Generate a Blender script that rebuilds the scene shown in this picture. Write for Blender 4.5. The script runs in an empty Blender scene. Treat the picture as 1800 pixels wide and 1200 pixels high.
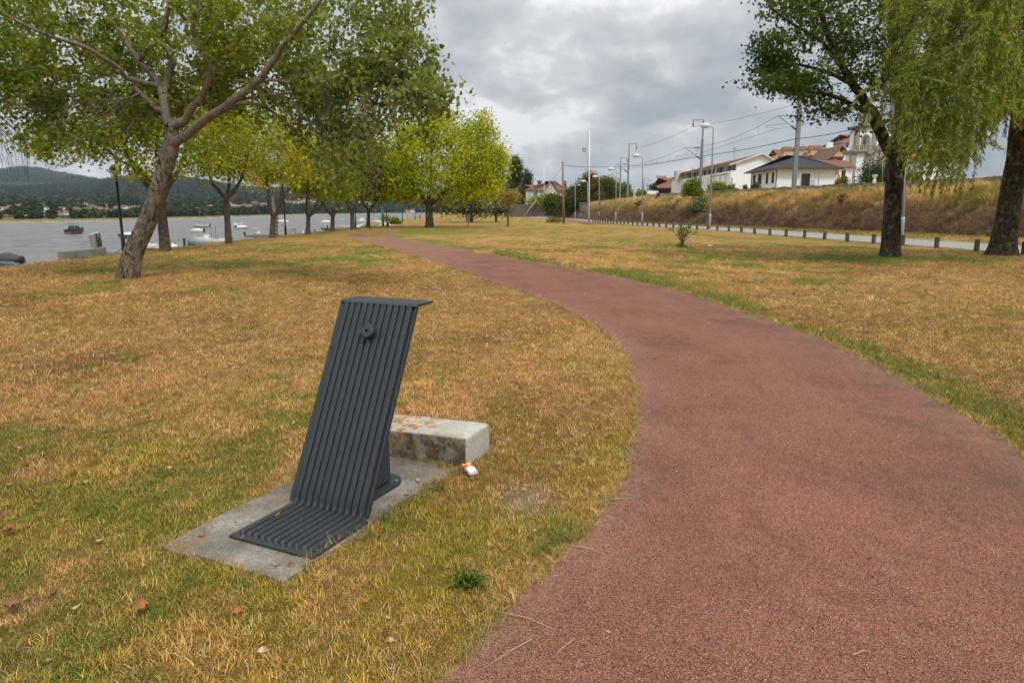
import bpy, bmesh, math, random
import numpy as np
from mathutils import Vector, Matrix
from mathutils.geometry import tessellate_polygon
R = math.radians
rng = np.random.default_rng(7)
random.seed(7)
S = bpy.context.scene
COL = S.collection

# ------------------------------------------------------------------ camera
CAM_H, PITCH, FPX = 1.6, math.atan(230/1200), 1200.0
cam = bpy.data.cameras.new('camera'); cam.lens = 24; cam.sensor_width = 36
cam.clip_start = 0.05; cam.clip_end = 20000
co = bpy.data.objects.new('camera', cam); COL.objects.link(co)
co.location = (0, 0, CAM_H); co.rotation_euler = (R(90)-PITCH, 0, 0)
S.camera = co
# ------------------------------------------------------------------ world + sun
SUN_EL, SUN_AZ = R(52), R(150)      # azimuth clockwise from +Y
w = bpy.data.worlds.new('World'); S.world = w; w.use_nodes = True
nt = w.node_tree; nt.nodes.clear()
def nd(t, typ, **kw):
    n = t.nodes.new(typ)
    for k, v in kw.items(): setattr(n, k, v)
    return n
def mth(t, op, a, b=None, c=None, clamp=False):
    n = t.nodes.new('ShaderNodeMath'); n.operation = op; n.use_clamp = clamp
    for i, v in enumerate((a, b, c)):
        if v is None: continue
        if isinstance(v, (int, float)): n.inputs[i].default_value = v
        else: t.links.new(v, n.inputs[i])
    return n.outputs[0]
def mixc(t, f, a, b, mode='MIX'):
    n = t.nodes.new('ShaderNodeMix'); n.data_type = 'RGBA'; n.blend_type = mode
    for i, v in ((0, f), (6, a), (7, b)):
        if isinstance(v, (int, float)): n.inputs[i].default_value = v
        elif isinstance(v, tuple): n.inputs[i].default_value = v if len(v) == 4 else v+(1,)
        else: t.links.new(v, n.inputs[i])
    return n.outputs[2]
def ramp(t, fac, stops):
    n = t.nodes.new('ShaderNodeValToRGB'); e = n.color_ramp.elements
    while len(e) > 1: e.remove(e[-1])
    for i, (p, c) in enumerate(stops):
        if isinstance(c, (int, float)): c = (c, c, c)
        if i == 0: e[0].position = p; e[0].color = tuple(c)+(1,)
        else:
            x = e.new(p); x.color = tuple(c)+(1,)
    t.links.new(fac, n.inputs[0]); return n.outputs[0]
def noise(t, vec, scale, detail=4, rough=.5, dist=0, out=0):
    n = t.nodes.new('ShaderNodeTexNoise'); n.inputs['Scale'].default_value = scale
    n.inputs['Detail'].default_value = detail; n.inputs['Roughness'].default_value = rough
    n.inputs['Distortion'].default_value = dist
    if vec is not None: t.links.new(vec, n.inputs['Vector'])
    return n.outputs[out]
tc = nd(nt, 'ShaderNodeTexCoord')
sep = nd(nt, 'ShaderNodeSeparateXYZ'); nt.links.new(tc.outputs['Generated'], sep.inputs[0])
zc = mth(nt, 'MAXIMUM', sep.outputs[2], 0.0)
den = mth(nt, 'ADD', zc, 0.42)
u = mth(nt, 'DIVIDE', sep.outputs[0], den); v = mth(nt, 'DIVIDE', sep.outputs[1], den)
cmb = nd(nt, 'ShaderNodeCombineXYZ'); nt.links.new(u, cmb.inputs[0]); nt.links.new(v, cmb.inputs[1])
CV = cmb.outputs[0]
map_ = nd(nt, 'ShaderNodeMapping'); nt.links.new(CV, map_.inputs[0]); map_.inputs['Location'].default_value = (5, 9, 0)
CV = map_.outputs[0]
n1 = noise(nt, CV, 1.9, 4, .5, .2)
n2 = noise(nt, CV, 6.0, 8, .58, .15)
dens = mth(nt, 'ADD', mth(nt, 'MULTIPLY', n1, .66), mth(nt, 'MULTIPLY', n2, .34))
cl = ramp(nt, dens, [(.37, (.36, .40, .435)), (.44, (.44, .475, .505)), (.495, (.56, .58, .60)), (.545, (.70, .715, .725)), (.59, (1.0, 1.0, 1.0))])
sky = nd(nt, 'ShaderNodeTexSky', sky_type='NISHITA'); sky.sun_disc = False
sky.sun_elevation = SUN_EL; sky.sun_rotation = SUN_AZ
# overcast: cloud layer (thicker light overhead, as an overcast sky has), thin blue showing through the sky model
bri = mth(nt, 'ADD', mth(nt, 'MULTIPLY', mth(nt, 'POWER', zc, 1.5), 12.0), 6.3)
clb = nt.nodes.new('ShaderNodeVectorMath'); clb.operation = 'SCALE'; nt.links.new(cl, clb.inputs[0]); nt.links.new(bri, clb.inputs['Scale'])
mx = mixc(nt, .93, sky.outputs[0], clb.outputs[0])
bg = nd(nt, 'ShaderNodeBackground'); bg.inputs[1].default_value = .105
nt.links.new(mx, bg.inputs[0])
wo = nd(nt, 'ShaderNodeOutputWorld'); nt.links.new(bg.outputs[0], wo.inputs[0])
sl = bpy.data.lights.new('sun', 'SUN'); sl.energy = 1.5; sl.angle = R(11); sl.color = (1, .965, .91)
so = bpy.data.objects.new('sun', sl); COL.objects.link(so)
sd = Vector((math.sin(SUN_AZ)*math.cos(SUN_EL), math.cos(SUN_AZ)*math.cos(SUN_EL), math.sin(SUN_EL)))
so.rotation_euler = sd.to_track_quat('Z', 'Y').to_euler()
vs = S.view_settings; S.display_settings.display_device = 'sRGB'
vs.view_transform = 'Standard'; vs.look = 'None'; vs.gamma = 1; vs.exposure = 0.36; vs.use_curve_mapping = False
S.cycles.max_bounces = 6; S.cycles.diffuse_bounces = 3; S.cycles.transparent_max_bounces = 6
S.cycles.use_denoising = True

# ------------------------------------------------------------------ helpers
cP, sP = math.cos(PITCH), math.sin(PITCH)
def ray(px, py):
    a = (px-900)/FPX; b = -(py-600)/FPX
    return np.array([a, cP+b*sP, -sP+b*cP])
def G(px, py, z=0.0):
    r = ray(px, py); return np.array([0, 0, CAM_H]) + r*((z-CAM_H)/r[2])
def at(px, py, y):
    r = ray(px, py); return np.array([0, 0, CAM_H]) + r*(y/r[1])
def V(p): return tuple(float(c) for c in p)
class MB:
    def __init__(s): s.v = []; s.f = []; s.m = []
    def add(s, vs, fs, m=0):
        o = len(s.v); s.v += [tuple(float(c) for c in p) for p in vs]
        s.f += [tuple(i+o for i in f) for f in fs]; s.m += [m]*len(fs); return s
    def box(s, c, d, rz=0, m=0, M=None):
        x, y, z = [q/2 for q in d]; ca, sa = math.cos(rz), math.sin(rz)
        P = []
        for dz in (-z, z):
            for dx, dy in ((-x, -y), (x, -y), (x, y), (-x, y)):
                p = (c[0]+dx*ca-dy*sa, c[1]+dx*sa+dy*ca, c[2]+dz)
                P.append(p)
        if M is not None: P = [M @ Vector(p) for p in P]
        return s.add(P, [(3, 2, 1, 0), (4, 5, 6, 7), (0, 1, 5, 4), (1, 2, 6, 5), (2, 3, 7, 6), (3, 0, 4, 7)], m)
    def rng(s, x0, x1, y0, y1, z0, z1, m=0):
        return s.box(((x0+x1)/2, (y0+y1)/2, (z0+z1)/2), (abs(x1-x0), abs(y1-y0), abs(z1-z0)), 0, m)
    def tube(s, pts, rad, n=8, cap=True, m=0):
        pts = [Vector(V(p)) for p in pts]
        if not hasattr(rad, '__len__'): rad = [rad]*len(pts)
        rings = []; t0 = (pts[1]-pts[0]).normalized()
        a = t0.orthogonal().normalized()
        for i, p in enumerate(pts):
            t = (pts[min(i+1, len(pts)-1)]-pts[max(i-1, 0)])
            if t.length < 1e-9: t = t0.copy()
            t.normalize(); a = (a - t*a.dot(t))
            if a.length < 1e-6: a = t.orthogonal()
            a.normalize(); b = t.cross(a)
            rings.append([p+(a*math.cos(2*math.pi*k/n)+b*math.sin(2*math.pi*k/n))*rad[i] for k in range(n)])
        vs = [q for r in rings for q in r]; fs = []
        for i in range(len(pts)-1):
            for k in range(n):
                fs.append((i*n+k, i*n+(k+1) % n, (i+1)*n+(k+1) % n, (i+1)*n+k))
        if cap: fs += [tuple(reversed(range(n))), tuple((len(pts)-1)*n+k for k in range(n))]
        return s.add(vs, fs, m)
    def lathe(s, prof, c=(0, 0, 0), n=16, m=0, M=None):
        vs = []; fs = []
        for r, z in prof:
            for k in range(n):
                a = 2*math.pi*k/n; p = Vector((c[0]+r*math.cos(a), c[1]+r*math.sin(a), c[2]+z))
                vs.append(M @ p if M is not None else p)
        for i in range(len(prof)-1):
            for k in range(n): fs.append((i*n+k, i*n+(k+1) % n, (i+1)*n+(k+1) % n, (i+1)*n+k))
        fs += [tuple(reversed(range(n))), tuple((len(prof)-1)*n+k for k in range(n))]
        return s.add(vs, fs, m)
    def prism(s, poly, vec, m=0):
        n = len(poly); vec = Vector(V(vec)); A = [Vector(V(p)) for p in poly]; B = [p+vec for p in A]
        fs = [tuple(range(n)), tuple(reversed(range(n, 2*n)))]
        for k in range(n): fs.append((k, (k+1) % n, n+(k+1) % n, n+k))
        fs = [tuple(reversed(f)) for f in fs]
        return s.add(A+B, fs, m)
    def build(s, name, mat, parent=None, smooth=False, bevel=0, recalc=True):
        me = bpy.data.meshes.new(name); me.from_pydata(s.v, [], s.f); me.update()
        if recalc or bevel:
            bm = bmesh.new(); bm.from_mesh(me)
            if recalc: bmesh.ops.recalc_face_normals(bm, faces=bm.faces)
            if bevel: bmesh.ops.bevel(bm, geom=bm.edges[:], offset=bevel, segments=2, affect='EDGES', profile=.6)
            bm.to_mesh(me); bm.free()
        for q in (mat if isinstance(mat, (list, tuple)) else [mat]): me.materials.append(q)
        if isinstance(mat, (list, tuple)) and not bevel: me.polygons.foreach_set('material_index', s.m)
        if smooth: me.polygons.foreach_set('use_smooth', [True]*len(me.polygons))
        return link(me, name, parent)
def link(me, name, parent=None):
    o = bpy.data.objects.new(name, me); COL.objects.link(o)
    if parent: o.parent = parent; o.matrix_parent_inverse = parent.matrix_basis.inverted()
    return o
def empty(name, loc, label, cat, group=None, rz=0):
    o = bpy.data.objects.new(name, None); COL.objects.link(o); o.location = V(loc); o.rotation_euler[2] = rz
    o.empty_display_size = .2
    return tag(o, label, cat, group)
def tag(o, label=None, cat=None, group=None, kind=None):
    if label: o['label'] = label
    if cat: o['category'] = cat
    if group: o['group'] = group
    if kind: o['kind'] = kind
    return o
def struct(o, label=None): return tag(o, label, None, None, 'structure')
def copy_tree(o, parent=None):
    c = o.copy(); COL.objects.link(c)
    if parent: c.parent = parent
    for ch in list(o.children): copy_tree(ch, c)
    return c
ORD = ['first', 'second', 'third', 'fourth', 'fifth', 'sixth', 'seventh', 'eighth', 'ninth', 'tenth', 'eleventh', 'twelfth', 'thirteenth', 'fourteenth', 'fifteenth', 'sixteenth', 'seventeenth', 'eighteenth', 'nineteenth', 'twentieth', 'twenty-first', 'twenty-second', 'twenty-third', 'twenty-fourth', 'twenty-fifth', 'twenty-sixth', 'twenty-seventh', 'twenty-eighth', 'twenty-ninth', 'thirtieth', 'thirty-first', 'thirty-second', 'thirty-third', 'thirty-fourth', 'thirty-fifth', 'thirty-sixth', 'thirty-seventh', 'thirty-eighth', 'thirty-ninth', 'fortieth', 'forty-first', 'forty-second', 'forty-third', 'forty-fourth', 'forty-fifth', 'forty-sixth', 'forty-seventh', 'forty-eighth', 'forty-ninth', 'fiftieth']

def new_mat(name):
    m = bpy.data.materials.new(name); m.use_nodes = True; t = m.node_tree
    b = t.nodes['Principled BSDF']; return m, t, b
def bump(t, b, h, strength=.3, dist=.01):
    n = t.nodes.new('ShaderNodeBump'); n.inputs['Strength'].default_value = strength; n.inputs['Distance'].default_value = dist
    t.links.new(h, n.inputs['Height']); t.links.new(n.outputs[0], b.inputs['Normal'])
def objco(t, kind='Object', scale=None):
    n = t.nodes.new('ShaderNodeTexCoord'); o = n.outputs[kind]
    if scale:
        mp = t.nodes.new('ShaderNodeMapping'); mp.inputs['Scale'].default_value = scale; t.links.new(o, mp.inputs[0]); o = mp.outputs[0]
    return o
def plain(name, col, rough=.7, var=.25, scale=6, metal=0, bmp=0, bscale=60, dirt=None, stretch=None):
    """a weathered single-colour material: two octaves of tonal mottling, optional dirt patches and fine relief"""
    m, t, b = new_mat(name); oc = objco(t, 'Object', stretch)
    a = noise(t, oc, scale, 5, .6); f = noise(t, oc, scale*9, 3, .6)
    k = mth(t, 'ADD', mth(t, 'MULTIPLY', mth(t, 'SUBTRACT', a, .5), var*2), mth(t, 'MULTIPLY', mth(t, 'SUBTRACT', f, .5), var))
    k = mth(t, 'ADD', k, 1.0)
    vm = t.nodes.new('ShaderNodeVectorMath'); vm.operation = 'SCALE'; vm.inputs[0].default_value = col; t.links.new(k, vm.inputs['Scale'])
    c = vm.outputs[0]
    if dirt:
        d = ramp(t, noise(t, oc, scale*.6, 7, .65), [(.52, 0), (.66, 1)])
        d = mth(t, 'MULTIPLY', d, dirt[1]); c = mixc(t, d, c, dirt[0])
    t.links.new(c, b.inputs['Base Color'])
    b.inputs['Roughness'].default_value = rough; b.inputs['Metallic'].default_value = metal
    if bmp: bump(t, b, noise(t, oc, bscale, 4, .6), bmp, .01)
    return m

# numpy value noise -------------------------------------------------------
def vnoise(x, y, seed=0):
    x = np.asarray(x, float); y = np.asarray(y, float)
    xi = np.floor(x).astype(np.int64); yi = np.floor(y).astype(np.int64); fx = x-xi; fy = y-yi
    fx = fx*fx*(3-2*fx); fy = fy*fy*(3-2*fy)
    def h(a, b):
        n = (a*374761393 + b*668265263 + seed*1442695041) & 0x7fffffff
        n = ((n ^ (n >> 13))*1274126177) & 0x7fffffff
        return ((n ^ (n >> 16)) & 0xffff)/65535.0
    return (h(xi, yi)*(1-fx)+h(xi+1, yi)*fx)*(1-fy)+(h(xi, yi+1)*(1-fx)+h(xi+1, yi+1)*fx)*fy
def fbm(x, y, o=4, seed=0, g=.5):
    s = 0; a = 1; tot = 0
    for i in range(o):
        s = s+a*vnoise(x*2**i, y*2**i, seed+i*17); tot += a; a *= g
    return s/tot
def sstep(a, b, x): t = np.clip((x-a)/(b-a), 0, 1); return t*t*(3-2*t)
def inpoly(x, y, poly):
    ins = np.zeros(np.shape(x), bool); n = len(poly)
    for i in range(n):
        x0, y0 = poly[i][:2]; x1, y1 = poly[(i+1) % n][:2]
        c = ((y0 > y) != (y1 > y)) & (x < (x1-x0)*(y-y0)/((y1-y0) if y1 != y0 else 1e-9)+x0)
        ins ^= c
    return ins
def dline(x, y, pl):
    d = np.full(np.shape(x), 1e9)
    for (ax, ay), (bx, by) in zip([p[:2] for p in pl[:-1]], [p[:2] for p in pl[1:]]):
        l = (bx-ax)**2+(by-ay)**2+1e-12
        t = np.clip(((x-ax)*(bx-ax)+(y-ay)*(by-ay))/l, 0, 1)
        d = np.minimum(d, np.hypot(x-ax-t*(bx-ax), y-ay-t*(by-ay)))
    return d
def catmull(P, n=6):
    P = [np.array(p, float) for p in P]; out = []
    for i in range(len(P)-1):
        p0 = P[max(i-1, 0)]; p1 = P[i]; p2 = P[i+1]; p3 = P[min(i+2, len(P)-1)]
        for k in range(n):
            t = k/n
            out.append(.5*((2*p1)+(-p0+p2)*t+(2*p0-5*p1+4*p2-p3)*t*t+(-p0+3*p1-3*p2+p3)*t**3))
    out.append(P[-1]); return out

# ------------------------------------------------------------------ path outline (world, metres)
PL_PX = [(640, 1290), (700, 1250), (760, 1200), (850, 1108), (925, 1035), (1000, 960), (1050, 905), (1085, 850), (1103, 800), (1114, 740), (1112, 680), (1100, 630), (1080, 600), (1050, 575), (1010, 552), (960, 530), (900, 508), (850, 490), (800, 472), (750, 457), (700, 442), (660, 431), (630, 423), (612, 416.5)]
TIP_PX = [(608, 413.5), (622, 411), (650, 409), (680, 407.5), (702, 406)]
PR_PX = [(712, 405.9), (700, 408.5), (688, 414), (700, 418), (735, 424), (800, 435), (900, 454), (1000, 471), (1100, 490), (1200, 514), (1300, 547), (1400, 581), (1500, 624), (1600, 676), (1700, 735), (1800, 800), (1900, 870), (2100, 1010), (2300, 1200)]
def gpl(px): return [G(a, b)[:2] for a, b in px]
PATH_L = catmull(gpl(PL_PX), 8); PATH_R = catmull(gpl(PR_PX), 8); PATH_T = catmull(gpl(TIP_PX), 4)
def wob(P, amp, seed):
    P = np.array(P); s = np.concatenate([[0], np.cumsum(np.hypot(*np.diff(P, axis=0).T))])
    L = np.arange(0, s[-1], .05) if s[-1] < 40 else np.unique(np.concatenate([np.arange(0, 40, .05), np.arange(40, s[-1], .4)]))
    X = np.interp(L, s, P[:, 0]); Yv = np.interp(L, s, P[:, 1])
    return np.stack([X+amp*(fbm(L*2.2, L*0+.5, 4, seed)-.5), Yv+amp*(fbm(L*2.2, L*0+7.5, 4, seed+3)-.5)], 1)
PATH = np.concatenate([wob(PATH_L, .15, 1), np.array(PATH_T), wob(PATH_R, .15, 9), np.array([[12, .2], [5, -3], [-1, -3], [-1.2, .5]])])
PATH_Rl = np.array(PATH_R)
SLAB = [(-1.684, 3.039), (-1.35, 2.885), (-.995, 2.732), (-.88, 2.95), (-.786, 3.125), (-.69, 3.34), (-.627, 3.521), (-.50, 3.76), (-.36, 4.02), (-.9, 4.35), (-1.12, 4.3), (-1.318, 3.85), (-1.523, 3.414)]
BW = np.array([.905, -.425, 0]); BB = np.array([.425, .905, 0]); FC = np.array([-.978, 3.39, 0.0])

# ------------------------------------------------------------------ terrain
SHORE = np.array([(-60, -14.9), (0, -14.6), (62, -14.9), (68, -15), (74, -13.6), (84, -14.5), (95, -19), (112, -22), (160, -23), (220, -26), (320, -34), (420, -30), (520, -5), (600, 60), (1500, 200)])
def shore_x(y): return np.interp(y, SHORE[:, 0], SHORE[:, 1])
def hgt(x, y):
    d = np.maximum(shore_x(y)-x, 0)
    z = -np.where(d < 1.2, .12*d*d, .173+.6*(d-1.2))
    z = np.maximum(z, -6.5)
    z = z+np.where(d > 0, 0, .012*(fbm(x*.8, y*.8, 3, 5)-.5)*sstep(14, 30, y)*4)
    return z
C_TAN = np.array([.57, .325, .110]); C_GRN = np.array([.205, .245, .028]); C_YEL = np.array([.43, .325, .026]); C_BRN = np.array([.37, .185, .07])
GREENS = [(440, 462, 90, 5, .9), (560, 456, 70, 4, .8), (380, 470, 120, 5, .5), (250, 515, 200, 8, .35), (330, 505, 60, 5, .4), (1290, 455, 200, 8, .3), (1650, 456, 160, 6, .7), (1500, 452, 120, 5, .5), (1090, 480, 90, 6, .6), (820, 1030, 16, 7, .5), (960, 950, 60, 25, .3), (700, 930, 40, 15, .6), (1000, 940, 35, 20, .5), (1460, 560, 40, 12, .3), (780, 405, 90, 4, .7)]
GW = []
for px, py, rx, ry, s in GREENS:
    c = G(px, py); GW.append((c[0], c[1], abs(G(px+rx, py)[0]-c[0]), abs(G(px, max(py-ry, 380))[1]-c[1]), s))
def gcol(x, y):
    a = fbm(x*.55+3, y*.33+1, 4, 31); b = fbm(x*1.7, y*1.1+4, 4, 57); c = fbm(x*5, y*4, 3, 77); e = fbm(x*.16, y*.1, 3, 91)
    g = .17+1.5*(a-.5)+1.3*(b-.5)+1.3*(c-.5)
    g = g+.46*(1-sstep(3.3, 5.5, y))+.12*(1-sstep(-3, -.5, x))*(1-sstep(3.5, 6, y)) - .12*sstep(5, 8, y)*(1-sstep(14, 22, y)) + .12*sstep(20, 30, y)
    for cx, cy, rx, ry, s in GW: g = g+s*np.exp(-((x-cx)/rx)**2-((y-cy)/ry)**2)
    dr = dline(x, y, PATH_Rl[::4])
    side = (~inpoly(x, y, PATH[::6]))
    g = g+side*1.3*np.clip(2.6*(fbm(x*.8+1, y*.8, 3, 19)-.30), 0, .85)*np.exp(-((dr-.28)/(.2+.02*y))**2)*(x > -9)
    g = np.clip(g, 0, 1)
    br = np.clip(2.4*(fbm(x*.9+9, y*.7, 4, 13)-.47), 0, .8)*(1-.35*(1-sstep(3, 5, y)))
    ye = np.clip(2.6*(fbm(x*1.3+2, y*.9+8, 4, 23)-.42), 0, 1)*(.35+.6*(1-sstep(3.5, 7, y)))
    col = C_TAN[None]*(1+.5*(e-.5))[:, None]
    col = col*(1-br[:, None])+C_BRN*br[:, None]
    ye = ye[:, None]; col = col*(1-ye)+C_YEL*ye
    soil = (np.exp(-((x-G(928, 878)[0])/.15)**2-((y-G(928, 878)[1])/.21)**2)*(fbm(x*9, y*9, 3, 3)+.4))[:, None]; col = col*(1-soil.clip(0, 1))+np.array([.62, .42, .27])*soil.clip(0, 1)
    gg = (sstep(.18, .8, g)*(.45+.42*sstep(9, 20, y)))[:, None]; col = col*(1-gg)+C_GRN*gg
    return col, g
def grid_axes():
    def geo(a, b, s0, k):
        out = [a]; s = s0; d = 1 if b > a else -1
        while (b-out[-1])*d > 0: out.append(out[-1]+s*d); s *= k
        return out
    xs = sorted(set(list(np.arange(-16, 9, .13))+geo(9, 3000, .15, 1.06)[1:]+geo(-16.1, -45, .2, 1.1)))
    ys = sorted(set(list(np.arange(1.2, 12, .13))+geo(12, 3000, .15, 1.03)[1:]+geo(1.2, -60, .3, 1.2)[1:]))
    return np.array(xs), np.array(ys)
def sheet(name, X, Yg, Z, mat, col=None, kind='structure'):
    ny, nx = X.shape; vs = np.stack([X.ravel(), Yg.ravel(), Z.ravel()], 1).astype(np.float32)
    i = (np.arange(ny-1)[:, None]*nx+np.arange(nx-1)[None]).ravel()
    F = np.stack([i, i+1, i+nx+1, i+nx], 1).astype(np.int32)
    me = mesh_np(name, vs, F)
    if col is not None:
        a = me.attributes.new('gcol', 'FLOAT_VECTOR', 'POINT'); a.data.foreach_set('vector', col.astype(np.float32).ravel())
    me.materials.append(mat); me.polygons.foreach_set('use_smooth', np.ones(len(F), bool))
    o = link(me, name); o['kind'] = kind; return o
def mesh_np(name, vs, F):
    me = bpy.data.meshes.new(name); me.vertices.add(len(vs)); me.vertices.foreach_set('co', np.ascontiguousarray(vs, np.float32).ravel())
    k = F.shape[1]; me.loops.add(F.size); me.loops.foreach_set('vertex_index', np.ascontiguousarray(F, np.int32).ravel())
    me.polygons.add(len(F)); me.polygons.foreach_set('loop_start', np.arange(0, F.size, k, dtype=np.int32))
    me.update(calc_edges=True); return me

M = {}
def attr(t, name, kind='GEOMETRY'):
    n = t.nodes.new('ShaderNodeAttribute'); n.attribute_name = name; n.attribute_type = kind; return n
# lawn soil/thatch
m, t, b = new_mat('lawn_thatch'); oc = objco(t)
gc = attr(t, 'gcol').outputs['Vector']
f1 = noise(t, oc, 14, 6, .7); f2 = noise(t, oc, 70, 5, .75); f3 = noise(t, oc, 2.2, 5, .6)
k = mth(t, 'ADD', mth(t, 'MULTIPLY', f1, .8), mth(t, 'MULTIPLY', f2, 1.1)); k = mth(t, 'ADD', k, mth(t, 'MULTIPLY', f3, .4))
k = mth(t, 'SUBTRACT', k, .28)
vm = t.nodes.new('ShaderNodeVectorMath'); vm.operation = 'SCALE'; t.links.new(gc, vm.inputs[0]); t.links.new(k, vm.inputs['Scale'])
t.links.new(vm.outputs[0], b.inputs['Base Color']); b.inputs['Roughness'].default_value = .95; b.inputs['Specular IOR Level'].default_value = .1
bump(t, b, mth(t, 'ADD', f2, f1), .8, .03)
M['lawn'] = m
xs, ys = grid_axes(); X, Yg = np.meshgrid(xs, ys)
Z = hgt(X, Yg); gc_, gm_ = gcol(X.ravel(), Yg.ravel())
gc_ = gc_*(.52+.26*sstep(6, 26, Yg)).ravel()[:, None]
# bare earth and stones on the river bank
bk = sstep(.5, 1.6, np.maximum(shore_x(Yg)-X, 0)).ravel()[:, None]; gc_ = gc_*(1-bk)+np.array([.16, .14, .11])*bk
struct(sheet('ground', X, Yg, Z, M['lawn'], gc_), 'dry brown and green mown lawn running down to the river bank')

# red path --------------------------------------------------------------
m, t, b = new_mat('red_asphalt'); oc = objco(t)
vo = nd(t, 'ShaderNodeTexVoronoi'); vo.inputs['Scale'].default_value = 260; t.links.new(oc, vo.inputs['Vector'])
vcol = nd(t, 'ShaderNodeSeparateColor'); t.links.new(vo.outputs['Color'], vcol.inputs[0])
sp = ramp(t, vcol.outputs[0], [(0, (.045, .021, .015)), (.2, (.095, .041, .029)), (.5, (.200, .080, .052)), (.8, (.262, .114, .076)), (.98, (.30, .145, .10)), (.998, (.45, .35, .27))])
big = noise(t, oc, .9, 5, .6); mid = noise(t, oc, 9, 5, .7)
st_ = ramp(t, noise(t, objco(t, 'Object', (1, .35, 1)), 1.6, 6, .7, .6), [(.5, 0), (.68, 1)])
k = mth(t, 'ADD', mth(t, 'MULTIPLY', big, 1.0), mth(t, 'MULTIPLY', mid, .7)); k = mth(t, 'ADD', k, .50); k = mth(t, 'SUBTRACT', k, mth(t, 'MULTIPLY', st_, .30))
vm = t.nodes.new('ShaderNodeVectorMath'); vm.operation = 'SCALE'; t.links.new(sp, vm.inputs[0]); t.links.new(k, vm.inputs['Scale'])
ed = attr(t, 'gcol').outputs['Vector']; ex = nd(t, 'ShaderNodeSeparateXYZ'); t.links.new(ed, ex.inputs[0])
dn = mth(t, 'MULTIPLY', ex.outputs[0], ramp(t, noise(t, oc, 2.5, 6, .65), [(.42, 0), (.62, 1)]))
c2 = mixc(t, mth(t, 'MULTIPLY', dn, .6), vm.outputs[0], (.10, .07, .055))
dust = mth(t, 'MULTIPLY', ex.outputs[1], ramp(t, noise(t, oc, 16, 5, .7), [(.4, 0), (.7, 1)]))
c2 = mixc(t, mth(t, 'MULTIPLY', dust, .6), c2, (.36, .25, .15))
t.links.new(c2, b.inputs['Base Color']); b.inputs['Roughness'].default_value = .9; b.inputs['Specular IOR Level'].default_value = .2
bump(t, b, mth(t, 'ADD', vo.outputs['Distance'], mth(t, 'MULTIPLY', noise(t, oc, 240, 3, .6), .6)), .7, .006)
M['path'] = m
def flat_poly(name, poly, z, mat, dx=None, col=None):
    P = [Vector((float(p[0]), float(p[1]), 0)) for p in poly]
    tri = tessellate_polygon([P]); vs = np.array([(p.x, p.y, z) for p in P])
    me = mesh_np(name, vs, np.array(tri)); me.materials.append(mat)
    bm = bmesh.new(); bm.from_mesh(me); bmesh.ops.recalc_face_normals(bm, faces=bm.faces)
    if sum(f.normal.z for f in bm.faces) < 0: bmesh.ops.reverse_faces(bm, faces=bm.faces)
    bm.to_mesh(me); bm.free()
    return link(me, name)
# the path as cross strips so that its edge zones carry a wear mask
def path_strip():
    fl = wob(PATH_L, .10, 1); fr = wob(PATH_R, .10, 9)[::-1]   # both run away from the camera after the reversal
    me_o = flat_poly('red_path', PATH, .008, M['path'])
    me = me_o.data; bm = bmesh.new(); bm.from_mesh(me)
    # inner vertices: cut the sheet with a regular grid of planes near the camera for the wear mask
    for ax, rngv in ((0, np.arange(-1.5, 9, .35)), (1, np.concatenate([np.arange(1.4, 12, .35), np.arange(12, 60, 1.5)]))):
        for c in rngv:
            pc = [0, 0, 0]; pc[ax] = float(c); pn = [0, 0, 0]; pn[ax] = 1
            bmesh.ops.bisect_plane(bm, geom=bm.verts[:]+bm.edges[:]+bm.faces[:], plane_co=pc, plane_no=pn)
    bm.to_mesh(me); bm.free()
    n = len(me.vertices); c = np.empty(n*3, np.float32); me.vertices.foreach_get('co', c); c = c.reshape(-1, 3)
    dr = dline(c[:, 0], c[:, 1], PATH_Rl[::2]); dl = dline(c[:, 0], c[:, 1], np.array(PATH_L)[::2])
    A = np.zeros((n, 3), np.float32); A[:, 0] = np.exp(-(dr/.55)**2); A[:, 1] = np.exp(-(np.minimum(dl, dr)/.12)**2)
    a = me.attributes.new('gcol', 'FLOAT_VECTOR', 'POINT'); a.data.foreach_set('vector', A.ravel())
    return me_o
struct(path_strip(), 'reddish brown asphalt footpath curving through the lawn')

# water -------------------------------------------------------------------
WZ = -3.4
m, t, b = new_mat('river_water'); oc = objco(t, 'Object', (1, .55, 1))
b.inputs['Base Color'].default_value = (.19, .18, .165, 1); b.inputs['Roughness'].default_value = .3; b.inputs['IOR'].default_value = 1.25; b.inputs['Specular Tint'].default_value = (.86, .84, .82, 1)
h = mth(t, 'ADD', mth(t, 'MULTIPLY', noise(t, oc, .55, 6, .7, .6), 1.0), mth(t, 'MULTIPLY', noise(t, oc, .07, 5, .65), 3.0))
bump(t, b, h, 1.0, .9)
wc = mixc(t, ramp(t, noise(t, objco(t, 'Object', (.5, 1.6, 1)), .35, 7, .75, .8), [(.38, 0), (.62, 1)]), (.08, .078, .07), (.27, .26, .24)); t.links.new(wc, b.inputs['Base Color'])
M['water'] = m
mb = MB(); mb.add([(-4000, -200, WZ), (-12, -200, WZ), (400, 600, WZ), (400, 1700, WZ), (-4000, 5000, WZ)], [(0, 1, 2, 3, 4)])
struct(mb.build('river', M['water']), 'wide grey river with small ripples')
HAZE = 0.00007
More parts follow.
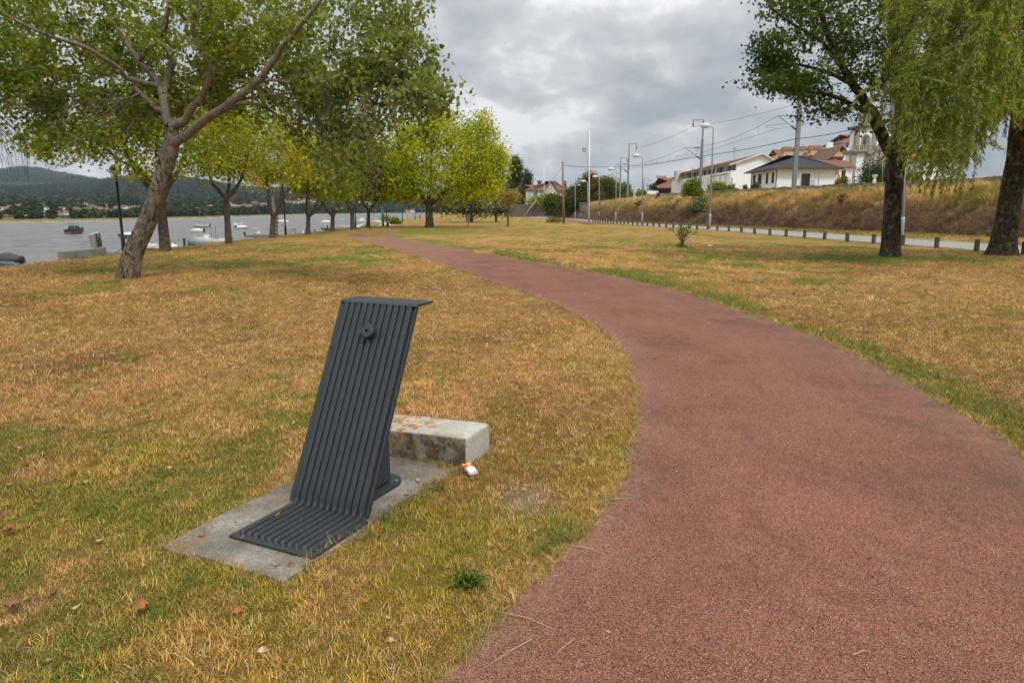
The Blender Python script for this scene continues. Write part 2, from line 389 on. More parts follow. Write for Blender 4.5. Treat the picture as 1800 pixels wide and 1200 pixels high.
# ------------------------------------------------------------------ embankment
EB = np.array([(33.5, -25), (34, 5), (32.8, 25), (30, 38), (27.5, 52), (24, 62), (19.5, 80), (15.5, 107), (14, 128), (12.5, 150)], float)
EBc = np.array(catmull(EB, 14))
def emb_pt(i, s):
    """s 0..1 up the slope, >1 plateau distance in metres"""
    p = EBc[i]; q = EBc[min(i+1, len(EBc)-1)]-EBc[max(i-1, 0)]; q = q/np.hypot(*q); n = np.array([q[1], -q[0]])
    if n[0] < 0: n = -n
    return p, n
rows = [0, .04, .12, .22, .34, .46, .58, .7, .8, .9, .97, 1.0]
prof_z = [-.25, .22, .68, 1.18, 1.63, 2.03, 2.38, 2.72, 3.02, 3.24, 3.38, 3.45]
pl = [(4.9, 3.48), (6.5, 3.5), (10, 3.5), (20, 3.5), (60, 3.5), (200, 6), (500, 12)]
Xe = []; Ye = []; Ze = []
for i in range(len(EBc)):
    p, n = emb_pt(i, 0); rx = []; ry = []; rz = []
    drop = 1.0-.12*sstep(100, 150, p[1])
    for s, z in zip(rows, prof_z):
        o = s*4.2+.5*(fbm(np.array([p[1]*.35]), np.array([s*3.]), 3, 3)[0]-.5)*(0 < s < 1); rx.append(p[0]+n[0]*o); ry.append(p[1]+n[1]*o); rz.append(z*drop+.35*(fbm(np.array([p[1]*.5]), np.array([s*4.+9]), 3, 8)[0]-.5)*(0 < s < 1))
    for o, z in pl: rx.append(p[0]+n[0]*o if o < 30 else p[0]+o); ry.append(p[1]+n[1]*min(o, 20)); rz.append(z*drop)
    Xe.append(rx); Ye.append(ry); Ze.append(rz)
Xe = np.array(Xe); Ye = np.array(Ye); Ze = np.array(Ze)
def ecol(x, y, z):
    f = sstep(1.2, 2.3, z+1.6*(fbm(x*.4+y*.5, z*.9, 3, 4)-.5))[:, None]
    lo = np.array([.27, .175, .105]); hi = np.array([.60, .415, .17]); gr = np.array([.28, .28, .045])
    c = lo*(1-f)+hi*f; c = c*(1+.6*(fbm(x*1.3, y*1.3+z*2, 3, 66)-.5))[:, None]
    g = np.clip(3.2*(fbm(x*.22+y*.3, z*.6+3, 4, 12)-.52), 0, .8)[:, None]*(.25+.75*f)
    return c*(1-g)+gr*g
struct(sheet('embankment', Xe, Ye, Ze, M['lawn'], ecol(Xe.ravel(), Ye.ravel(), Ze.ravel())*.7), 'long railway embankment covered with dry grass')

# retaining stones along the top of the bank
M['stone'] = plain('rough_stone', (.20, .165, .13), .95, .5, 1.2, bmp=.8, bscale=9)
cope = empty('coping_wall', (EBc[40][0]+4, EBc[40][1], 3.7), 'low rough stone coping along the top of the railway embankment', 'wall')
st_me = []
for k in range(5):
    q = MB(); r = random.Random(k)
    vs = [(sx*(.24+r.uniform(-.03, .03)), sy*(.2+r.uniform(-.03, .03)), sz*.12+(sz > 0)*r.uniform(-.03, .03)) for sz in (-1, 1) for sx, sy in ((-1, -1), (1, -1), (1, 1), (-1, 1))]
    q.add(vs, [(3, 2, 1, 0), (4, 5, 6, 7), (0, 1, 5, 4), (1, 2, 6, 5), (2, 3, 7, 6), (3, 0, 4, 7)])
    o = q.build('stone', M['stone']); st_me.append(o.data); bpy.data.objects.remove(o)
TOPL = []
for i in range(len(EBc)):
    p, n = emb_pt(i, 0); TOPL.append((p[0]+n[0]*4.38, p[1]+n[1]*4.38, 3.47*(1.0-.12*sstep(100, 150, p[1]))))
TOPL = np.array(TOPL); sL = np.concatenate([[0], np.cumsum(np.hypot(*np.diff(TOPL[:, :2], axis=0).T))])
kk = 0
for s in np.arange(0, sL[-1]-8, .52):
    x, y, z = [np.interp(s, sL, TOPL[:, j]) for j in range(3)]
    if y < 38 or y > 108: continue
    if kk > 290: break
    kk += 1
    x2, y2 = np.interp(s+.5, sL, TOPL[:, 0]), np.interp(s+.5, sL, TOPL[:, 1])
    o = bpy.data.objects.new('stone', random.choice(st_me)); COL.objects.link(o); o.parent = cope; o.matrix_parent_inverse = cope.matrix_basis.inverted()
    o.location = (x, y, z+.14+random.uniform(-.04, .03)); o.rotation_euler = (random.uniform(-.06, .06), random.uniform(-.06, .06), math.atan2(y2-y, x2-x)+random.uniform(-.08, .08)); o.scale = (1.06, 1, 1.9+random.uniform(-.3, .3))

# ------------------------------------------------------------------ paved road behind the bollards
BOL_PX = [(1800, 449), (1716, 442.5), (1646, 436.5), (1586, 431.5), (1535, 428), (1489, 425), (1449, 421.4), (1414, 418.6), (1381.6, 415.8), (1353, 413.6), (1326, 411), (1303, 409), (1281, 406.8), (1261, 405.2), (1244, 404), (1225, 403), (1211, 402), (1197, 401.2), (1183.6, 400.8), (1171, 400.2), (1159, 399.5), (1148.6, 398.6), (1138, 397.7), (1129, 397), (1120.6, 396.4), (1112, 396), (1104, 395.6), (1097, 395.2), (1091, 394.8), (1084.5, 394.4), (1079, 394.1), (1074, 393.8), (1068.5, 393.5), (1064, 393.2), (1059.7, 392.9), (1055, 392.6), (1051, 392.3), (1046.5, 392), (1042.5, 391.8)]
BOL = [G(a, b)[:2] for a, b in BOL_PX]
bl = np.array(BOL)
by = np.array([-10]+list(bl[::2, 1])+[120, 160, 260]); bx = np.array([19.6]+list(bl[::2, 0])+[9.5, 6, -2])
o_ = np.argsort(by); by = by[o_]; bx = bx[o_]
bxs = np.convolve(np.pad(bx, 2, 'edge'), np.ones(5)/5, 'valid')
def bolx(y): return np.interp(y, by, bxs)
m, t, b = new_mat('granite_setts'); oc = objco(t)
br_ = nd(t, 'ShaderNodeTexVoronoi'); br_.inputs['Scale'].default_value = 8; t.links.new(oc, br_.inputs['Vector'])
sc_ = nd(t, 'ShaderNodeSeparateColor'); t.links.new(br_.outputs['Color'], sc_.inputs[0])
base = ramp(t, sc_.outputs[0], [(0, (.30, .27, .235)), (1, (.50, .465, .42))])
edg = nd(t, 'ShaderNodeTexVoronoi', feature='DISTANCE_TO_EDGE'); edg.inputs['Scale'].default_value = 8; t.links.new(oc, edg.inputs['Vector'])
j = ramp(t, edg.outputs['Distance'], [(0, 0), (.08, 1)])
c = mixc(t, j, (.16, .14, .11), base); c = mixc(t, mth(t, 'MULTIPLY', noise(t, oc, .6, 5, .6), .55), c, (.25, .225, .19))
t.links.new(c, b.inputs['Base Color']); b.inputs['Roughness'].default_value = .85; bump(t, b, j, .6, .02)
M['setts'] = m
yy = np.concatenate([np.arange(-8, 60, 1.0), np.arange(60, 262, 4)])
wdt = np.interp(yy, [20, 50, 85, 110, 260], [4.6, 4.4, 4.2, 5.0, 6])
def strip(name, xl, xr, yy, z, mat):
    vs = np.stack([np.stack([xl, yy, np.full_like(yy, z)], 1), np.stack([xr, yy, np.full_like(yy, z)], 1)], 1).reshape(-1, 3)
    i = np.arange(len(yy)-1)*2; me = mesh_np(name, vs, np.stack([i, i+1, i+3, i+2], 1)); me.materials.append(mat); return link(me, name)
struct(strip('road', bolx(yy)+.35, bolx(yy)+.35+wdt, yy, .022, M['setts']), 'pale granite sett road between the bollards and the embankment')
M['conc'] = plain('concrete', (.25, .24, .215), .9, .35, 3, bmp=.5, bscale=80, dirt=((.12, .11, .09), .55))
M['concl'] = plain('pale_concrete', (.46, .44, .40), .9, .25, 2, bmp=.3, bscale=60, dirt=((.25, .23, .2), .5))
kb = MB()
for sgn, off in ((0, .24), (1, .0)):
    xs_ = bolx(yy)+(.23 if sgn == 0 else .35+wdt)
    for a in range(len(yy)-1):
        kb.add([(xs_[a], yy[a], -.05), (xs_[a]+.12, yy[a], -.05), (xs_[a]+.12, yy[a], .05), (xs_[a], yy[a], .05), (xs_[a+1], yy[a+1], -.05), (xs_[a+1]+.12, yy[a+1], -.05), (xs_[a+1]+.12, yy[a+1], .05), (xs_[a+1], yy[a+1], .05)], [(3, 2, 6, 7), (0, 3, 7, 4), (2, 1, 5, 6)])
struct(kb.build('kerb', M['concl']), 'low pale kerbs on both edges of the road')
# red path continuing beside the road, far away
pth = np.array([G(1030, 394)[:2], G(1010, 390.5)[:2], G(985, 387)[:2], G(965, 384)[:2], G(985, 383)[:2], G(1003, 386)[:2], G(1035, 390)[:2], G(1060, 393)[:2]])
struct(flat_poly('far_path', pth, .045, M['path']), 'far stretch of the red path beside the road')

# bollards
M['bolwood'] = plain('weathered_wood', (.115, .085, .058), .9, .5, 5, bmp=.6, bscale=30, stretch=(3, 3, .6))
M['endwood'] = plain('bollard_cut_top', (.30, .25, .19), .9, .4, 18, bmp=.4)
b0 = empty('bollard', (0, 0, 0), 'x', 'bollard', 'wooden bollards along the road')
MB().lathe([(.095, -.1), (.098, .2), (.095, .47), (.085, .492)], n=12).build('post', M['bolwood'], b0, smooth=False)
MB().lathe([(.084, .4925), (.07, .498), (.0, .4985)], n=12).build('cut_top', M['endwood'], b0)
for i, p in enumerate(BOL):
    o = b0 if i == 0 else copy_tree(b0)
    o.location = (float(p[0]), float(p[1]), 0); o.rotation_euler = (random.uniform(-.03, .03), random.uniform(-.03, .03), random.uniform(0, 6)); o.scale = (1, 1, random.uniform(.93, 1.07))
    o['label'] = f'short round wooden bollard, {ORD[i]} from the right end of the row along the road' if i else 'short round wooden bollard at the right edge of the photo, beside the willow trunk'

# ------------------------------------------------------------------ drinking fountain
m, t, b = new_mat('charcoal_cast_metal'); oc = objco(t)
c = mixc(t, mth(t, 'MULTIPLY', noise(t, oc, 5, 6, .65), .9), (.030, .037, .042), (.050, .060, .066))
du = ramp(t, noise(t, oc, 28, 7, .7), [(.58, 0), (.75, 1)]); c = mixc(t, mth(t, 'MULTIPLY', du, .18), c, (.16, .15, .13))
t.links.new(c, b.inputs['Base Color']); b.inputs['Metallic'].default_value = .25
rr = mth(t, 'ADD', mth(t, 'MULTIPLY', noise(t, oc, 9, 5, .6), .25), .38); t.links.new(rr, b.inputs['Roughness'])
bump(t, b, noise(t, oc, 420, 3, .6), .35, .0015)
M['charc'] = m
M['hole_shade'] = plain('spout_hole_shade', (.006, .006, .006), .6, .1)
M['steel'] = plain('bolt_steel', (.5, .5, .5), .3, .1, 40, metal=1)
FZ = .018
F0 = empty('drinking_fountain', (FC[0], FC[1], FZ), 'dark charcoal metal drinking fountain with ribbed leaning panel and ribbed foot plate', 'drinking fountain')
def fp(x, s, z): return FC+BW*x+BB*s+np.array([0, 0, FZ+z])
HW = .262; LEN, LH, LB = 1.145, 1.030, .515
pn = np.array([0, -LH, LB]); pn = pn/np.hypot(pn[1], pn[2])     # panel front normal in (s,z)
def pp(x, f, off): return fp(x, LB*f+pn[1]*off, .027+LH*f+pn[2]*off)
NR = 11; pitch = (2*HW-.05)/NR
def ribz(x, h, e=.9):
    q = (x+HW-.025)/pitch
    if q < 0 or q > NR: return 0
    f = q-math.floor(q); a = abs(math.sin(math.pi*f)); return h*min(1, a**e*1.0)
# panel: corrugated sheet, ribs flattened on their crests, groove between
xs_ = []
for i in range(NR*14+1): xs_.append(-HW+.025+i*pitch/14)
xs_ = [-HW, -HW+.012]+xs_+[HW-.012, HW]
def panelz(x):
    q = (x+HW-.025)/pitch
    if q < 0 or q > NR: return .006
    f = q-math.floor(q); d = min(f, 1-f)
    return -.010+.024*float(sstep(.03, .17, d))
nf = 24; mbp = MB(); vs = []; n = len(xs_)
for back in (0, 1):
    for a in range(nf+1):
        f = a/nf
        for x in xs_: vs.append(pp(x, f, (panelz(x)*min(1, .25+f*nf/1.2) if not back else -.012)))
fs = []
N1 = (nf+1)*n
for a in range(nf):
    for i in range(n-1):
        fs.append((a*n+i, a*n+i+1, (a+1)*n+i+1, (a+1)*n+i)); fs.append((N1+a*n+i+1, N1+a*n+i, N1+(a+1)*n+i, N1+(a+1)*n+i+1))
for a in range(nf):
    fs.append((a*n, (a+1)*n, N1+(a+1)*n, N1+a*n)); fs.append(((a+1)*n+n-1, a*n+n-1, N1+a*n+n-1, N1+(a+1)*n+n-1))
for i in range(n-1): fs.append((nf*n+i, nf*n+i+1, N1+nf*n+i+1, N1+nf*n+i)); fs.append((i+1, i, N1+i, N1+i+1))
mbp.add(vs, fs); po = mbp.build('back_panel', M['charc'], F0, smooth=True)
def ang_smooth(o, a=35):
    bm = bmesh.new(); bm.from_mesh(o.data)
    for e in bm.edges:
        if len(e.link_faces) == 2 and e.calc_face_angle() > R(a): e.smooth = False
    bm.to_mesh(o.data); bm.free()
ang_smooth(po, 40)
# foot plate with eleven raised half round ribs
FL = .42; mbf = MB(); ny = 40; vs = []; fs = []
xf = sorted(set([-HW, HW]+[-HW+.025+i*pitch/12 for i in range(NR*12+1)])); n = len(xf)
def footz(x, s):
    z = .013
    q = (x+HW-.025)/pitch
    if 0 < q < NR:
        f = q-math.floor(q); cx = abs(f-.5)*pitch; rad = .0138
        e0 = .028+.0165; e1 = FL-.035
        if s < e0: cx = math.hypot(cx, e0-s)
        if cx < rad: z += .020*math.sqrt(1-(cx/rad)**2)**.8
    return z
ss = sorted(set([0, FL]+list(np.linspace(0, .06, 16))+list(np.linspace(.06, FL-.04, 10))+list(np.linspace(FL-.04, FL, 4))))
for s in ss:          # s = distance from the front edge
    for x in xf: vs.append(fp(x, s-FL, footz(x, s)))
for a in range(len(ss)-1):
    for i in range(n-1): fs.append((a*n+i, a*n+i+1, (a+1)*n+i+1, (a+1)*n+i))
mbf.add(vs, fs)
k0 = len(vs); NB = []
for s in (0, FL):
    for x in (-HW, HW): NB.append(fp(x, s-FL, .004))
mbf.add([fp(x, s-FL, z) for s, x in ((0, -HW), (0, HW), (FL, HW), (FL, -HW)) for z in (.001, .013)], [(0, 2, 3, 1), (2, 4, 5, 3), (4, 6, 7, 5), (6, 0, 1, 7), (6, 4, 2, 0)])
fo = mbf.build('foot_plate', M['charc'], F0, smooth=True, recalc=False); ang_smooth(fo, 45)
# fillets where ribs run up into the panel
mg = MB()
for i in range(NR):
    x = -HW+.025+(i+.5)*pitch
    pts = [fp(x, -.034, .0205), fp(x, -.006, .0225), pp(x, .020, .003)]
    mg.tube(pts, [.0105, .0115, .007], 8)
mg.build('rib_fillets', M['charc'], F0)
# top ledge bent back
TZ = .027+LH
ml = MB(); LD = .165
prof = [(-.016, TZ+.004), (-.004, TZ+.016), (LD, TZ+.017), (LD, TZ+.004), (.012, TZ+.0), (.004, TZ-.012)]
ml.add([fp(-HW, LB+s, z) for s, z in prof]+[fp(HW, LB+s, z) for s, z in prof], [tuple(range(6)), tuple(range(11, 5, -1))]+[(k, (k+1) % 6, 6+(k+1) % 6, 6+k) for k in range(6)])
ml.build('top_ledge', M['charc'], F0, bevel=.0022)
# push button / spout
kx, kz = .006, .919
f = (kz-.027-FZ)/LH; c0 = Vector(V(pp(kx, f, .006))); nn = Vector(V(BB*pn[1]+np.array([0, 0, pn[2]]))).normalized()
rot = nn.to_track_quat('Z', 'Y').to_matrix().to_4x4(); Mk = Matrix.Translation(c0) @ rot
kn = MB().lathe([(.048, 0), (.048, .008), (.042, .009), (.042, .046), (.039, .051), (.034, .0535), (.0095, .054), (.0090, .026)], n=32, M=Mk).build('push_button', M['charc'], F0, smooth=True); ang_smooth(kn, 22)
MB().lathe([(.0088, .0265), (.0088, .0275)], n=16, M=Mk).build('spout_hole_shade', M['hole_shade'], kn)  # black disc closing the recess, its colour stands in for shade inside
# support column (wedge, plumb at the rear) and base flange
mc = MB(); hw = .075
top = .86
prof = [(.10, .024), (.475, .024), (.475, .93), (.44, .90)]
prof = [(.085, .03), (.47, .03), (.455, .9), (.40, .80)]
mc.add([fp(-hw, s, z) for s, z in prof]+[fp(hw, s, z) for s, z in prof], [(0, 1, 2, 3), (7, 6, 5, 4)]+[(k, (k+1) % 4, 4+(k+1) % 4, 4+k) for k in range(4)])
mc.build('support_column', M['charc'], F0, bevel=.006)
pts = []; a0, a1, hwf = .06, .49, .125
for k in range(13):
    a = -math.pi/2+math.pi*k/12; pts.append((a1-.02+.11*math.cos(a), hwf*math.sin(a)))
pts = [(a0, -hwf)]+pts+[(a0, hwf)]
mfl = MB(); mfl.prism([fp(x, s, .0) for s, x in pts], (0, 0, .022))
mfl.build('base_flange', M['charc'], F0, bevel=.003)
bo = fp(.105, .475, .0235)
MB().lathe([(.011, 0), (.011, .008), (.006, .012)], c=V(bo), n=6).build('bolt', M['steel'], F0)
bo = fp(-.105, .475, .0235)
MB().lathe([(.011, 0), (.011, .008), (.006, .012)], c=V(bo), n=6).build('bolt', M['steel'], F0)

# concrete slab
m, t, b = new_mat('slab_concrete'); oc = objco(t)
a = noise(t, oc, 2.2, 7, .65); f = noise(t, oc, 130, 4, .7); g = noise(t, oc, 34, 5, .7)
c = ramp(t, a, [(.32, (.105, .088, .066)), (.5, (.175, .152, .118)), (.66, (.30, .272, .23))])
k = mth(t, 'ADD', mth(t, 'MULTIPLY', f, 2.3), mth(t, 'MULTIPLY', g, 1.1)); k = mth(t, 'SUBTRACT', k, .62)
vm = t.nodes.new('ShaderNodeVectorMath'); vm.operation = 'SCALE'; t.links.new(c, vm.inputs[0]); t.links.new(k, vm.inputs['Scale'])
ru = ramp(t, noise(t, oc, 3.4, 5, .6), [(.50, 0), (.68, 1)]); c = mixc(t, mth(t, 'MULTIPLY', ru, .5), vm.outputs[0], (.30, .19, .10))
wh = ramp(t, noise(t, oc, 11, 7, .75), [(.63, 0), (.70, 1)]); c = mixc(t, mth(t, 'MULTIPLY', wh, .5), c, (.56, .54, .48))
t.links.new(c, b.inputs['Base Color']); b.inputs['Roughness'].default_value = .95
bump(t, b, mth(t, 'ADD', f, g), .8, .006)
M['slab'] = m
sp_ = [np.array(p) for p in SLAB]; fine = []
for i in range(len(sp_)):
    a, c_ = sp_[i], sp_[(i+1) % len(sp_)]; L = np.hypot(*(c_-a)); k = max(2, int(L/.03))
    for q in range(k): p = a+(c_-a)*q/k; fine.append((p[0]+.05*(fbm(np.array([p[0]*14]), np.array([p[1]*14]), 3, 2)[0]-.5), p[1]+.05*(fbm(np.array([p[0]*14+50]), np.array([p[1]*14]), 3, 6)[0]-.5)))
ms = MB(); ms.prism([(x, y, -.06) for x, y in fine], (0, 0, .078))
tag(ms.build('concrete_slab', M['slab']), 'worn grey concrete slab set in the grass under the drinking fountain', 'slab')

# granite block behind
m, t, b = new_mat('lichen_granite'); oc = objco(t)
a = noise(t, oc, 5, 6, .65); f = noise(t, oc, 150, 4, .75); g = noise(t, oc, 30, 5, .7)
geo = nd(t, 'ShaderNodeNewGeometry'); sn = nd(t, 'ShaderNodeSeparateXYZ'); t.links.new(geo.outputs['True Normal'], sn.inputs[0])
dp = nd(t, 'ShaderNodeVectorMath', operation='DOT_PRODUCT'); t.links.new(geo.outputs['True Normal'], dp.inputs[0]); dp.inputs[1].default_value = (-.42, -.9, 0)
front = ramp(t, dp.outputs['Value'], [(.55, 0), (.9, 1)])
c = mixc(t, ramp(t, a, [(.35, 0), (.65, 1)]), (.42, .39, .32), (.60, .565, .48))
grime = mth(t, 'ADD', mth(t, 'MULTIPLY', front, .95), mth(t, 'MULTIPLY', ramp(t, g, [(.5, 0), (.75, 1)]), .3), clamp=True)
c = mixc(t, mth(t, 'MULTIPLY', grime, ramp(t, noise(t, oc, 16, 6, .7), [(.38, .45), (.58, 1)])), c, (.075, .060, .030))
k = mth(t, 'ADD', mth(t, 'MULTIPLY', f, 1.3), .35)
vm = t.nodes.new('ShaderNodeVectorMath'); vm.operation = 'SCALE'; t.links.new(c, vm.inputs[0]); t.links.new(k, vm.inputs['Scale'])
xx = nd(t, 'ShaderNodeSeparateXYZ'); t.links.new(oc, xx.inputs[0])
side = ramp(t, mth(t, 'ADD', mth(t, 'MULTIPLY', xx.outputs[0], 1.0), 1.0), [(.42, 1), (.56, .35), (.72, 0)])
li = ramp(t, noise(t, oc, 13, 7, .75, .5), [(.485, 0), (.55, 1)])
edge = ramp(t, xx.outputs[2], [(.055, .28), (.15, .6), (.196, 1)])
backf = nd(t, 'ShaderNodeVectorMath', operation='DOT_PRODUCT'); t.links.new(oc, backf.inputs[0]); backf.inputs[1].default_value = (.42, .9, 0)
c = mixc(t, mth(t, 'MULTIPLY', mth(t, 'MULTIPLY', li, side), edge), vm.outputs[0], (.38, .175, .022))
t.links.new(c, b.inputs['Base Color']); b.inputs['Roughness'].default_value = .95
bump(t, b, mth(t, 'ADD', f, mth(t, 'MULTIPLY', g, 1.5)), .9, .006)
M['granite'] = m
fr = np.array([-.290, 4.085]); br = np.array([-.150, 4.40]); le = np.array([-.905, .30]); le = le/np.hypot(*le)*.95
fl_, bl_ = fr+le, br+le
bm = bmesh.new(); bmesh.ops.create_cube(bm, size=2); bmesh.ops.subdivide_edges(bm, edges=bm.edges[:], cuts=17, use_grid_fill=True)
ctr = np.array([*((fr+bl_)/2), .075]); ax1 = np.array([*(fr-fl_), 0]); hx = np.linalg.norm(ax1)/2; ax1 /= np.linalg.norm(ax1); ax2 = np.array([*(br-fr), 0]); hy_ = np.linalg.norm(ax2)/2; ax2 /= np.linalg.norm(ax2); hz_ = .125; RR = .017
for q in bm.verts:
    c_ = [math.copysign(abs(v_)**.55, v_)*h_ for v_, h_ in zip(q.co, (hx, hy_, hz_))]
    inn = [max(-(h_-RR), min(h_-RR, v_)) for v_, h_ in zip(c_, (hx, hy_, hz_))]; dv = Vector([a_-b_ for a_, b_ in zip(c_, inn)])
    if dv.length > 1e-6: dv = dv.normalized()*RR
    l_ = Vector(inn)+dv; w_ = ctr+ax1*l_.x+ax2*l_.y+np.array([0, 0, l_.z])
    n_ = Vector((vnoise(w_[0]*26, w_[1]*26+w_[2]*23, 1)-.5, vnoise(w_[0]*26+5, w_[2]*30, 2)-.5, vnoise(w_[1]*26, w_[2]*18+w_[0]*24, 3)-.5)); q.co = Vector(w_)+n_*.006
bmesh.ops.recalc_face_normals(bm, faces=bm.faces)
for f_ in bm.faces: f_.smooth = True
me = bpy.data.meshes.new('stone_block'); bm.to_mesh(me); bm.free(); me.materials.append(M['granite'])
tag(link(me, 'stone_block'), 'rough granite block with orange lichen lying behind the fountain', 'stone block')

# crushed packet -------------------------------------------------------
M['pk_w'] = plain('packet_white', (.74, .72, .74), .45, .15, 30, bmp=.4, bscale=50)
M['pk_y'] = plain('packet_yellow', (.80, .50, .03), .45, .1, 30)
M['pk_r'] = plain('packet_red', (.55, .07, .04), .45, .2, 40)
M['pk_k'] = plain('packet_print', (.05, .03, .02), .6, .1)
PK = empty('cigarette_packet', G(824, 834), 'crushed white and red packet with yellow band in the grass beside the stone block', 'litter')
pc = G(826, 835); pr = R(-62)
def pkp(u_, v_, w_): return (pc[0]+u_*math.cos(pr)-v_*math.sin(pr), pc[1]+u_*math.sin(pr)+v_*math.cos(pr), .03+w_)
def pslab(x0, x1, z0, z1, hw_, nm, mat_, th=.018, par=PK):
    q = MB(); K = 5; vs = []; fs = []
    for lay in (0, 1):
        for i in range(K+1):
            for j_ in range(4):
                u_ = x0+(x1-x0)*i/K; vv_ = -hw_+2*hw_*j_/3; zz = z0+(z1-z0)*i/K+(th if lay else 0)+.006*math.sin(u_*190+j_*2.1)*(lay)
                vs.append(pkp(u_, vv_+.003*math.sin(u_*150), zz))
    n_ = (K+1)*4
    for i in range(K):
        for j_ in range(3): fs += [(i*4+j_, i*4+j_+1, i*4+j_+5, i*4+j_+4), (n_+i*4+j_+1, n_+i*4+j_, n_+i*4+j_+4, n_+i*4+j_+5)]
        fs += [(i*4, (i+1)*4, n_+(i+1)*4, n_+i*4), ((i+1)*4+3, i*4+3, n_+i*4+3, n_+(i+1)*4+3)]
    fs += [(0, 1, 2, 3, n_+3, n_+2, n_+1, n_), (K*4+3, K*4+2, K*4+1, K*4, n_+K*4, n_+K*4+1, n_+K*4+2, n_+K*4+3)]
    return q.add(vs, fs).build(nm, mat_, par)
pslab(-.012, .050, .006, -.006, .027, 'packet_body', M['pk_w'])
pslab(-.030, -.0125, .010, .006, .028, 'red_band', M['pk_r'])
yb = pslab(-.052, -.0305, .014, .010, .027, 'yellow_lid', M['pk_y'])
q = MB(); q.add([pkp(-.045, -.004, .040), pkp(-.037, -.004, .039), pkp(-.037, .001, .039), pkp(-.045, .001, .040)], [(0, 1, 2, 3)]); q.add([pkp(-.0385, -.008, .0405), pkp(-.0365, -.008, .0405), pkp(-.0365, .005, .0405), pkp(-.0385, .005, .0405)], [(0, 1, 2, 3)])
q.build('printed_mark', M['pk_k'], yb)

# fallen leaves ---------------------------------------------------------
M['dleaf'] = plain('dead_leaf_orange', (.42, .16, .05), .8, .5, 40, bmp=.5, bscale=200)
M['dleaf2'] = plain('dead_leaf_brown', (.26, .14, .07), .85, .5, 40, bmp=.5, bscale=200)
M['dleaf3'] = plain('dead_leaf_tan', (.50, .33, .17), .85, .4, 40, bmp=.5, bscale=200)
def leaf_mesh(size, curl, seed, ragged=.2):
    r = random.Random(seed); n_ = 9; vs = []; fs = []; L = size
    for i in range(n_+1):
        f = i/n_; wd = L*.29*(math.sin(math.pi*f**.72)**.62 if 0 < f < 1 else .02)*(1+r.uniform(-ragged, ragged))
        for k, s_ in enumerate((-1, -.5, 0, .5, 1)):
            vs.append((f*L-L/2, s_*wd, .012+curl*L*(abs(s_)**2)*.55+curl*L*1.3*(f-.45)**2*2+curl*L*.5*(f-.5)*s_+r.uniform(-.002, .002)))
    for i in range(n_):
        for k in range(4): fs.append((i*5+k, i*5+k+1, i*5+k+6, i*5+k+5))
    vs += [(-L/2, 0, .012), (-L/2-.25*L, .012, .010), (-L/2-.25*L, .014, .010), (-L/2, .002, .012)]; o_ = len(vs); fs.append((o_-4, o_-3, o_-2, o_-1))
    return vs, fs
LV = [(250, 1083, .10, .5, 'dleaf', 'large curled orange dead leaf in the grass near the bottom left'), (418, 1090, .075, .35, 'dleaf', 'folded orange brown dead leaf left of the bottom centre, in front of the slab'),
 (22, 1078, .09, .3, 'dleaf2', 'dull brown dead leaf at the far left edge of the foreground grass'), (16, 943, .085, .4, 'dleaf', 'crumpled rusty dead leaf at the left edge level with the slab'),
 (643, 1072, .055, .4, 'dleaf', 'small rusty dead leaf in the grass below the foot plate'), (688, 1140, .045, .2, 'dleaf3', 'small flat tan leaf near the bottom centre'),
 (880, 970, .055, .35, 'dleaf', 'bright orange dead leaf in the grass left of the path edge'), (992, 738, .085, .3, 'dleaf2', 'brown dead leaf in the lawn beyond the packet, near the path bend'),
 (748, 693, .07, .35, 'dleaf', 'rusty dead leaf in the lawn right of the leaning panel'), (894, 1071, .035, .3, 'dleaf', 'tiny rusty leaf at the path edge in the foreground'),
 (735, 852, .06, .08, 'dleaf3', 'pale leaf lying on the concrete slab beside the flange'), (834, 1018, .03, .3, 'dleaf3', 'little tan leaf on the dark green weed'),
 (648, 1015, .03, .5, 'dleaf2', 'small greyish curled leaf left of the dark weed'), (1420, 561, .10, .4, 'dleaf', 'orange leaf at the right hand edge of the path, farther one'), (1446, 588, .11, .4, 'dleaf3', 'tan leaf at the right hand edge of the path, nearer one'),
 (1298, 476, .12, .4, 'dleaf3', 'tan leaf far out on the lawn right of the path'), (1432, 513, .14, .3, 'dleaf', 'orange leaf on the open lawn right of the path'), (1660, 588, .12, .3, 'dleaf', 'rusty leaf on the dry lawn at the right'), (1668, 596, .10, .3, 'dleaf3', 'tan leaf just below the rusty leaf on the right lawn'),
 (79, 484, .16, .3, 'dleaf3', 'pale leaf on the lawn left of the leaning trunk'), (612, 428, .2, .3, 'dleaf3', 'pale leaf beside the far bend of the path'), (586, 412, .25, .3, 'dleaf3', 'pale leaf on the lawn near the row of trees'), (735, 492, .14, .3, 'dleaf3', 'pale leaf on the lawn beyond the fountain top')]
for px, py, sz, cu, mt_, lab in LV:
    p = G(px, py); vs, fs = leaf_mesh(sz*(.78 if sz < .12 else .95), cu*.9, int(px), .3); onslab = 'slab beside' in lab
    q = MB(); q.add(vs, fs); o = q.build('fallen_leaf', M[mt_], recalc=False, smooth=True)
    o.location = (p[0], p[1], .02 if onslab else .022); o.rotation_euler = (random.uniform(-.16, .16) if not onslab else 0, random.uniform(-.16, .16) if not onslab else 0, random.uniform(0, 6.28))
    tag(o, lab, 'leaf', 'dead leaves fallen on the lawn')
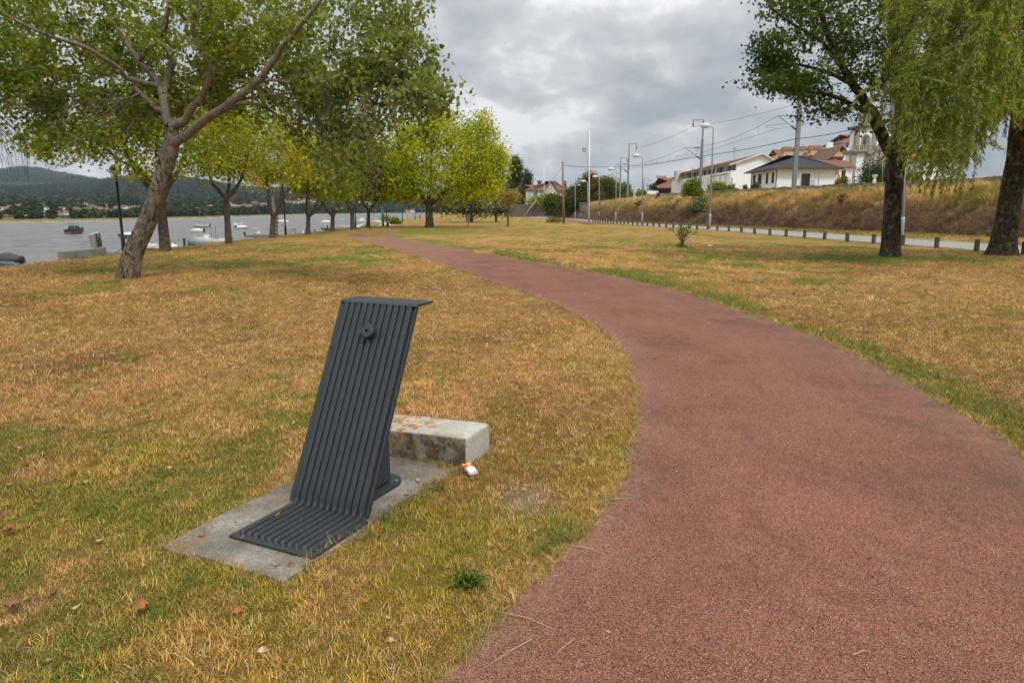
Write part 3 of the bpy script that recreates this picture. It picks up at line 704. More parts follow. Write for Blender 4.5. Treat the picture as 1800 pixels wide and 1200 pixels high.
for (px, py, zz, L, lab) in ((486, 905, .062, .03, 'slim orange leaf stuck between the ribs of the foot plate'), (425, 944, .052, .025, 'tiny rusty leaf on the front edge of the foot plate')):
    p = G(px, py, zz); vs, fs = leaf_mesh(L*1.6, .15, int(px)); vs = [(a, b_*.4, c_-.010) for a, b_, c_ in vs]
    q = MB(); q.add(vs, fs); o = q.build('fallen_leaf', M['dleaf'], recalc=False, smooth=True); o.location = (p[0], p[1], zz-.004); o.rotation_euler[2] = R(58)
    tag(o, lab, 'leaf', 'dead leaves on the fountain foot plate')
M['straw'] = plain('straw', (.52, .36, .18), .8, .3, 20)
for i, (a, b_, lab) in enumerate((((868, 1080), (978, 1112), 'long dry grass stalk lying on the path near the bottom'), ((988, 962), (1065, 978), 'dry stalk poking from the grass onto the path beside the slab level'), ((1052, 886), (1120, 880), 'pale dry stalk lying on the path edge at the bend'), ((1008, 1130), (972, 1160), 'short thin straw on the red path'), ((935, 1130), (850, 1180), 'long straw at the grass edge of the path, lowest'), ((885, 1078), (898, 1070), 'short thick straw crossing the long stalk'), ((1500, 1158), (1530, 1150), 'short straw lying on the path at bottom right'))):
    p, q_ = G(*a), G(*b_); p[2] = .018; q_[2] = .013; mid_ = (p+q_)/2+np.array([.01, .012, .004])
    tag(MB().tube([p, mid_, q_], [.0022, .0018, .0008], 5).build('straw', M['straw'], smooth=True), lab, 'straw', 'dry stalks lying on the path')
# ------------------------------------------------------------------ trees
def leaf_mat(name, under=None, trans=.3, umix=.8, rough=.5):
    m, t, b = new_mat(name); c = attr(t, 'lcol').outputs['Vector']
    if under:
        g = nd(t, 'ShaderNodeNewGeometry'); c2 = mixc(t, mth(t, 'MULTIPLY', g.outputs['Backfacing'], umix), c, under)
    else: c2 = c
    t.links.new(c2, b.inputs['Base Color']); b.inputs['Roughness'].default_value = rough+.12; b.inputs['Specular IOR Level'].default_value = .16
    tr = nd(t, 'ShaderNodeBsdfTranslucent'); vm = t.nodes.new('ShaderNodeVectorMath'); vm.operation = 'MULTIPLY'; t.links.new(c, vm.inputs[0]); vm.inputs[1].default_value = (1.5, 1.5, .7); t.links.new(vm.outputs[0], tr.inputs[0])
    mx_ = nd(t, 'ShaderNodeMixShader'); mx_.inputs[0].default_value = trans; t.links.new(b.outputs[0], mx_.inputs[1]); t.links.new(tr.outputs[0], mx_.inputs[2])
    t.links.new(mx_.outputs[0], t.nodes['Material Output'].inputs[0]); return m
M['leaf_poplar'] = leaf_mat('poplar_leaf', (.26, .285, .13), .40, .42, .42)
M['leaf'] = leaf_mat('green_leaf', None, .38)
M['leaf_silver'] = leaf_mat('silver_leaf', (.40, .44, .36), .25, .7)
M['leaf_willow'] = leaf_mat('willow_leaf', (.36, .38, .17), .35, .5, .45)
def bark(name, c1, c2, lich, sc=1.0, bs=1.0):
    m, t, b = new_mat(name); oc = objco(t, 'Object', (1, 1, .38))
    n_ = noise(t, oc, 16*sc, 7, .72, 1.2); f = noise(t, oc, 60*sc, 4, .7, .5); g = noise(t, objco(t), 3.0*sc, 6, .65)
    c = mixc(t, ramp(t, n_, [(.38, 0), (.6, 1)]), c1, c2)
    l_ = ramp(t, noise(t, objco(t), 9*sc, 7, .75), [(.53, 0), (.60, 1)]); c = mixc(t, mth(t, 'MULTIPLY', l_, .62), c, lich)
    k = mth(t, 'ADD', mth(t, 'MULTIPLY', g, .9), mth(t, 'MULTIPLY', f, .6)); k = mth(t, 'ADD', k, .25)
    vm = t.nodes.new('ShaderNodeVectorMath'); vm.operation = 'SCALE'; t.links.new(c, vm.inputs[0]); t.links.new(k, vm.inputs['Scale'])
    t.links.new(vm.outputs[0], b.inputs['Base Color']); b.inputs['Roughness'].default_value = .95; b.inputs['Specular IOR Level'].default_value = .15
    bump(t, b, mth(t, 'ADD', mth(t, 'MULTIPLY', n_, 1.4), f), bs, .05); return m
M['bark_pop'] = bark('poplar_bark', (.035, .027, .017), (.34, .285, .21), (.40, .38, .27), .62)
M['bark_dark'] = bark('dark_bark', (.016, .012, .009), (.115, .09, .06), (.26, .25, .17), .6, 1.0)
M['bark_mid'] = bark('brown_bark', (.060, .045, .032), (.20, .155, .11), (.27, .24, .17), .9)
M['bark_limb'] = bark('pale_limb_bark', (.11, .088, .062), (.31, .26, .20), (.36, .33, .27), 1.6, .5)

def tubes(chains, nside=7):
    vs = []; fs = []; o = 0
    for P, r, ns in chains:
        P = np.asarray(P); n = len(P)
        if n < 2: continue
        T = np.gradient(P, axis=0); T /= np.linalg.norm(T, axis=1)[:, None]+1e-9
        a = np.cross(T[0], [0, 0, 1.]);
        if np.linalg.norm(a) < .1: a = np.cross(T[0], [1., 0, 0])
        A = []
        for k in range(n):
            a = a-T[k]*a.dot(T[k]); a /= np.linalg.norm(a)+1e-9; A.append(a)
        A = np.array(A); Bv = np.cross(T, A); th = np.arange(ns)*2*np.pi/ns
        ring = P[:, None]+(A[:, None]*np.cos(th)[None, :, None]+Bv[:, None]*np.sin(th)[None, :, None])*np.asarray(r)[:, None, None] if np.ndim(r) == 1 else P[:, None]+(A[:, None]*np.cos(th)[None, :, None]+Bv[:, None]*np.sin(th)[None, :, None])*r[:, :, None]
        vs.append(ring.reshape(-1, 3)); i = (np.arange(n-1)[:, None]*ns+np.arange(ns)[None]); j_ = np.roll(i, -1, 1)
        fs.append(np.stack([i, j_, j_+ns, i+ns], 2).reshape(-1, 4)+o); o += n*ns
    return np.concatenate(vs), np.concatenate(fs)
def leaves_np(C, size, aspect, nbias, droop, rg, cup=.18):
    n = len(C); nr = rg.normal(size=(n, 3)); nr[:, 2] += nbias; nr /= np.linalg.norm(nr, axis=1)[:, None]
    d = rg.normal(size=(n, 3)); d[:, 2] -= droop; d -= nr*(d*nr).sum(1)[:, None]; d /= np.linalg.norm(d, axis=1)[:, None]+1e-9
    s = np.cross(nr, d); L = size*rg.uniform(.65, 1.3, n)[:, None]
    v = np.stack([C, C+d*L*.42+s*L*aspect*.5+nr*L*cup, C+d*L, C+d*L*.42-s*L*aspect*.5+nr*L*cup], 1).reshape(-1, 3)
    b_ = np.arange(n)*4; f = np.stack([np.stack([b_, b_+2, b_+1], 1), np.stack([b_, b_+3, b_+2], 1)], 1).reshape(-1, 3)
    return v, f
def leafcolor(C, pal, rg, clump=.5, seed=0, yfun=None):
    pal = [(np.array(c), w_) for c, w_ in pal]; cols = np.array([c for c, _ in pal]); w_ = np.array([x for _, x in pal]); cw = np.cumsum(w_)/w_.sum()
    nz = fbm(C[:, 0]*.7+C[:, 2]*.4, C[:, 1]*.7+C[:, 2]*.8, 3, seed); nz = np.clip((nz-.5)*2.2+.5, 0, 1)
    u_ = np.clip(clump*nz+(1-clump)*rg.uniform(0, 1, len(C)), 0, .999)
    idx = np.searchsorted(cw, u_).clip(0, len(cols)-1)
    return cols[idx]*rg.uniform(.72, 1.28, len(C))[:, None]
def grow(limbs, env, N, rg, step=.35, tipr=.006, gap=0, attach_pow=.12, expo=2.35, sag=0.0, reach=1e9, up=0.0):
    """limbs: list of polylines [(x,y,z,r)...]; env: list of (centre, radii, weight). returns nodes, parents, radii, tips"""
    P = []; par = []; rad0 = []; plen = []; limb_id = []
    for li, L in enumerate(limbs):
        L = np.array(L, float); seg = np.concatenate([[0], np.cumsum(np.linalg.norm(np.diff(L[:, :3], axis=0), axis=1))])
        k = max(2, int(seg[-1]/(step*.7))+1); sm = np.array(catmull(L, 6)); s2 = np.concatenate([[0], np.cumsum(np.linalg.norm(np.diff(sm[:, :3], axis=0), axis=1))])
        q = np.linspace(0, s2[-1], k); pts = np.stack([np.interp(q, s2, sm[:, c]) for c in range(4)], 1)
        if li == 0: pr = -1
        else:
            D = np.linalg.norm(np.array(P)-pts[0, :3], axis=1); pr = int(D.argmin()); pts = pts[1:]
        for a, p in enumerate(pts):
            jit = rg.normal(size=3)*p[3]*.12
            P.append(p[:3]+jit); par.append(pr if a == 0 else len(P)-2); rad0.append(p[3]); limb_id.append(li)
            plen.append(0 if par[-1] < 0 else plen[par[-1]]+np.linalg.norm(P[-1]-P[par[-1]]))
    nl = len(P); wts = np.array([e[2] for e in env], float); wts /= wts.sum(); A = []
    for e, w_ in zip(env, wts):
        c, r = np.array(e[0], float), np.array(e[1], float); k = int(N*w_)
        if k < 1: continue
        q = rg.normal(size=(k, 3)); q /= np.linalg.norm(q, axis=1)[:, None]; q *= (rg.uniform(0.08, 1, k)**.42)[:, None]
        A.append(c+q*r)
    A = np.concatenate(A)
    if gap:
        nz = fbm(A[:, 0]*gapf+A[:, 2]*.6*gapf, A[:, 1]*gapf-A[:, 2]*1.1*gapf, 2, int(rg.integers(1000))); A = A[nz > gap]
    A = A[A[:, 2] > .25*0+.6]
    base = np.array(P); D = np.array([np.linalg.norm(base-a, axis=1).min() for a in A]); A = A[np.argsort(D)]
    cap = nl+len(A)*6; NP = np.zeros((cap, 3)); NP[:nl] = base; NL = np.zeros(cap); NL[:nl] = plen; n = nl; tips = []; ok = np.array(rad0) < 1e9
    skip = np.zeros(cap); skip[:nl] = 0
    z_low = base[:, 2].max()*.0
    for a in A:
        d = np.linalg.norm(NP[:n]-a, axis=1); cst = d+attach_pow*NL[:n]+up*np.maximum(NP[:n, 2]-a[2], 0)
        # never leave from the bare lower trunk
        cst[:n] += (NP[:n, 2] < zmin_attach)*50
        j_ = int(cst.argmin()); dist = d[j_]; k = min(max(1, int(dist/step)), 5); p0 = NP[j_].copy(); pr = j_
        if dist > reach: continue
        perp = rg.normal(size=3)*dist*.10
        for q in range(1, k+1):
            f = q/k; x = p0+(a-p0)*f+perp*math.sin(math.pi*f)+np.array([0, 0, sag*dist*math.sin(math.pi*f)])
            NP[n] = x; par.append(pr); NL[n] = NL[pr]+np.linalg.norm(x-NP[pr]); rad0.append(0); pr = n; n += 1
        tips.append(n-1)
    NP = NP[:n]; par = np.array(par); r = np.full(n, tipr)**expo; child = np.zeros(n, bool)
    acc = np.zeros(n)
    for i in range(n-1, -1, -1):
        v_ = acc[i] if acc[i] > 0 else tipr**expo
        acc[i] = v_
        if par[i] >= 0: acc[par[i]] += v_
    rad = acc**(1/expo)
    for i in range(nl): rad[i] = rad0[i]
    # side twigs never thicker than their parent
    for i in range(nl, n): rad[i] = min(rad[i], rad[par[i]]*.8)
    return NP, par, rad, tips, nl, limb_id
def chains_from(NP, par, rad, lo, hi, nsides):
    n = len(NP); kids = [[] for _ in range(n)]
    for i in range(n):
        if par[i] >= 0: kids[par[i]].append(i)
    out = []; used = set()
    for i in range(lo, hi):
        p = par[i]
        if i in used: continue
        ch = [i] if p < 0 else [p, i]; used.add(i); c = i
        while True:
            ks = [k for k in kids[c] if lo <= k < hi and k not in used]
            if not ks: break
            k = max(ks, key=lambda q: rad[q]); ch.append(k); used.add(k); c = k
        r = rad[ch].copy()
        if p >= 0: r[0] = min(rad[p], r[1]*1.15)
        P = NP[ch]
        if len(P) > 1: out.append((P, r, nsides(r[min(1, len(r)-1)])))
    return out
zmin_attach = 1.0
gapf = .8
def footfix(limbs):
    a, b_ = limbs[0][0], limbs[0][1]; k = b_[1]/a[1]; return [[(a[0]*k, b_[1], a[2]-.1, a[3])]+list(limbs[0][1:])]+list(limbs[1:])
def rough_ring(P, r, ns, amp, rg, flare=0, twist=.2):
    n = len(P); th = np.arange(ns)*2*np.pi/ns; s = np.concatenate([[0], np.cumsum(np.linalg.norm(np.diff(P, axis=0), axis=1))])
    sd = int(rg.integers(1000)); rr = np.zeros((n, ns))
    for k in range(n):
        nz = fbm(np.cos(th)*1.8+9+s[k]*twist, np.sin(th)*1.8+5+s[k]*1.4, 4, sd)-.5
        n2 = fbm(th*3.2*1.27, np.full(ns, s[k]*4.0), 3, sd+5)-.5
        fl = flare*math.exp(-max(s[k]-.05, 0)/.30)*(.75+.4*np.cos(th*4+sd)); rr[k] = r[k]*(1+amp*nz*2+amp*.8*n2+fl)
    return rr
def tree(name, label, cat, limbs, env, N, lpt, lsize, pal, lmat, bmat, seed, spread=.3, aspect=.85, nb=.5, droop=.3, step=.35, tipr=.006, gap=.36, group=None, zmin=1.0, clump=.5, sag=0, dense_trunk=True, yellow=None, attach=.12, flare=.35, leafz=None, up=0.0, flat=.75, bare=0.0, gf=.8):
    global zmin_attach, gapf
    zmin_attach = zmin; gapf = gf; rg = np.random.default_rng(seed); limbs = footfix(limbs)
    NP, par, rad, tips, nl, lid = grow(limbs, env, N, rg, step, tipr, gap, attach, sag=sag, up=up)
    root = empty(name, limbs[0][0][:3], label, cat, group)
    # trunk: fine rings
    L0 = np.array(limbs[0], float); sm = np.array(catmull(L0, 10 if dense_trunk else 4)); P = sm[:, :3]; r = sm[:, 3]
    if dense_trunk:
        s = np.concatenate([[0], np.cumsum(np.linalg.norm(np.diff(P, axis=0), axis=1))]); q = np.arange(0, s[-1], .045); P = np.stack([np.interp(q, s, P[:, c]) for c in range(3)], 1); r = np.interp(q, s, r); ns = 40; amp = .10
    else: ns = 12; amp = .08
    rr = rough_ring(P, r, ns, amp, rg, flare)
    v_, f_ = tubes([(P, rr, ns)]); me = mesh_np('trunk', v_, f_); me.materials.append(bmat[0]); me.polygons.foreach_set('use_smooth', np.ones(len(f_), bool)); link(me, 'trunk', root)
    # main limbs: each its own part
    lid = np.array(lid)
    for li in range(1, len(limbs)):
        ix = np.where(lid == li)[0]
        ch = np.concatenate([[par[ix[0]]], ix]); P = NP[ch]; r = rad[ch].copy(); r[0] = min(rad[ch[0]]*.92, r[1]*1.25); nss = 14 if r[1] > .05 else 8
        rr = rough_ring(P, r, nss, .07, rg)
        v_, f_ = tubes([(P, rr, nss)]); me = mesh_np('limb', v_, f_); me.materials.append(bmat[1]); me.polygons.foreach_set('use_smooth', np.ones(len(f_), bool)); link(me, 'limb', root)
    ch = chains_from(NP, par, rad, nl, len(NP), lambda r_: 6 if r_ > .03 else 4 if r_ > .012 else 3)
    v_, f_ = tubes(ch); me = mesh_np('branches', v_, f_); me.materials.append(bmat[1]); me.polygons.foreach_set('use_smooth', np.ones(len(f_), bool)); o = link(me, 'branches', root); o['kind'] = 'stuff'
    # leaves along the outer twigs
    T = np.array(tips)
    if bare > 0: T = T[rg.uniform(0, 1, len(T)) > bare]
    C = []; pc = NP[T]; pp_ = NP[par[T]]
    k = lpt; f = rg.uniform(-.3, 1.15, (len(T), k)); base = pp_[:, None]+(pc-pp_)[:, None]*f[:, :, None]
    off = rg.normal(size=(len(T), k, 3))*spread*np.array([1, 1, flat]); C = (base+off).reshape(-1, 3)
    cnt = rg.uniform(0, 1, (len(T), k)) < rg.uniform(.35, 1.0, (len(T), 1)); C = C[cnt.ravel()]
    C = C[C[:, 2] > (leafz or .5)]
    lv, lf = leaves_np(C, lsize, aspect, nb, droop, rg)
    col = leafcolor(C, pal, rg, clump, seed)
    if yellow is not None: col = yellow(C, col, rg)
    me = mesh_np('crown', lv, lf); me.materials.append(lmat)
    a = me.attributes.new('lcol', 'FLOAT_VECTOR', 'POINT'); a.data.foreach_set('vector', np.repeat(col, 4, 0).astype(np.float32).ravel())
    o = link(me, 'crown', root); o['kind'] = 'stuff'; TRIS.append((name, len(lf), len(f_))); return root
TRIS = []
def lp(px, py, y, r): p = at(px, py, y); return (p[0], p[1], p[2], r)
def gp(px, py, r, dz=-.05): p = G(px, py); return (p[0], p[1], dz, r)

# --- 1 the leaning white poplar in front on the left
P_OLIVE = [((.11, .155, .009), 3), ((.18, .22, .013), 3), ((.26, .27, .020), 2.0), ((.055, .088, .007), 1.6), ((.33, .30, .03), .5)]
y0 = 16.3
limbs = [[gp(222, 492, .245), lp(228, 470, y0, .235), lp(236, 440, y0, .22), lp(252, 405, y0, .205), lp(268, 365, y0, .195), lp(283, 318, y0-.1, .185), lp(296, 275, y0-.1, .185), lp(303, 245, y0-.1, .17), lp(301, 222, y0-.1, .14)],
 [lp(306, 252, y0-.1, .11), lp(330, 236, y0-.4, .10), lp(352, 218, y0-.7, .095), lp(372, 203, y0-.9, .09), lp(400, 186, y0-1.2, .085), lp(425, 165, y0-1.5, .08), lp(452, 145, y0-1.8, .072), lp(478, 112, y0-2, .065), lp(497, 80, y0-2.2, .055), lp(530, 42, y0-2.4, .045), lp(558, 8, y0-2.6, .035), lp(590, -40, y0-2.8, .025)],
 [lp(300, 228, y0-.1, .12), lp(292, 200, y0, .10), lp(284, 160, y0+.2, .09), lp(266, 130, y0+.4, .075), lp(243, 105, y0+.5, .065), lp(222, 75, y0+.7, .06), lp(200, 40, y0+.8, .05), lp(180, 0, y0+1, .04), lp(160, -60, y0+1.2, .03)],
 [lp(318, 225, y0-.1, .10), lp(335, 195, y0-.3, .085), lp(352, 172, y0-.4, .075), lp(366, 148, y0-.5, .07), lp(370, 120, y0-.6, .06), lp(352, 90, y0-.8, .05), lp(338, 50, y0-1, .045), lp(345, 10, y0-1.2, .035), lp(350, -60, y0-1.4, .03)],
 [lp(286, 170, y0+.2, .09), lp(296, 130, y0+.4, .08), lp(302, 100, y0+.6, .07), lp(275, 60, y0+.9, .06), lp(295, 20, y0+1.1, .05), lp(300, -60, y0+1.4, .035)],
 [lp(243, 106, y0+.5, .055), lp(262, 85, y0+.2, .05), lp(285, 60, y0, .045), lp(296, 20, y0-.4, .04), lp(305, -30, y0-.8, .03)],
 [lp(232, 150, y0-.2, .055), lp(210, 122, y0-.6, .05), lp(172, 96, y0-1, .046), lp(138, 78, y0-1.3, .042), lp(100, 68, y0-1.6, .036), lp(55, 50, y0-2, .03), lp(0, 20, y0-2.3, .022)],
 [lp(290, 205, y0, .07), lp(255, 172, y0-.1, .062), lp(232, 150, y0-.2, .056)],
 [lp(430, 160, y0-1.5, .042), lp(470, 140, y0-1.6, .036), lp(530, 152, y0-1.4, .028), lp(600, 168, y0-1.4, .022), lp(665, 183, y0-2, .018), lp(740, 184, y0-2.8, .012), lp(800, 182, y0-3.2, .007)],
 [lp(402, 186, y0-1.2, .04), lp(450, 183, y0-.9, .036), lp(490, 205, y0-.7, .03), lp(530, 240, y0-.5, .022), lp(560, 270, y0-.4, .015)],
 [lp(410, 178, y0-1.3, .03), lp(470, 168, y0-1.5, .024), lp(520, 165, y0-1.5, .019), lp(580, 190, y0-1.6, .014), lp(640, 228, y0-2, .010), lp(700, 262, y0-2.3, .007)],
 [lp(222, 235, y0+.2, .03), lp(205, 222, y0-.4, .03), lp(160, 232, y0-1, .022), lp(110, 262, y0-1.4, .014)],
 [lp(296, 262, y0, .04), lp(262, 195, y0+.8, .036), lp(250, 215, y0+.3, .03), lp(222, 232, y0+.2, .026)]]
limbs[12] = [lp(288, 215, y0, .045), lp(262, 192, y0+.1, .04), lp(245, 205, y0+.1, .035), lp(222, 233, y0, .028)]
limbs = limbs[:11]+[limbs[12], limbs[11]]
def E(px, py, y, rx, ry, rz, w_): return (at(px, py, y), (rx, ry, rz), w_)
env = [E(300, 90, 18.0, 3.2, 1.9, 1.5, 2.2), E(130, 90, 17.4, 2.6, 2.0, 1.5, 2.4), E(60, 175, 15.6, 1.6, 1.5, .75, .9), E(40, 60, 15.6, 2.4, 2, 1.4, 1.5), E(470, 60, 16.6, 2.2, 1.5, 1.3, 1.6), E(590, 80, 15.4, 1.9, 1.5, 1.2, 1.15), E(660, 175, 14.8, 1.8, 1.3, .7, 1.0), E(560, 200, 15.4, 1.7, 1.2, .8, .7),
 E(570, 275, 15.2, 1.5, 1.1, .75, .6), E(450, 170, 17.0, 1.7, 1.4, .8, .75), E(200, 205, 16.9, 1.9, 1.3, .7, 1.0), E(110, 255, 15.4, 1.2, 1.0, .36, .35), E(750, 180, 13.4, .9, .8, .30, .3), E(680, 235, 13.8, .9, .9, .40, .3), E(690, 100, 14.2, 1.1, 1.0, .5, .4), E(690, 10, 14.4, .8, 1, .6, .3), E(390, 130, 17.4, 2, 1.4, 1.0, .9), E(300, -120, 16.6, 3.6, 3, 1.7, 1.0), E(610, 335, 14.6, .7, .9, .35, .16), E(350, 40, 14.6, 2.0, .7, .8, .35)]
def yel1(C, col, rg):
    pxx = 900+FPX*C[:, 0]/C[:, 1]; k = (rg.uniform(0, 1, len(C)) < .5*sstep(430, 640, pxx))[:, None]; col = np.where(k, col*.5+np.array([.17, .185, .10])*rg.uniform(.7, 1.2, len(C))[:, None], col)
    for (px, py, y, rad_) in ((105, 170, 15.3, .45), (112, 120, 15.3, .3), (440, 300, 15, .2), (395, 90, 15, .2)):
        c = at(px, py, y); d = np.linalg.norm((C-c)*np.array([1, .5, 1]), axis=1); k = (d < rad_)*(rg.uniform(0, 1, len(C)) < .75*np.exp(-(d/rad_)**2*1.2)*(fbm(C[:, 0]*3, C[:, 2]*3, 2, 5) > .45))
        col = np.where(k[:, None], np.array([.52, .36, .02])*rg.uniform(.7, 1.1, len(C))[:, None], col)
    return col
tree('poplar_tree', 'large leaning white poplar with furrowed grey trunk on the left lawn', 'tree', limbs, env, 4500, 24, .098, P_OLIVE, M['leaf_poplar'], (M['bark_pop'], M['bark_limb']), 11, spread=.105, step=.3, tipr=.0036, gap=.47, gf=1.6, zmin=4.0, sag=.03, yellow=yel1, attach=.10, nb=.2, flare=.22)

# --- river-side row
P_ROW = [((.15, .195, .014), 3), ((.25, .28, .018), 3), ((.36, .36, .022), 2.2), ((.48, .38, .025), 1.0), ((.06, .085, .010), 1.2)]
P_YEL = [((.18, .20, .016), 2), ((.33, .32, .02), 3), ((.50, .42, .022), 2.2), ((.64, .45, .018), .9)]
def rowtree(px, py, y, r, forks, env, N, lpt, ls, pal, seed, label, zf, **kw):
    g = G(px, py); s = y/ g[1]
    fx, fy = forks[0]
    L = [[gp(px, py+1, r*1.12), lp(px+(fx-px)*.35, py+(fy-py)*.3, g[1], r), lp(px+(fx-px)*.75, py+(fy-py)*.7, g[1], r*.92), lp(fx, fy, g[1], r*.9)]]
    for i, f in enumerate(forks[1:]):
        dy = [-.6, .7, .2, -.9, .9][i % 5]; rr_ = r*f[-1]; pts = f[:-1]
        L.append([lp(fx, fy, g[1], rr_)]+[lp(a, b_, g[1]+dy*(k+1)/len(pts)*2.2, rr_*(1-.62*(k+1)/len(pts))) for k, (a, b_) in enumerate(pts)])
    EV = [E(a, b_, g[1]+dy_, rx*g[1]/FPX, ry_, rz*g[1]/FPX, w_) for (a, b_, dy_, rx, ry_, rz, w_) in env]
    return tree('riverside_tree', label, 'tree', L, EV, N, lpt, ls, pal, M['leaf'], (M['bark_mid'], M['bark_mid']), seed, group='row of trees along the river bank', zmin=zf, dense_trunk=False, **kw)
rowtree(291, 441, 28, .19, [(283, 352), ((262, 330), (235, 292), (215, 250), .8), ((300, 320), (318, 290), (330, 250), .75), ((285, 315), (275, 270), (280, 220), .6), ((250, 300), (215, 285), (190, 265), .35)],
 [(300, 220, 0, 115, 3.2, 75, 3), (200, 225, -1, 85, 2.5, 50, 1.5), (110, 250, -2, 60, 1.8, 36, .7), (370, 190, 0, 70, 2.5, 60, 1), (345, 290, -1, 45, 1.4, 22, .4), (250, 300, -1.5, 30, 1.2, 18, .25)], 1100, 17, .125, P_ROW, 21, 'first riverside tree, standing just behind the leaning poplar trunk', 2.9, spread=.28, tipr=.006, step=.5, gap=.3)
rowtree(402, 428, 34, .15, [(398, 350), ((385, 335), (370, 318), (364, 280), .7), ((403, 320), (402, 280), (398, 240), .6), ((415, 330), (428, 305), (436, 270), .7)],
 [(400, 240, 0, 70, 3, 60, 2.2), (385, 300, 0, 42, 2, 22, .5), (430, 285, 0, 38, 2, 24, .5), (445, 210, 0, 60, 3, 45, 1)], 650, 17, .13, P_ROW, 22, 'second riverside tree with slim trunk and open Y shaped fork', 3.2, spread=.3, tipr=.006, step=.5, gap=.34)
rowtree(478, 418, 42, .16, [(480, 382), ((474, 360), (470, 325), (468, 290), .75), ((490, 368), (495, 340), (500, 300), .8), ((492, 362), (505, 335), (520, 305), .5)],
 [(480, 260, 0, 60, 3, 60, 2.2), (455, 310, 0, 28, 2, 20, .5), (515, 275, 0, 45, 2.5, 50, 1.3), (520, 320, -1, 18, 1.5, 16, .25)], 700, 17, .15, P_YEL, 23, 'third riverside tree with twin stems and yellow autumn leaves', 3.0, spread=.3, tipr=.007, step=.55, gap=.3)
rowtree(541, 412, 48, .16, [(542, 383), ((538, 365), (541, 340), (545, 300), .7), ((552, 368), (560, 350), (572, 330), .6), ((555, 372), (565, 362), (578, 345), .5)],
 [(545, 290, 0, 48, 3.4, 55, 2.2), (560, 330, 0, 30, 2, 22, .6), (530, 325, 0, 18, 2, 20, .3)], 600, 16, .17, P_ROW, 24, 'fourth riverside tree, forking low above the dark lamp post', 3.0, spread=.34, tipr=.008, step=.6, gap=.28)
rowtree(584, 407, 55, .16, [(585, 382), ((575, 370), (565, 355), (562, 320), .7), ((592, 368), (600, 350), (606, 320), .7), ((585, 360), (588, 335), .5)],
 [(585, 285, 0, 46, 4, 55, 2.2), (600, 335, 0, 24, 2, 20, .5), (565, 330, 0, 20, 2, 24, .4)], 560, 16, .19, P_ROW, 25, 'fifth riverside tree, just left of the path bend', 3.0, spread=.36, tipr=.009, step=.7, gap=.26)
rowtree(620, 403, 62, .19, [(619, 376), ((610, 360), (604, 340), (600, 310), .7), ((630, 362), (640, 345), (644, 320), .6)],
 [(620, 290, 0, 44, 4, 50, 2.2), (615, 340, 0, 26, 2, 18, .5)], 520, 15, .21, [((.085, .11, .03), 3), ((.15, .17, .035), 3), ((.25, .25, .06), 1), ((.05, .07, .02), 1)], 26, 'sixth riverside tree with thick short trunk beside the far lamp post', 3.2, spread=.4, tipr=.01, step=.8, gap=.26)
rowtree(647, 400, 68, .18, [(648, 372), ((640, 358), (632, 345), (625, 320), .7), ((657, 360), (665, 350), (675, 335), .7)],
 [(655, 300, 0, 44, 4, 45, 2.2), (650, 345, 0, 24, 2, 14, .5)], 480, 15, .22, [((.085, .11, .03), 3), ((.15, .17, .035), 3), ((.25, .25, .06), 1), ((.05, .07, .02), 1)], 27, 'seventh riverside tree, nearest to the concrete boat ramp', 3.2, spread=.4, tipr=.01, step=.8, gap=.26)

# --- big yellow green tree
g = G(755, 400); yb = g[1]; sc = yb/FPX
limbs = [[gp(755, 401, .42), lp(755, 390, yb, .37), lp(754, 372, yb, .35), lp(754, 357, yb, .34)],
 [lp(754, 360, yb, .22), lp(740, 345, yb-.5, .18), lp(725, 325, yb-1, .14), lp(712, 290, yb-1.5, .09), lp(705, 250, yb-2, .05)],
 [lp(754, 358, yb, .22), lp(755, 335, yb-.5, .18), lp(757, 300, yb-1, .13), lp(760, 250, yb-1, .08), lp(765, 215, yb, .05)],
 [lp(756, 358, yb, .22), lp(775, 342, yb-1, .17), lp(800, 322, yb-1.4, .13), lp(830, 290, yb-1.8, .08), lp(850, 260, yb-2, .05)],
 [lp(757, 360, yb, .2), lp(770, 350, yb+1, .15), lp(790, 320, yb+2, .1), lp(800, 280, yb+3, .05)]]
env = [E(765, 285, yb, 6.0, 5.5, 4.8, 3), E(700, 300, yb, 3.3, 4, 3.2, 1.4), E(835, 275, yb, 3.1, 3.6, 3.2, 1.6), E(760, 225, yb, 3.7, 3.5, 2.1, .9), E(840, 330, yb-1, 2.3, 2.5, 1.5, .6), E(680, 340, yb-1, 2.1, 2, 1.1, .4), E(848, 215, yb, .8, 1.2, 1.3, .16), E(868, 290, yb, 1.3, 1.5, 2.2, .4)]
tree('yellow_poplar', 'big yellow green broadleaf tree in the middle of the far lawn', 'tree', limbs, env, 2300, 24, .22, [((.26, .32, .012), 3), ((.39, .42, .012), 3.4), ((.52, .48, .014), 2), ((.60, .47, .016), .7), ((.13, .18, .012), .8)], M['leaf'], (M['bark_mid'], M['bark_mid']), 31, spread=.42, step=.7, tipr=.012, gap=.30, zmin=3, nb=.3, dense_trunk=False)
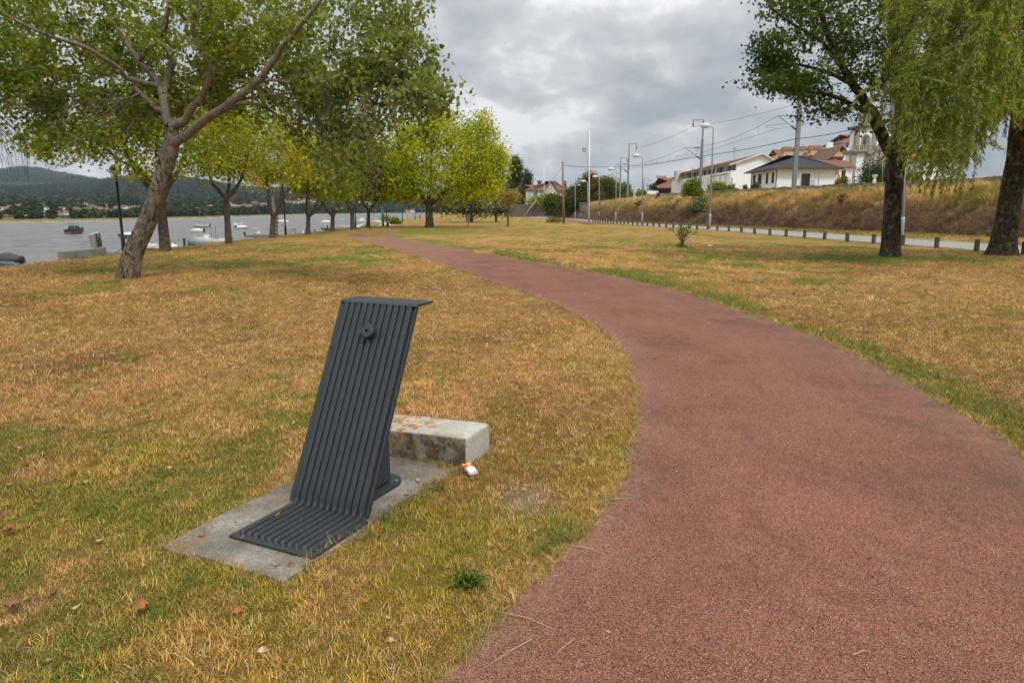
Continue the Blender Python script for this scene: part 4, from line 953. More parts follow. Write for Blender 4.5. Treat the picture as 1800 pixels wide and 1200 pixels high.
# --- silver canopy behind it, right
def simple_tree(name, label, px, py, r, top, env, N, lpt, ls, pal, lm, seed, bm_='bark_mid', zmin=1.0, depth=None, spread=.5, gap=.3, step=.8, nb=.3, cat='tree', group=None, base=None, tipr=.012, z0=0, leafz=None, **kw):
    p = G(px, py, z0) if depth is None else at(px, py, depth); y = p[1]; s = y/FPX
    L = [[(p[0], p[1], p[2]-.1, r*1.1), lp(px, py+(top[1]-py)*.4, y, r*.95), lp((px+top[0])/2, py+(top[1]-py)*.75, y, r*.8), lp(top[0], top[1], y, r*.55)]]
    EV = [E(a, b_, y, rx*s, (ry_ or rx)*s, rz*s, w_) for (a, b_, rx, ry_, rz, w_) in env]
    return tree(name, label, cat, L, EV, N, lpt, ls, pal, lm, (M[bm_], M[bm_]), seed, spread=spread, step=step, tipr=tipr, gap=gap, zmin=zmin, nb=nb, dense_trunk=False, group=group, leafz=leafz or .3, **kw)
P_SIL = [((.07, .095, .04), 3), ((.11, .14, .06), 3), ((.045, .065, .03), 2), ((.17, .19, .09), 1)]
simple_tree('silver_poplar', 'low spreading silver leaved tree behind the litter bin on the far lawn', 829, 391, .16, (822, 345), [(800, 360, 38, 38, 19, 1.6), (835, 362, 32, 32, 20, 1.2), (775, 355, 30, 30, 16, .9), (820, 345, 40, 40, 18, 1.0)], 1100, 18, .26, P_SIL, M['leaf_silver'], 41, zmin=2.0, spread=.42)
simple_tree('silver_poplar', 'second silver leaved tree drooping behind the young tan sapling', 872, 390, .15, (870, 345), [(868, 355, 26, 26, 24, 1.6), (872, 330, 22, 22, 20, .8), (885, 365, 14, 14, 14, .5)], 800, 18, .26, P_SIL, M['leaf_silver'], 42, zmin=1.6, spread=.42)
P_DK = [((.035, .06, .018), 3), ((.06, .095, .022), 3), ((.10, .13, .03), 1.4), ((.16, .17, .03), .5)]
simple_tree('columnar_poplar', 'tall narrow dark green poplar left of the villa', 905, 380, .25, (907, 300), [(907, 300, 13, 13, 24, 1.4), (905, 345, 15, 15, 28, 1.6)], 950, 20, .34, P_DK, M['leaf'], 43, zmin=1.2, spread=.5)
simple_tree('columnar_poplar', 'shorter narrow dark green poplar beside the taller one at the villa', 915, 379, .2, (927, 310), [(926, 320, 9, 9, 22, 1), (920, 350, 12, 12, 22, 1.2)], 650, 20, .34, P_DK, M['leaf'], 44, zmin=1.2, spread=.5)
simple_tree('young_tree', 'thin young tree with sparse tan leaves on the far lawn', 893, 398, .09, (893, 355), [(884, 345, 12, 12, 10, 1), (903, 344, 11, 11, 13, 1), (893, 356, 10, 10, 8, .4)], 300, 13, .13, [((.36, .29, .09), 3), ((.44, .34, .10), 2), ((.22, .22, .05), 1)], M['leaf'], 45, zmin=2.0, spread=.22, tipr=.008, step=.4, gap=0)
simple_tree('background_tree', 'dark leafy tree left of the villa behind the silver tree', 888, 378, .3, (888, 320), [(888, 330, 16, 16, 24, 1)], 300, 16, .5, P_DK, M['leaf'], 46, zmin=1.5, spread=.8)
# hedgerow trees near the shed and villa garden
P_HG = [((.06, .085, .016), 3), ((.11, .14, .02), 3), ((.17, .19, .025), 1.6), ((.28, .18, .04), .5)]
for (px, py, top, ev, n_, ls, pal, seed, lab) in (
  (1018, 383, (1018, 330), [(1018, 345, 20, 20, 24, 1), (1003, 355, 16, 16, 18, .6), (1030, 350, 18, 18, 24, .8)], 900, .38, P_HG, 51, 'dense green garden tree between the orange building and the shed'),
  (1034, 380, (1036, 310), [(1036, 318, 12, 12, 14, .8), (1045, 335, 20, 20, 18, 1)], 500, .38, [((.10, .10, .02), 2), ((.20, .15, .03), 2), ((.27, .16, .04), 1), ((.07, .09, .02), 2)], 52, 'tree with reddish brown top rising behind the white mast'),
  (1068, 380, (1066, 320), [(1066, 330, 16, 16, 18, 1), (1080, 340, 18, 18, 20, .8), (1060, 352, 18, 18, 18, .6)], 700, .38, P_HG, 53, 'green tree behind the red side of the shed'),
  (1092, 378, (1095, 330), [(1095, 340, 16, 16, 18, 1), (1084, 352, 14, 14, 16, .5)], 450, .36, [((.10, .13, .02), 3), ((.2, .21, .025), 3), ((.07, .09, .02), 1)], 54, 'yellow green tree beside the paired catenary masts'),
  (975, 380, (972, 350), [(969, 355, 10, 10, 13, 1), (962, 365, 8, 8, 8, .4), (973, 368, 8, 8, 10, .5)], 350, .34, P_HG, 55, 'round garden bush left of the orange building')):
    simple_tree('garden_tree', lab, px, py, .2, top, ev, n_, 18, ls, pal, M['leaf'], seed, depth=150, zmin=-2, spread=.6, leafz=-1, group='garden trees at the end of the road')
# bare twiggy shrub by the shed
simple_tree('bare_tree', 'grey leafless twiggy tree behind the shed', 1052, 382, .12, (1055, 345), [(1056, 345, 12, 12, 14, 1)], 380, 0, .2, P_HG, M['leaf'], 56, depth=143, zmin=-2, tipr=.02)

# --- right hand pair: maple and willow
y1 = G(1565, 451)[1]
limbs = [[gp(1565, 452, .36), lp(1566, 425, y1, .31), lp(1568, 385, y1, .29), lp(1571, 335, y1, .28), lp(1574, 285, y1, .29), lp(1574, 255, y1, .29)],
 [lp(1570, 275, y1, .20), lp(1548, 235, y1-.3, .19), lp(1528, 190, y1-.8, .16), lp(1500, 150, y1-1.2, .12), lp(1478, 110, y1-1.6, .1), lp(1455, 60, y1-2, .08), lp(1440, 0, y1-2.2, .06), lp(1430, -60, y1-2.2, .04)],
 [lp(1578, 265, y1, .22), lp(1585, 220, y1+.2, .20), lp(1582, 150, y1+.4, .17), lp(1575, 80, y1+.4, .14), lp(1570, 0, y1+.4, .11), lp(1570, -100, y1+.4, .07)],
 [lp(1535, 205, y1-.6, .09), lp(1500, 185, y1-1.2, .08), lp(1460, 168, y1-1.8, .06), lp(1410, 160, y1-2.4, .04), lp(1350, 160, y1-2.6, .025)],
 [lp(1500, 150, y1-1.2, .08), lp(1460, 130, y1-1, .06), lp(1410, 115, y1-1, .045), lp(1350, 110, y1-1, .03)],
 [lp(1585, 200, y1+.2, .1), lp(1620, 150, y1+1, .09), lp(1660, 90, y1+1.6, .07), lp(1690, 20, y1+2, .05)],
 [lp(1478, 110, y1-1.6, .06), lp(1440, 70, y1-2.4, .05), lp(1390, 40, y1-3, .04), lp(1350, 10, y1-3.2, .025)]]
env = [E(1425, 138, y1-1.5, 1.9, 1.8, .55, 1.3), E(1345, 155, y1-2.4, 1.0, 1.0, .36, .9), E(1372, 112, y1-1.2, .9, .9, .25, .5), E(1360, 80, y1-2, 1.0, 1.2, .40, .5), E(1395, 8, y1-2, 1.1, 1.2, .42, .45), E(1470, 160, y1-1.3, 1.5, 1.6, .75, 1.1), E(1465, 40, y1-1.5, 1.8, 2.2, 1.1, 1.3), E(1520, 60, y1, 2.4, 2.6, 2.0, 2.4), E(1600, 60, y1+1, 2.8, 2.6, 2.2, 2.0), E(1560, -90, y1, 4, 4, 2.2, 2.0), E(1450, -60, y1-1, 2.3, 2.6, 1.3, 1.0), E(1530, 185, y1-.8, 1.1, 1.3, .55, .5), E(1440, 200, y1-1.6, 1.0, .8, .22, .22), E(1680, 60, y1+2, 2.4, 2.4, 2.2, 1.0), E(1560, 150, y1+1.2, 1.6, 1.5, 1.4, 1.0), E(1510, 225, y1-1, .7, .7, .2, .14)]
tree('maple_tree', 'dark green broadleaf tree with straight trunk forking in front of the church', 'tree', limbs, env, 2900, 20, .115, [((.035, .068, .012), 3), ((.065, .115, .016), 3), ((.12, .175, .022), 1.8), ((.19, .22, .028), .6)], M['leaf'], (M['bark_dark'], M['bark_dark']), 61, spread=.22, step=.4, tipr=.006, gap=.47, gf=1.0, zmin=4.2, nb=.6, flare=.35, flat=.45)

y2 = G(1762, 449)[1]
limbs = [[gp(1760, 451, .46), lp(1763, 430, y2, .42), lp(1770, 390, y2, .38), lp(1780, 330, y2, .35), lp(1790, 270, y2, .33), lp(1794, 220, y2, .33), lp(1800, 190, y2, .3)],
 [lp(1794, 225, y2, .24), lp(1780, 160, y2-.4, .2), lp(1755, 80, y2-1, .15), lp(1710, 10, y2-2, .11), lp(1660, -50, y2-3, .08), lp(1600, -90, y2-3.6, .05)],
 [lp(1800, 200, y2, .24), lp(1840, 130, y2, .2), lp(1880, 40, y2, .15), lp(1920, -60, y2, .1)],
 [lp(1755, 80, y2-1, .1), lp(1720, 0, y2-2.2, .09), lp(1700, -60, y2-3.4, .07), lp(1680, -90, y2-5, .05)],
 [lp(1780, 160, y2-.4, .12), lp(1800, 60, y2-1.6, .1), lp(1820, -30, y2-3, .08), lp(1820, -80, y2-4.4, .05)]]
limbs = footfix(limbs)
def willow():
    rg = np.random.default_rng(71); root = empty('willow_tree', limbs[0][0][:3], 'weeping willow with dark lichened trunk at the right edge of the photo', 'tree')
    L0 = np.array(limbs[0], float); sm = np.array(catmull(L0, 14)); P = sm[:, :3]; r = sm[:, 3]
    s = np.concatenate([[0], np.cumsum(np.linalg.norm(np.diff(P, axis=0), axis=1))]); q = np.arange(0, s[-1], .05); P = np.stack([np.interp(q, s, P[:, c]) for c in range(3)], 1); r = np.interp(q, s, r)
    v_, f_ = tubes([(P, rough_ring(P, r, 40, .11, rg, .4), 40)]); me = mesh_np('trunk', v_, f_); me.materials.append(M['bark_dark']); me.polygons.foreach_set('use_smooth', np.ones(len(f_), bool)); link(me, 'trunk', root)
    for L in limbs[1:]:
        sm = np.array(catmull(L, 8)); v_, f_ = tubes([(sm[:, :3], rough_ring(sm[:, :3], sm[:, 3], 12, .07, rg), 12)]); me = mesh_np('limb', v_, f_); me.materials.append(M['bark_dark']); me.polygons.foreach_set('use_smooth', np.ones(len(f_), bool)); link(me, 'limb', root)
    # arching boughs then hanging strands
    strands = []; LC = []; LD = []
    # bottom hem of the foliage as seen: px -> lowest py
    hem = np.array([(1560, 200), (1590, 250), (1610, 290), (1630, 325), (1650, 350), (1680, 365), (1700, 350), (1720, 300), (1745, 290), (1770, 250), (1800, 215), (1850, 240), (1950, 330), (2100, 400)])
    def hang(p, length, dens, sway):
        n = max(4, int(length/.12)); pts = [p]; d = np.array([sway[0], sway[1], .1])
        for k in range(n):
            f = (k+1)/n; d = d*.86+np.array([0, 0, -1])*.2+rg.normal(size=3)*.035; dd = d/np.linalg.norm(d); pts.append(pts[-1]+dd*length/n)
        pts = np.array(pts); strands.append((pts, np.linspace(.006, .0018, len(pts)), 3))
        m_ = int(length*dens); t_ = rg.uniform(.06, 1, m_)*(len(pts)-1); i = t_.astype(int).clip(0, len(pts)-2); f = (t_-i)[:, None]
        LC.append(pts[i]*(1-f)+pts[i+1]*f); tan = pts[i+1]-pts[i]; tan /= np.linalg.norm(tan, axis=1)[:, None]; LD.append(tan)
    boughs = []
    for k in range(700):
        px = rg.uniform(1585, 1990); dep = y2-rg.uniform(.5, 6.2)*(1 if px < 1830 else .7)
        if px < 1680: dep = y2-rg.uniform(2.0, 6.0)
        low = np.interp(px, hem[:, 0], hem[:, 1])+rg.normal()*12; 
        u_ = rg.uniform(0, 1); 
        bot = low-18-(u_**1.6)*330
        tp = bot-rg.uniform(60, 170)
        if tp < -170: tp = -170+rg.uniform(0, 60); 
        if bot-tp < 40: continue
        a = at(px+rg.uniform(5, 35)*(1 if px < 1780 else -.3), tp, dep); b_ = at(px, bot, dep)
        length = a[2]-b_[2]
        if b_[2] < 1.2: continue
        sw = (-.9*rg.uniform(.1, 1.5), -.3*rg.uniform(0, 1)); hang(a, length*1.15, 60, sw)
        for s_ in range(3):
            P_ = strands[-1-s_][0] if False else strands[-1][0] if s_ == 0 else P0_
            if s_ == 0: P0_ = P_
            j_ = rg.integers(1, max(2, len(P0_)-3)); hang(P0_[j_], rg.uniform(.3, .8), 70, (rg.normal()*.9-.3, rg.normal()*.7))
        if k % 5 == 0:
            # feeding twig back towards the limb structure
            hub = at(1760, -40, y2-1.5); mid_ = (a+hub)/2+np.array([0, 0, .7]); boughs.append((np.array(catmull([hub, mid_, a], 6)), np.linspace(.05, .008, 13), 5))
    v_, f_ = tubes(boughs); me = mesh_np('boughs', v_, f_); me.materials.append(M['bark_dark']); o = link(me, 'boughs', root); o['kind'] = 'stuff'
    v_, f_ = tubes(strands); me = mesh_np('hanging_twigs', v_, f_); me.materials.append(M['wtwig']); o = link(me, 'hanging_twigs', root); o['kind'] = 'stuff'
    C = np.concatenate(LC); T = np.concatenate(LD); n = len(C); C = C+rg.normal(size=C.shape)*.012
    out = rg.normal(size=(n, 3)); out -= T*(out*T).sum(1)[:, None]; out /= np.linalg.norm(out, axis=1)[:, None]
    d = T*.85+out*.6; d /= np.linalg.norm(d, axis=1)[:, None]; s_ = rg.normal(size=(n, 3)); s_ -= d*(s_*d).sum(1)[:, None]; s_ /= np.linalg.norm(s_, axis=1)[:, None]
    L = (.15*rg.uniform(.6, 1.25, n))[:, None]; nr = np.cross(d, s_)
    v_ = np.stack([C, C+d*L*.4+s_*L*.10, C+d*L, C+d*L*.4-s_*L*.10], 1).reshape(-1, 3); b_ = np.arange(n)*4
    f_ = np.stack([np.stack([b_, b_+2, b_+1], 1), np.stack([b_, b_+3, b_+2], 1)], 1).reshape(-1, 3)
    col = leafcolor(C, [((.14, .185, .012), 3), ((.24, .28, .022), 3), ((.38, .39, .055), 2.2), ((.06, .085, .008), 1.5), ((.42, .31, .03), .5)], rg, .45, 5)
    me = mesh_np('crown', v_, f_); me.materials.append(M['leaf_willow']); a = me.attributes.new('lcol', 'FLOAT_VECTOR', 'POINT'); a.data.foreach_set('vector', np.repeat(col, 4, 0).astype(np.float32).ravel())
    o = link(me, 'crown', root); o['kind'] = 'stuff'; TRIS.append(('willow', len(f_), 0))
M['wtwig'] = plain('willow_twig', (.16, .13, .05), .8, .3, 20)
willow()
# --- dangling bare birch twigs entering at the left edge
def weeper():
    rg = np.random.default_rng(81); b0_ = G(-150, 470); root = empty('weeping_birch', (b0_[0], b0_[1], 0), 'bare drooping twigs of a weeping tree reaching in at the left edge', 'tree')
    y = b0_[1]
    P = np.array(catmull([(b0_[0], b0_[1], -.05), V(at(-150, 350, y)), V(at(-135, 200, y)), V(at(-110, 120, y))], 8)); v_, f_ = tubes([(P, np.linspace(.12, .05, len(P)), 12)])
    me = mesh_np('trunk', v_, f_); me.materials.append(M['bark_pop']); link(me, 'trunk', root)
    ch = []
    for k in range(26):
        a = at(-112+rg.uniform(-10, 10), 150+rg.uniform(-20, 60), y); e = at(rg.uniform(-60, 46), rg.uniform(228, 262), y-rg.uniform(-.6, 1.0)); m_ = (a+e)/2+np.array([0, 0, .35])
        arc = np.array(catmull([a, m_, e], 8)); n = 12; L = rg.uniform(.35, 1.15); pts = [arc[-1]]; d = (arc[-1]-arc[-2]); d = d/np.linalg.norm(d)
        for q in range(n):
            d = d*.72+np.array([0, 0, -1])*.3+rg.normal(size=3)*.08; pts.append(pts[-1]+d/np.linalg.norm(d)*L/n)
        P = np.concatenate([arc, np.array(pts)[1:]]); ch.append((P, np.linspace(.014, .003, len(P)), 4))
        for w_ in range(3):
            s0 = P[rg.integers(8, len(P)-2)]; q = [s0]; d = rg.normal(size=3)*.5
            for r_ in range(8): d = d*.7+np.array([0, 0, -1])*.35; q.append(q[-1]+d/np.linalg.norm(d)*.07)
            ch.append((np.array(q), np.linspace(.004, .002, 9), 3))
    v_, f_ = tubes(ch); me = mesh_np('drooping_twigs', v_, f_); me.materials.append(M['bark_dark']); o = link(me, 'drooping_twigs', root); o['kind'] = 'stuff'
weeper()

# ------------------------------------------------------------------ shrubs
def shrub(name, label, px, py, depth, w_, h_, n, ls, pal, seed, lm='leaf', aspect=.8, spread=None, group=None, z0=None, cat='shrub', nb=.2, flower=None):
    """w_, h_ in px at that depth; stems from one root, leaves in an uneven cloud"""
    rg = np.random.default_rng(seed); p = at(px, py, depth) if depth else G(px, py); y = p[1]; s = y/FPX; W_, H_ = w_*s, h_*s
    root = empty(name, p, label, cat, group); k = max(12, n//22)
    q = rg.normal(size=(k, 3)); q /= np.linalg.norm(q, axis=1)[:, None]; q *= rg.uniform(.35, 1, k)[:, None]; q[:, 2] = np.abs(q[:, 2])
    T = p+q*np.array([W_/2, W_/2, H_*.92]); ch = []
    for a in T:
        m_ = p+(a-p)*.5+rg.normal(size=3)*W_*.05; m_[2] += H_*.08; ch.append((np.array(catmull([p-np.array([0, 0, .05]), m_, a], 4)), np.linspace(.012, .004, 9)*max(1, H_*.7), 4))
    v_, f_ = tubes(ch); me = mesh_np('stems', v_, f_); me.materials.append(M['bark_mid']); o = link(me, 'stems', root); o['kind'] = 'stuff'
    C = T[rg.integers(0, k, n)]+rg.normal(size=(n, 3))*(spread or W_*.11)*np.array([1, 1, .8]); C[:, 2] = np.maximum(C[:, 2], p[2]+.02)
    lv, lf = leaves_np(C, ls, aspect, nb, -.3 if aspect < .4 else .2, rg); col = leafcolor(C, pal, rg, .5, seed)
    me = mesh_np('foliage', lv, lf); me.materials.append(M[lm]); a = me.attributes.new('lcol', 'FLOAT_VECTOR', 'POINT'); a.data.foreach_set('vector', np.repeat(col, 4, 0).astype(np.float32).ravel())
    o = link(me, 'foliage', root); o['kind'] = 'stuff'
    if flower:
        Cf = T[rg.integers(0, k, flower[0])]+rg.normal(size=(flower[0], 3))*.12; lv, lf = leaves_np(Cf, flower[1], 1, .2, 0, rg); me = mesh_np('blossom', lv, lf); me.materials.append(M['petal']); o = link(me, 'blossom', root); o['kind'] = 'stuff'
    return root
M['petal'] = plain('white_petal', (.75, .72, .68), .6, .1)
P_OL = [((.09, .14, .04), 3), ((.15, .20, .07), 2), ((.05, .08, .02), 1)]
P_BR = [((.12, .17, .02), 3), ((.22, .26, .03), 2), ((.06, .09, .015), 1)]
EMBX = lambda y_: np.interp(y_, EBc[:, 1], EBc[:, 0])
def oleander():
    rg = np.random.default_rng(91); p = G(1197, 436); root = empty('oleander_sapling', p, 'small staked oleander sapling with narrow leaves on the right lawn', 'shrub')
    y = p[1]; ch = []; LC = []
    tips_ = [(1181, 403), (1193, 401), (1200, 397), (1206, 400), (1212, 402), (1197, 405), (1215, 406), (1228, 404), (1203, 405), (1190, 407)]
    for i, (a, b_) in enumerate(tips_):
        e = at(a, b_, y+rg.uniform(-.3, .3)); m_ = at(1198+(a-1198)*.35, 418, y); P = np.array(catmull([p, at(1199+(a-1198)*.08, 426, y), m_, e], 5)); ch.append((P, np.linspace(.022, .006, len(P)), 5))
        for q in range(7 if 1190 < a < 1216 else 3): f = rg.uniform(.72 if 1190 < a < 1216 else .86, 1.0); LC.append(P[int(f*(len(P)-1))]+rg.normal(size=3)*.03)
    v_, f_ = tubes(ch); me = mesh_np('stems', v_, f_); me.materials.append(M['bark_mid']); link(me, 'stems', root)
    C = np.array(LC); lv, lf = leaves_np(C, .27, .15, 0, -.9, rg); me = mesh_np('foliage', lv, lf); me.materials.append(M['leaf_willow']); col = leafcolor(C, P_OL, rg, .2, 4)
    a = me.attributes.new('lcol', 'FLOAT_VECTOR', 'POINT'); a.data.foreach_set('vector', np.repeat(col, 4, 0).astype(np.float32).ravel()); o = link(me, 'foliage', root); o['kind'] = 'stuff'
    C = p+rg.normal(size=(120, 3))*np.array([.13, .1, .05])+np.array([0, 0, .07]); lv, lf = leaves_np(C, .12, .2, 0, -1.4, rg); me = mesh_np('root_weeds', lv, lf); me.materials.append(M['leaf']); col = leafcolor(C, P_BR, rg, .2, 4)
    a = me.attributes.new('lcol', 'FLOAT_VECTOR', 'POINT'); a.data.foreach_set('vector', np.repeat(col, 4, 0).astype(np.float32).ravel()); o = link(me, 'root_weeds', root); o['kind'] = 'stuff'
oleander()
shrub('weed_clump', 'dark green leafy weed in the foreground grass left of the path', 822, 1028, None, 40, 15, 150, .042, [((.08, .13, .025), 3), ((.15, .20, .04), 2)], 101, aspect=.35, spread=.025, cat='weed')
shrub('lawn_bush', 'low yellow green bush at the end of the lawn by the wooden pole', 975, 391, None, 30, 9, 900, .16, [((.13, .14, .02), 3), ((.22, .21, .03), 3), ((.07, .08, .02), 1)], 102)
shrub('reed_bush', 'bright green tuft of reeds on the bank near the boat ramp, left one', 680, 389, None, 22, 7, 500, .45, [((.25, .27, .03), 3), ((.30, .30, .06), 2)], 103, aspect=.12, nb=0)
shrub('reed_bush', 'darker green tuft of reeds on the bank near the green post, right one', 693, 394, None, 18, 9, 600, .45, [((.13, .20, .03), 3), ((.22, .25, .04), 2)], 104, aspect=.12, nb=0)
for px, py, d_, w_, h_, n, pal, sd, lab in (
  (1217, 343, 80, 32, 30, 2200, P_BR, 105, 'round green bush in front of the long white house, behind the lamp'),
  (1262, 338, 86, 36, 17, 1500, P_BR, 106, 'low yellow green bush under the windows of the long white house'),
  (1286, 338, 86, 20, 14, 800, P_BR, 107, 'low bush at the corner of the long white house'),
  (1328, 332, 88, 16, 12, 500, P_OL, 108, 'cactus like garden plant beside the bungalow wall'),
  (1310, 333, 88, 8, 8, 250, P_OL, 109, 'small potted garden plant left of the bungalow'),
  (1478, 323, 100, 26, 11, 900, [((.16, .16, .03), 3), ((.26, .17, .04), 1), ((.10, .13, .02), 2)], 110, 'trimmed hedge between the small white house and the church'),
  (1538, 322, 95, 52, 46, 4200, P_DK, 111, 'big round dark green bush in front of the church'),
  (1602, 318, 95, 34, 20, 1400, P_BR, 112, 'green bush under the orange roofed house'),
  (1148, 343, 170, 26, 22, 900, P_DK, 113, 'round dark tree beside the old red roofed house'),
  (1128, 345, 120, 16, 14, 600, P_BR, 114, 'green bush left of the white garden wall on the embankment'),
  (1104, 378, 108, 22, 24, 900, P_BR, 115, 'green bush at the left end of the embankment'),
  (1090, 366, 118, 18, 18, 700, P_BR, 116, 'yellowish bush above the left end of the embankment')):
    shrub('bush', lab, px, py, d_, w_, h_, n, .22 if d_ < 110 else .34, pal, sd, group='bushes along the railway')
def on_bank(px, f):
    """a point on the slope in the pixel column px, f of the way up"""
    best = None
    for i in range(len(EBc)):
        p, n_ = emb_pt(i, 0); o = p+n_*4.2*f; X_ = 900+FPX*o[0]/o[1]
        if best is None or abs(X_-px) < best[0]: best = (abs(X_-px), o[0], o[1], np.interp(f, rows, prof_z))
    return best[1:]
for px, f, w_, h_, n, ls, pal, sd, lab, fl in (
  (1222, .34, 36, 20, 700, .3, P_OL, 121, 'oleander with white flowers low on the embankment behind the sapling', (30, .34)),
  (1188, .5, 16, 12, 300, .3, P_BR, 122, 'bright green shrub on the bank left of the white flowers', None),
  (1196, .66, 9, 16, 200, .25, [((.06, .055, .025), 1), ((.1, .09, .03), 1)], 123, 'narrow dark dry shrub high on the bank', None),
  (1156, .75, 12, 14, 220, .25, [((.06, .05, .03), 1), ((.11, .08, .04), 1)], 124, 'dark dead thistle near the top of the bank', None),
  (1170, .62, 12, 14, 240, .25, [((.09, .09, .03), 1), ((.14, .14, .03), 1)], 125, 'olive bush right of the dead thistle', None),
  (1466, .52, 20, 16, 300, .22, [((.09, .06, .04), 1), ((.14, .09, .05), 1)], 126, 'brown dead bush halfway up the bank below the bungalow', None),
  (1337, .85, 12, 12, 260, .22, P_BR, 127, 'green tuft near the top of the bank below the bungalow', None),
  (1120, .5, 14, 12, 240, .3, [((.1, .1, .03), 1), ((.15, .12, .04), 1)], 128, 'olive brush on the far left part of the bank', None)):
    x, y, z = on_bank(px, f); p = (x, y, z); s = y/FPX
    rp = Vector((x, y, z)); d_ = Vector((0, 0, CAM_H))
    b_ = rp; u_ = (b_.y*sP*-1)
    # projected pixel of that point
    dd = y*cP-(z-CAM_H)*sP; up_ = y*sP+(z-CAM_H)*cP
    shrub('bank_shrub', lab, 900+FPX*x/dd, 600-FPX*up_/dd, y, w_, h_, n, ls, pal, sd, group='shrubs on the embankment', flower=fl)
# ------------------------------------------------------------------ grass
def grass_mat(name):
    m, t, b = new_mat(name); tint = attr(t, 'tint', 'INSTANCER').outputs['Vector']; bc = attr(t, 'bvar').outputs['Vector']
    vm = t.nodes.new('ShaderNodeVectorMath'); vm.operation = 'MULTIPLY'; t.links.new(tint, vm.inputs[0]); t.links.new(bc, vm.inputs[1])
    t.links.new(vm.outputs[0], b.inputs['Base Color']); b.inputs['Roughness'].default_value = .6; b.inputs['Specular IOR Level'].default_value = .25
    tr = nd(t, 'ShaderNodeBsdfTranslucent'); t.links.new(vm.outputs[0], tr.inputs[0]); mx_ = nd(t, 'ShaderNodeMixShader'); mx_.inputs[0].default_value = .25
    t.links.new(b.outputs[0], mx_.inputs[1]); t.links.new(tr.outputs[0], mx_.inputs[2]); t.links.new(mx_.outputs[0], t.nodes['Material Output'].inputs[0]); return m
M['blade'] = grass_mat('grass_blade')
def tuft_mesh(nm, nblade, h0, h1, rad, lean, wdt, seed, segs=2):
    rg = np.random.default_rng(seed); vs = []; fs = []; bv = []
    for k in range(nblade):
        a = rg.uniform(0, 6.28); r_ = rad*rg.uniform(0, 1)**.6; x, y = r_*math.cos(a), r_*math.sin(a); h = rg.uniform(h0, h1); th = rg.uniform(0, 6.28); ln = rg.uniform(.3, 1)*lean
        dx, dy = math.cos(th), math.sin(th); sx, sy = -dy*wdt/2, dx*wdt/2; o = len(vs); vr = rg.uniform(.55, 1.45); hue = rg.uniform(-.12, .12)
        c = (vr*(1+hue), vr, vr*(1-hue)); 
        for s in range(segs+1):
            f = s/segs; hz = h*math.sin(f*(1.57-min(ln, 1.4)*.55))*(1-.25*ln*f); hx = h*ln*f*f*.95; wf = 1-f*.75
            if s < segs: vs += [(x+dx*hx-sx*wf, y+dy*hx-sy*wf, hz-.003), (x+dx*hx+sx*wf, y+dy*hx+sy*wf, hz-.003)]; bv += [c, c]
            else: vs.append((x+dx*hx, y+dy*hx, hz)); bv.append(c)
        for s in range(segs-1): fs.append((o+2*s, o+2*s+1, o+2*s+3)); fs.append((o+2*s, o+2*s+3, o+2*s+2))
        s = segs-1; fs.append((o+2*s, o+2*s+1, o+2*s+2))
    me = mesh_np(nm, np.array(vs), np.array(fs)); a = me.attributes.new('bvar', 'FLOAT_VECTOR', 'POINT'); a.data.foreach_set('vector', np.array(bv, np.float32).ravel()); me.materials.append(M['blade'])
    return bpy.data.objects.new(nm, me)
def proto_col(nm, objs):
    c = bpy.data.collections.new(nm)
    for o in objs: c.objects.link(o)
    return c
def scatter(name, label, P, tint, scl, rotz, idx, pc, tilt=.12, seed=0, kind='stuff'):
    rg = np.random.default_rng(seed); n = len(P); me = bpy.data.meshes.new(name); me.vertices.add(n); me.vertices.foreach_set('co', P.astype(np.float32).ravel())
    rot = np.stack([rg.normal(size=n)*tilt, rg.normal(size=n)*tilt, rotz], 1)
    for nm, ty, da in (('tint', 'FLOAT_VECTOR', tint), ('rot', 'FLOAT_VECTOR', rot)):
        a = me.attributes.new(nm, ty, 'POINT'); a.data.foreach_set('vector', da.astype(np.float32).ravel())
    scl = scl if scl.ndim == 2 else np.stack([scl]*3, 1); a = me.attributes.new('scl', 'FLOAT_VECTOR', 'POINT'); a.data.foreach_set('vector', scl.astype(np.float32).ravel()); a = me.attributes.new('pick', 'INT', 'POINT'); a.data.foreach_set('value', idx.astype(np.int32))
    o = link(me, name); tag(o, label, None, None, kind)
    g = bpy.data.node_groups.new(name, 'GeometryNodeTree'); g.interface.new_socket('Geometry', in_out='INPUT', socket_type='NodeSocketGeometry'); g.interface.new_socket('Geometry', in_out='OUTPUT', socket_type='NodeSocketGeometry')
    gi = g.nodes.new('NodeGroupInput'); go = g.nodes.new('NodeGroupOutput'); ip = g.nodes.new('GeometryNodeInstanceOnPoints'); ci = g.nodes.new('GeometryNodeCollectionInfo')
    ci.inputs['Collection'].default_value = pc; ci.inputs['Separate Children'].default_value = True; ci.inputs['Reset Children'].default_value = True
    def na(nm, ty):
        q = g.nodes.new('GeometryNodeInputNamedAttribute'); q.data_type = ty; q.inputs[0].default_value = nm; return [s for s in q.outputs if s.enabled][0]
    m2p = g.nodes.new('GeometryNodeMeshToPoints'); g.links.new(gi.outputs[0], m2p.inputs[0])
    g.links.new(m2p.outputs[0], ip.inputs['Points']); g.links.new(ci.outputs[0], ip.inputs['Instance']); ip.inputs['Pick Instance'].default_value = True
    g.links.new(na('pick', 'INT'), ip.inputs['Instance Index']); g.links.new(na('rot', 'FLOAT_VECTOR'), ip.inputs['Rotation']); g.links.new(na('scl', 'FLOAT_VECTOR'), ip.inputs['Scale'])
    g.links.new(ip.outputs[0], go.inputs[0]); md = o.modifiers.new('scatter', 'NODES'); md.node_group = g; return o
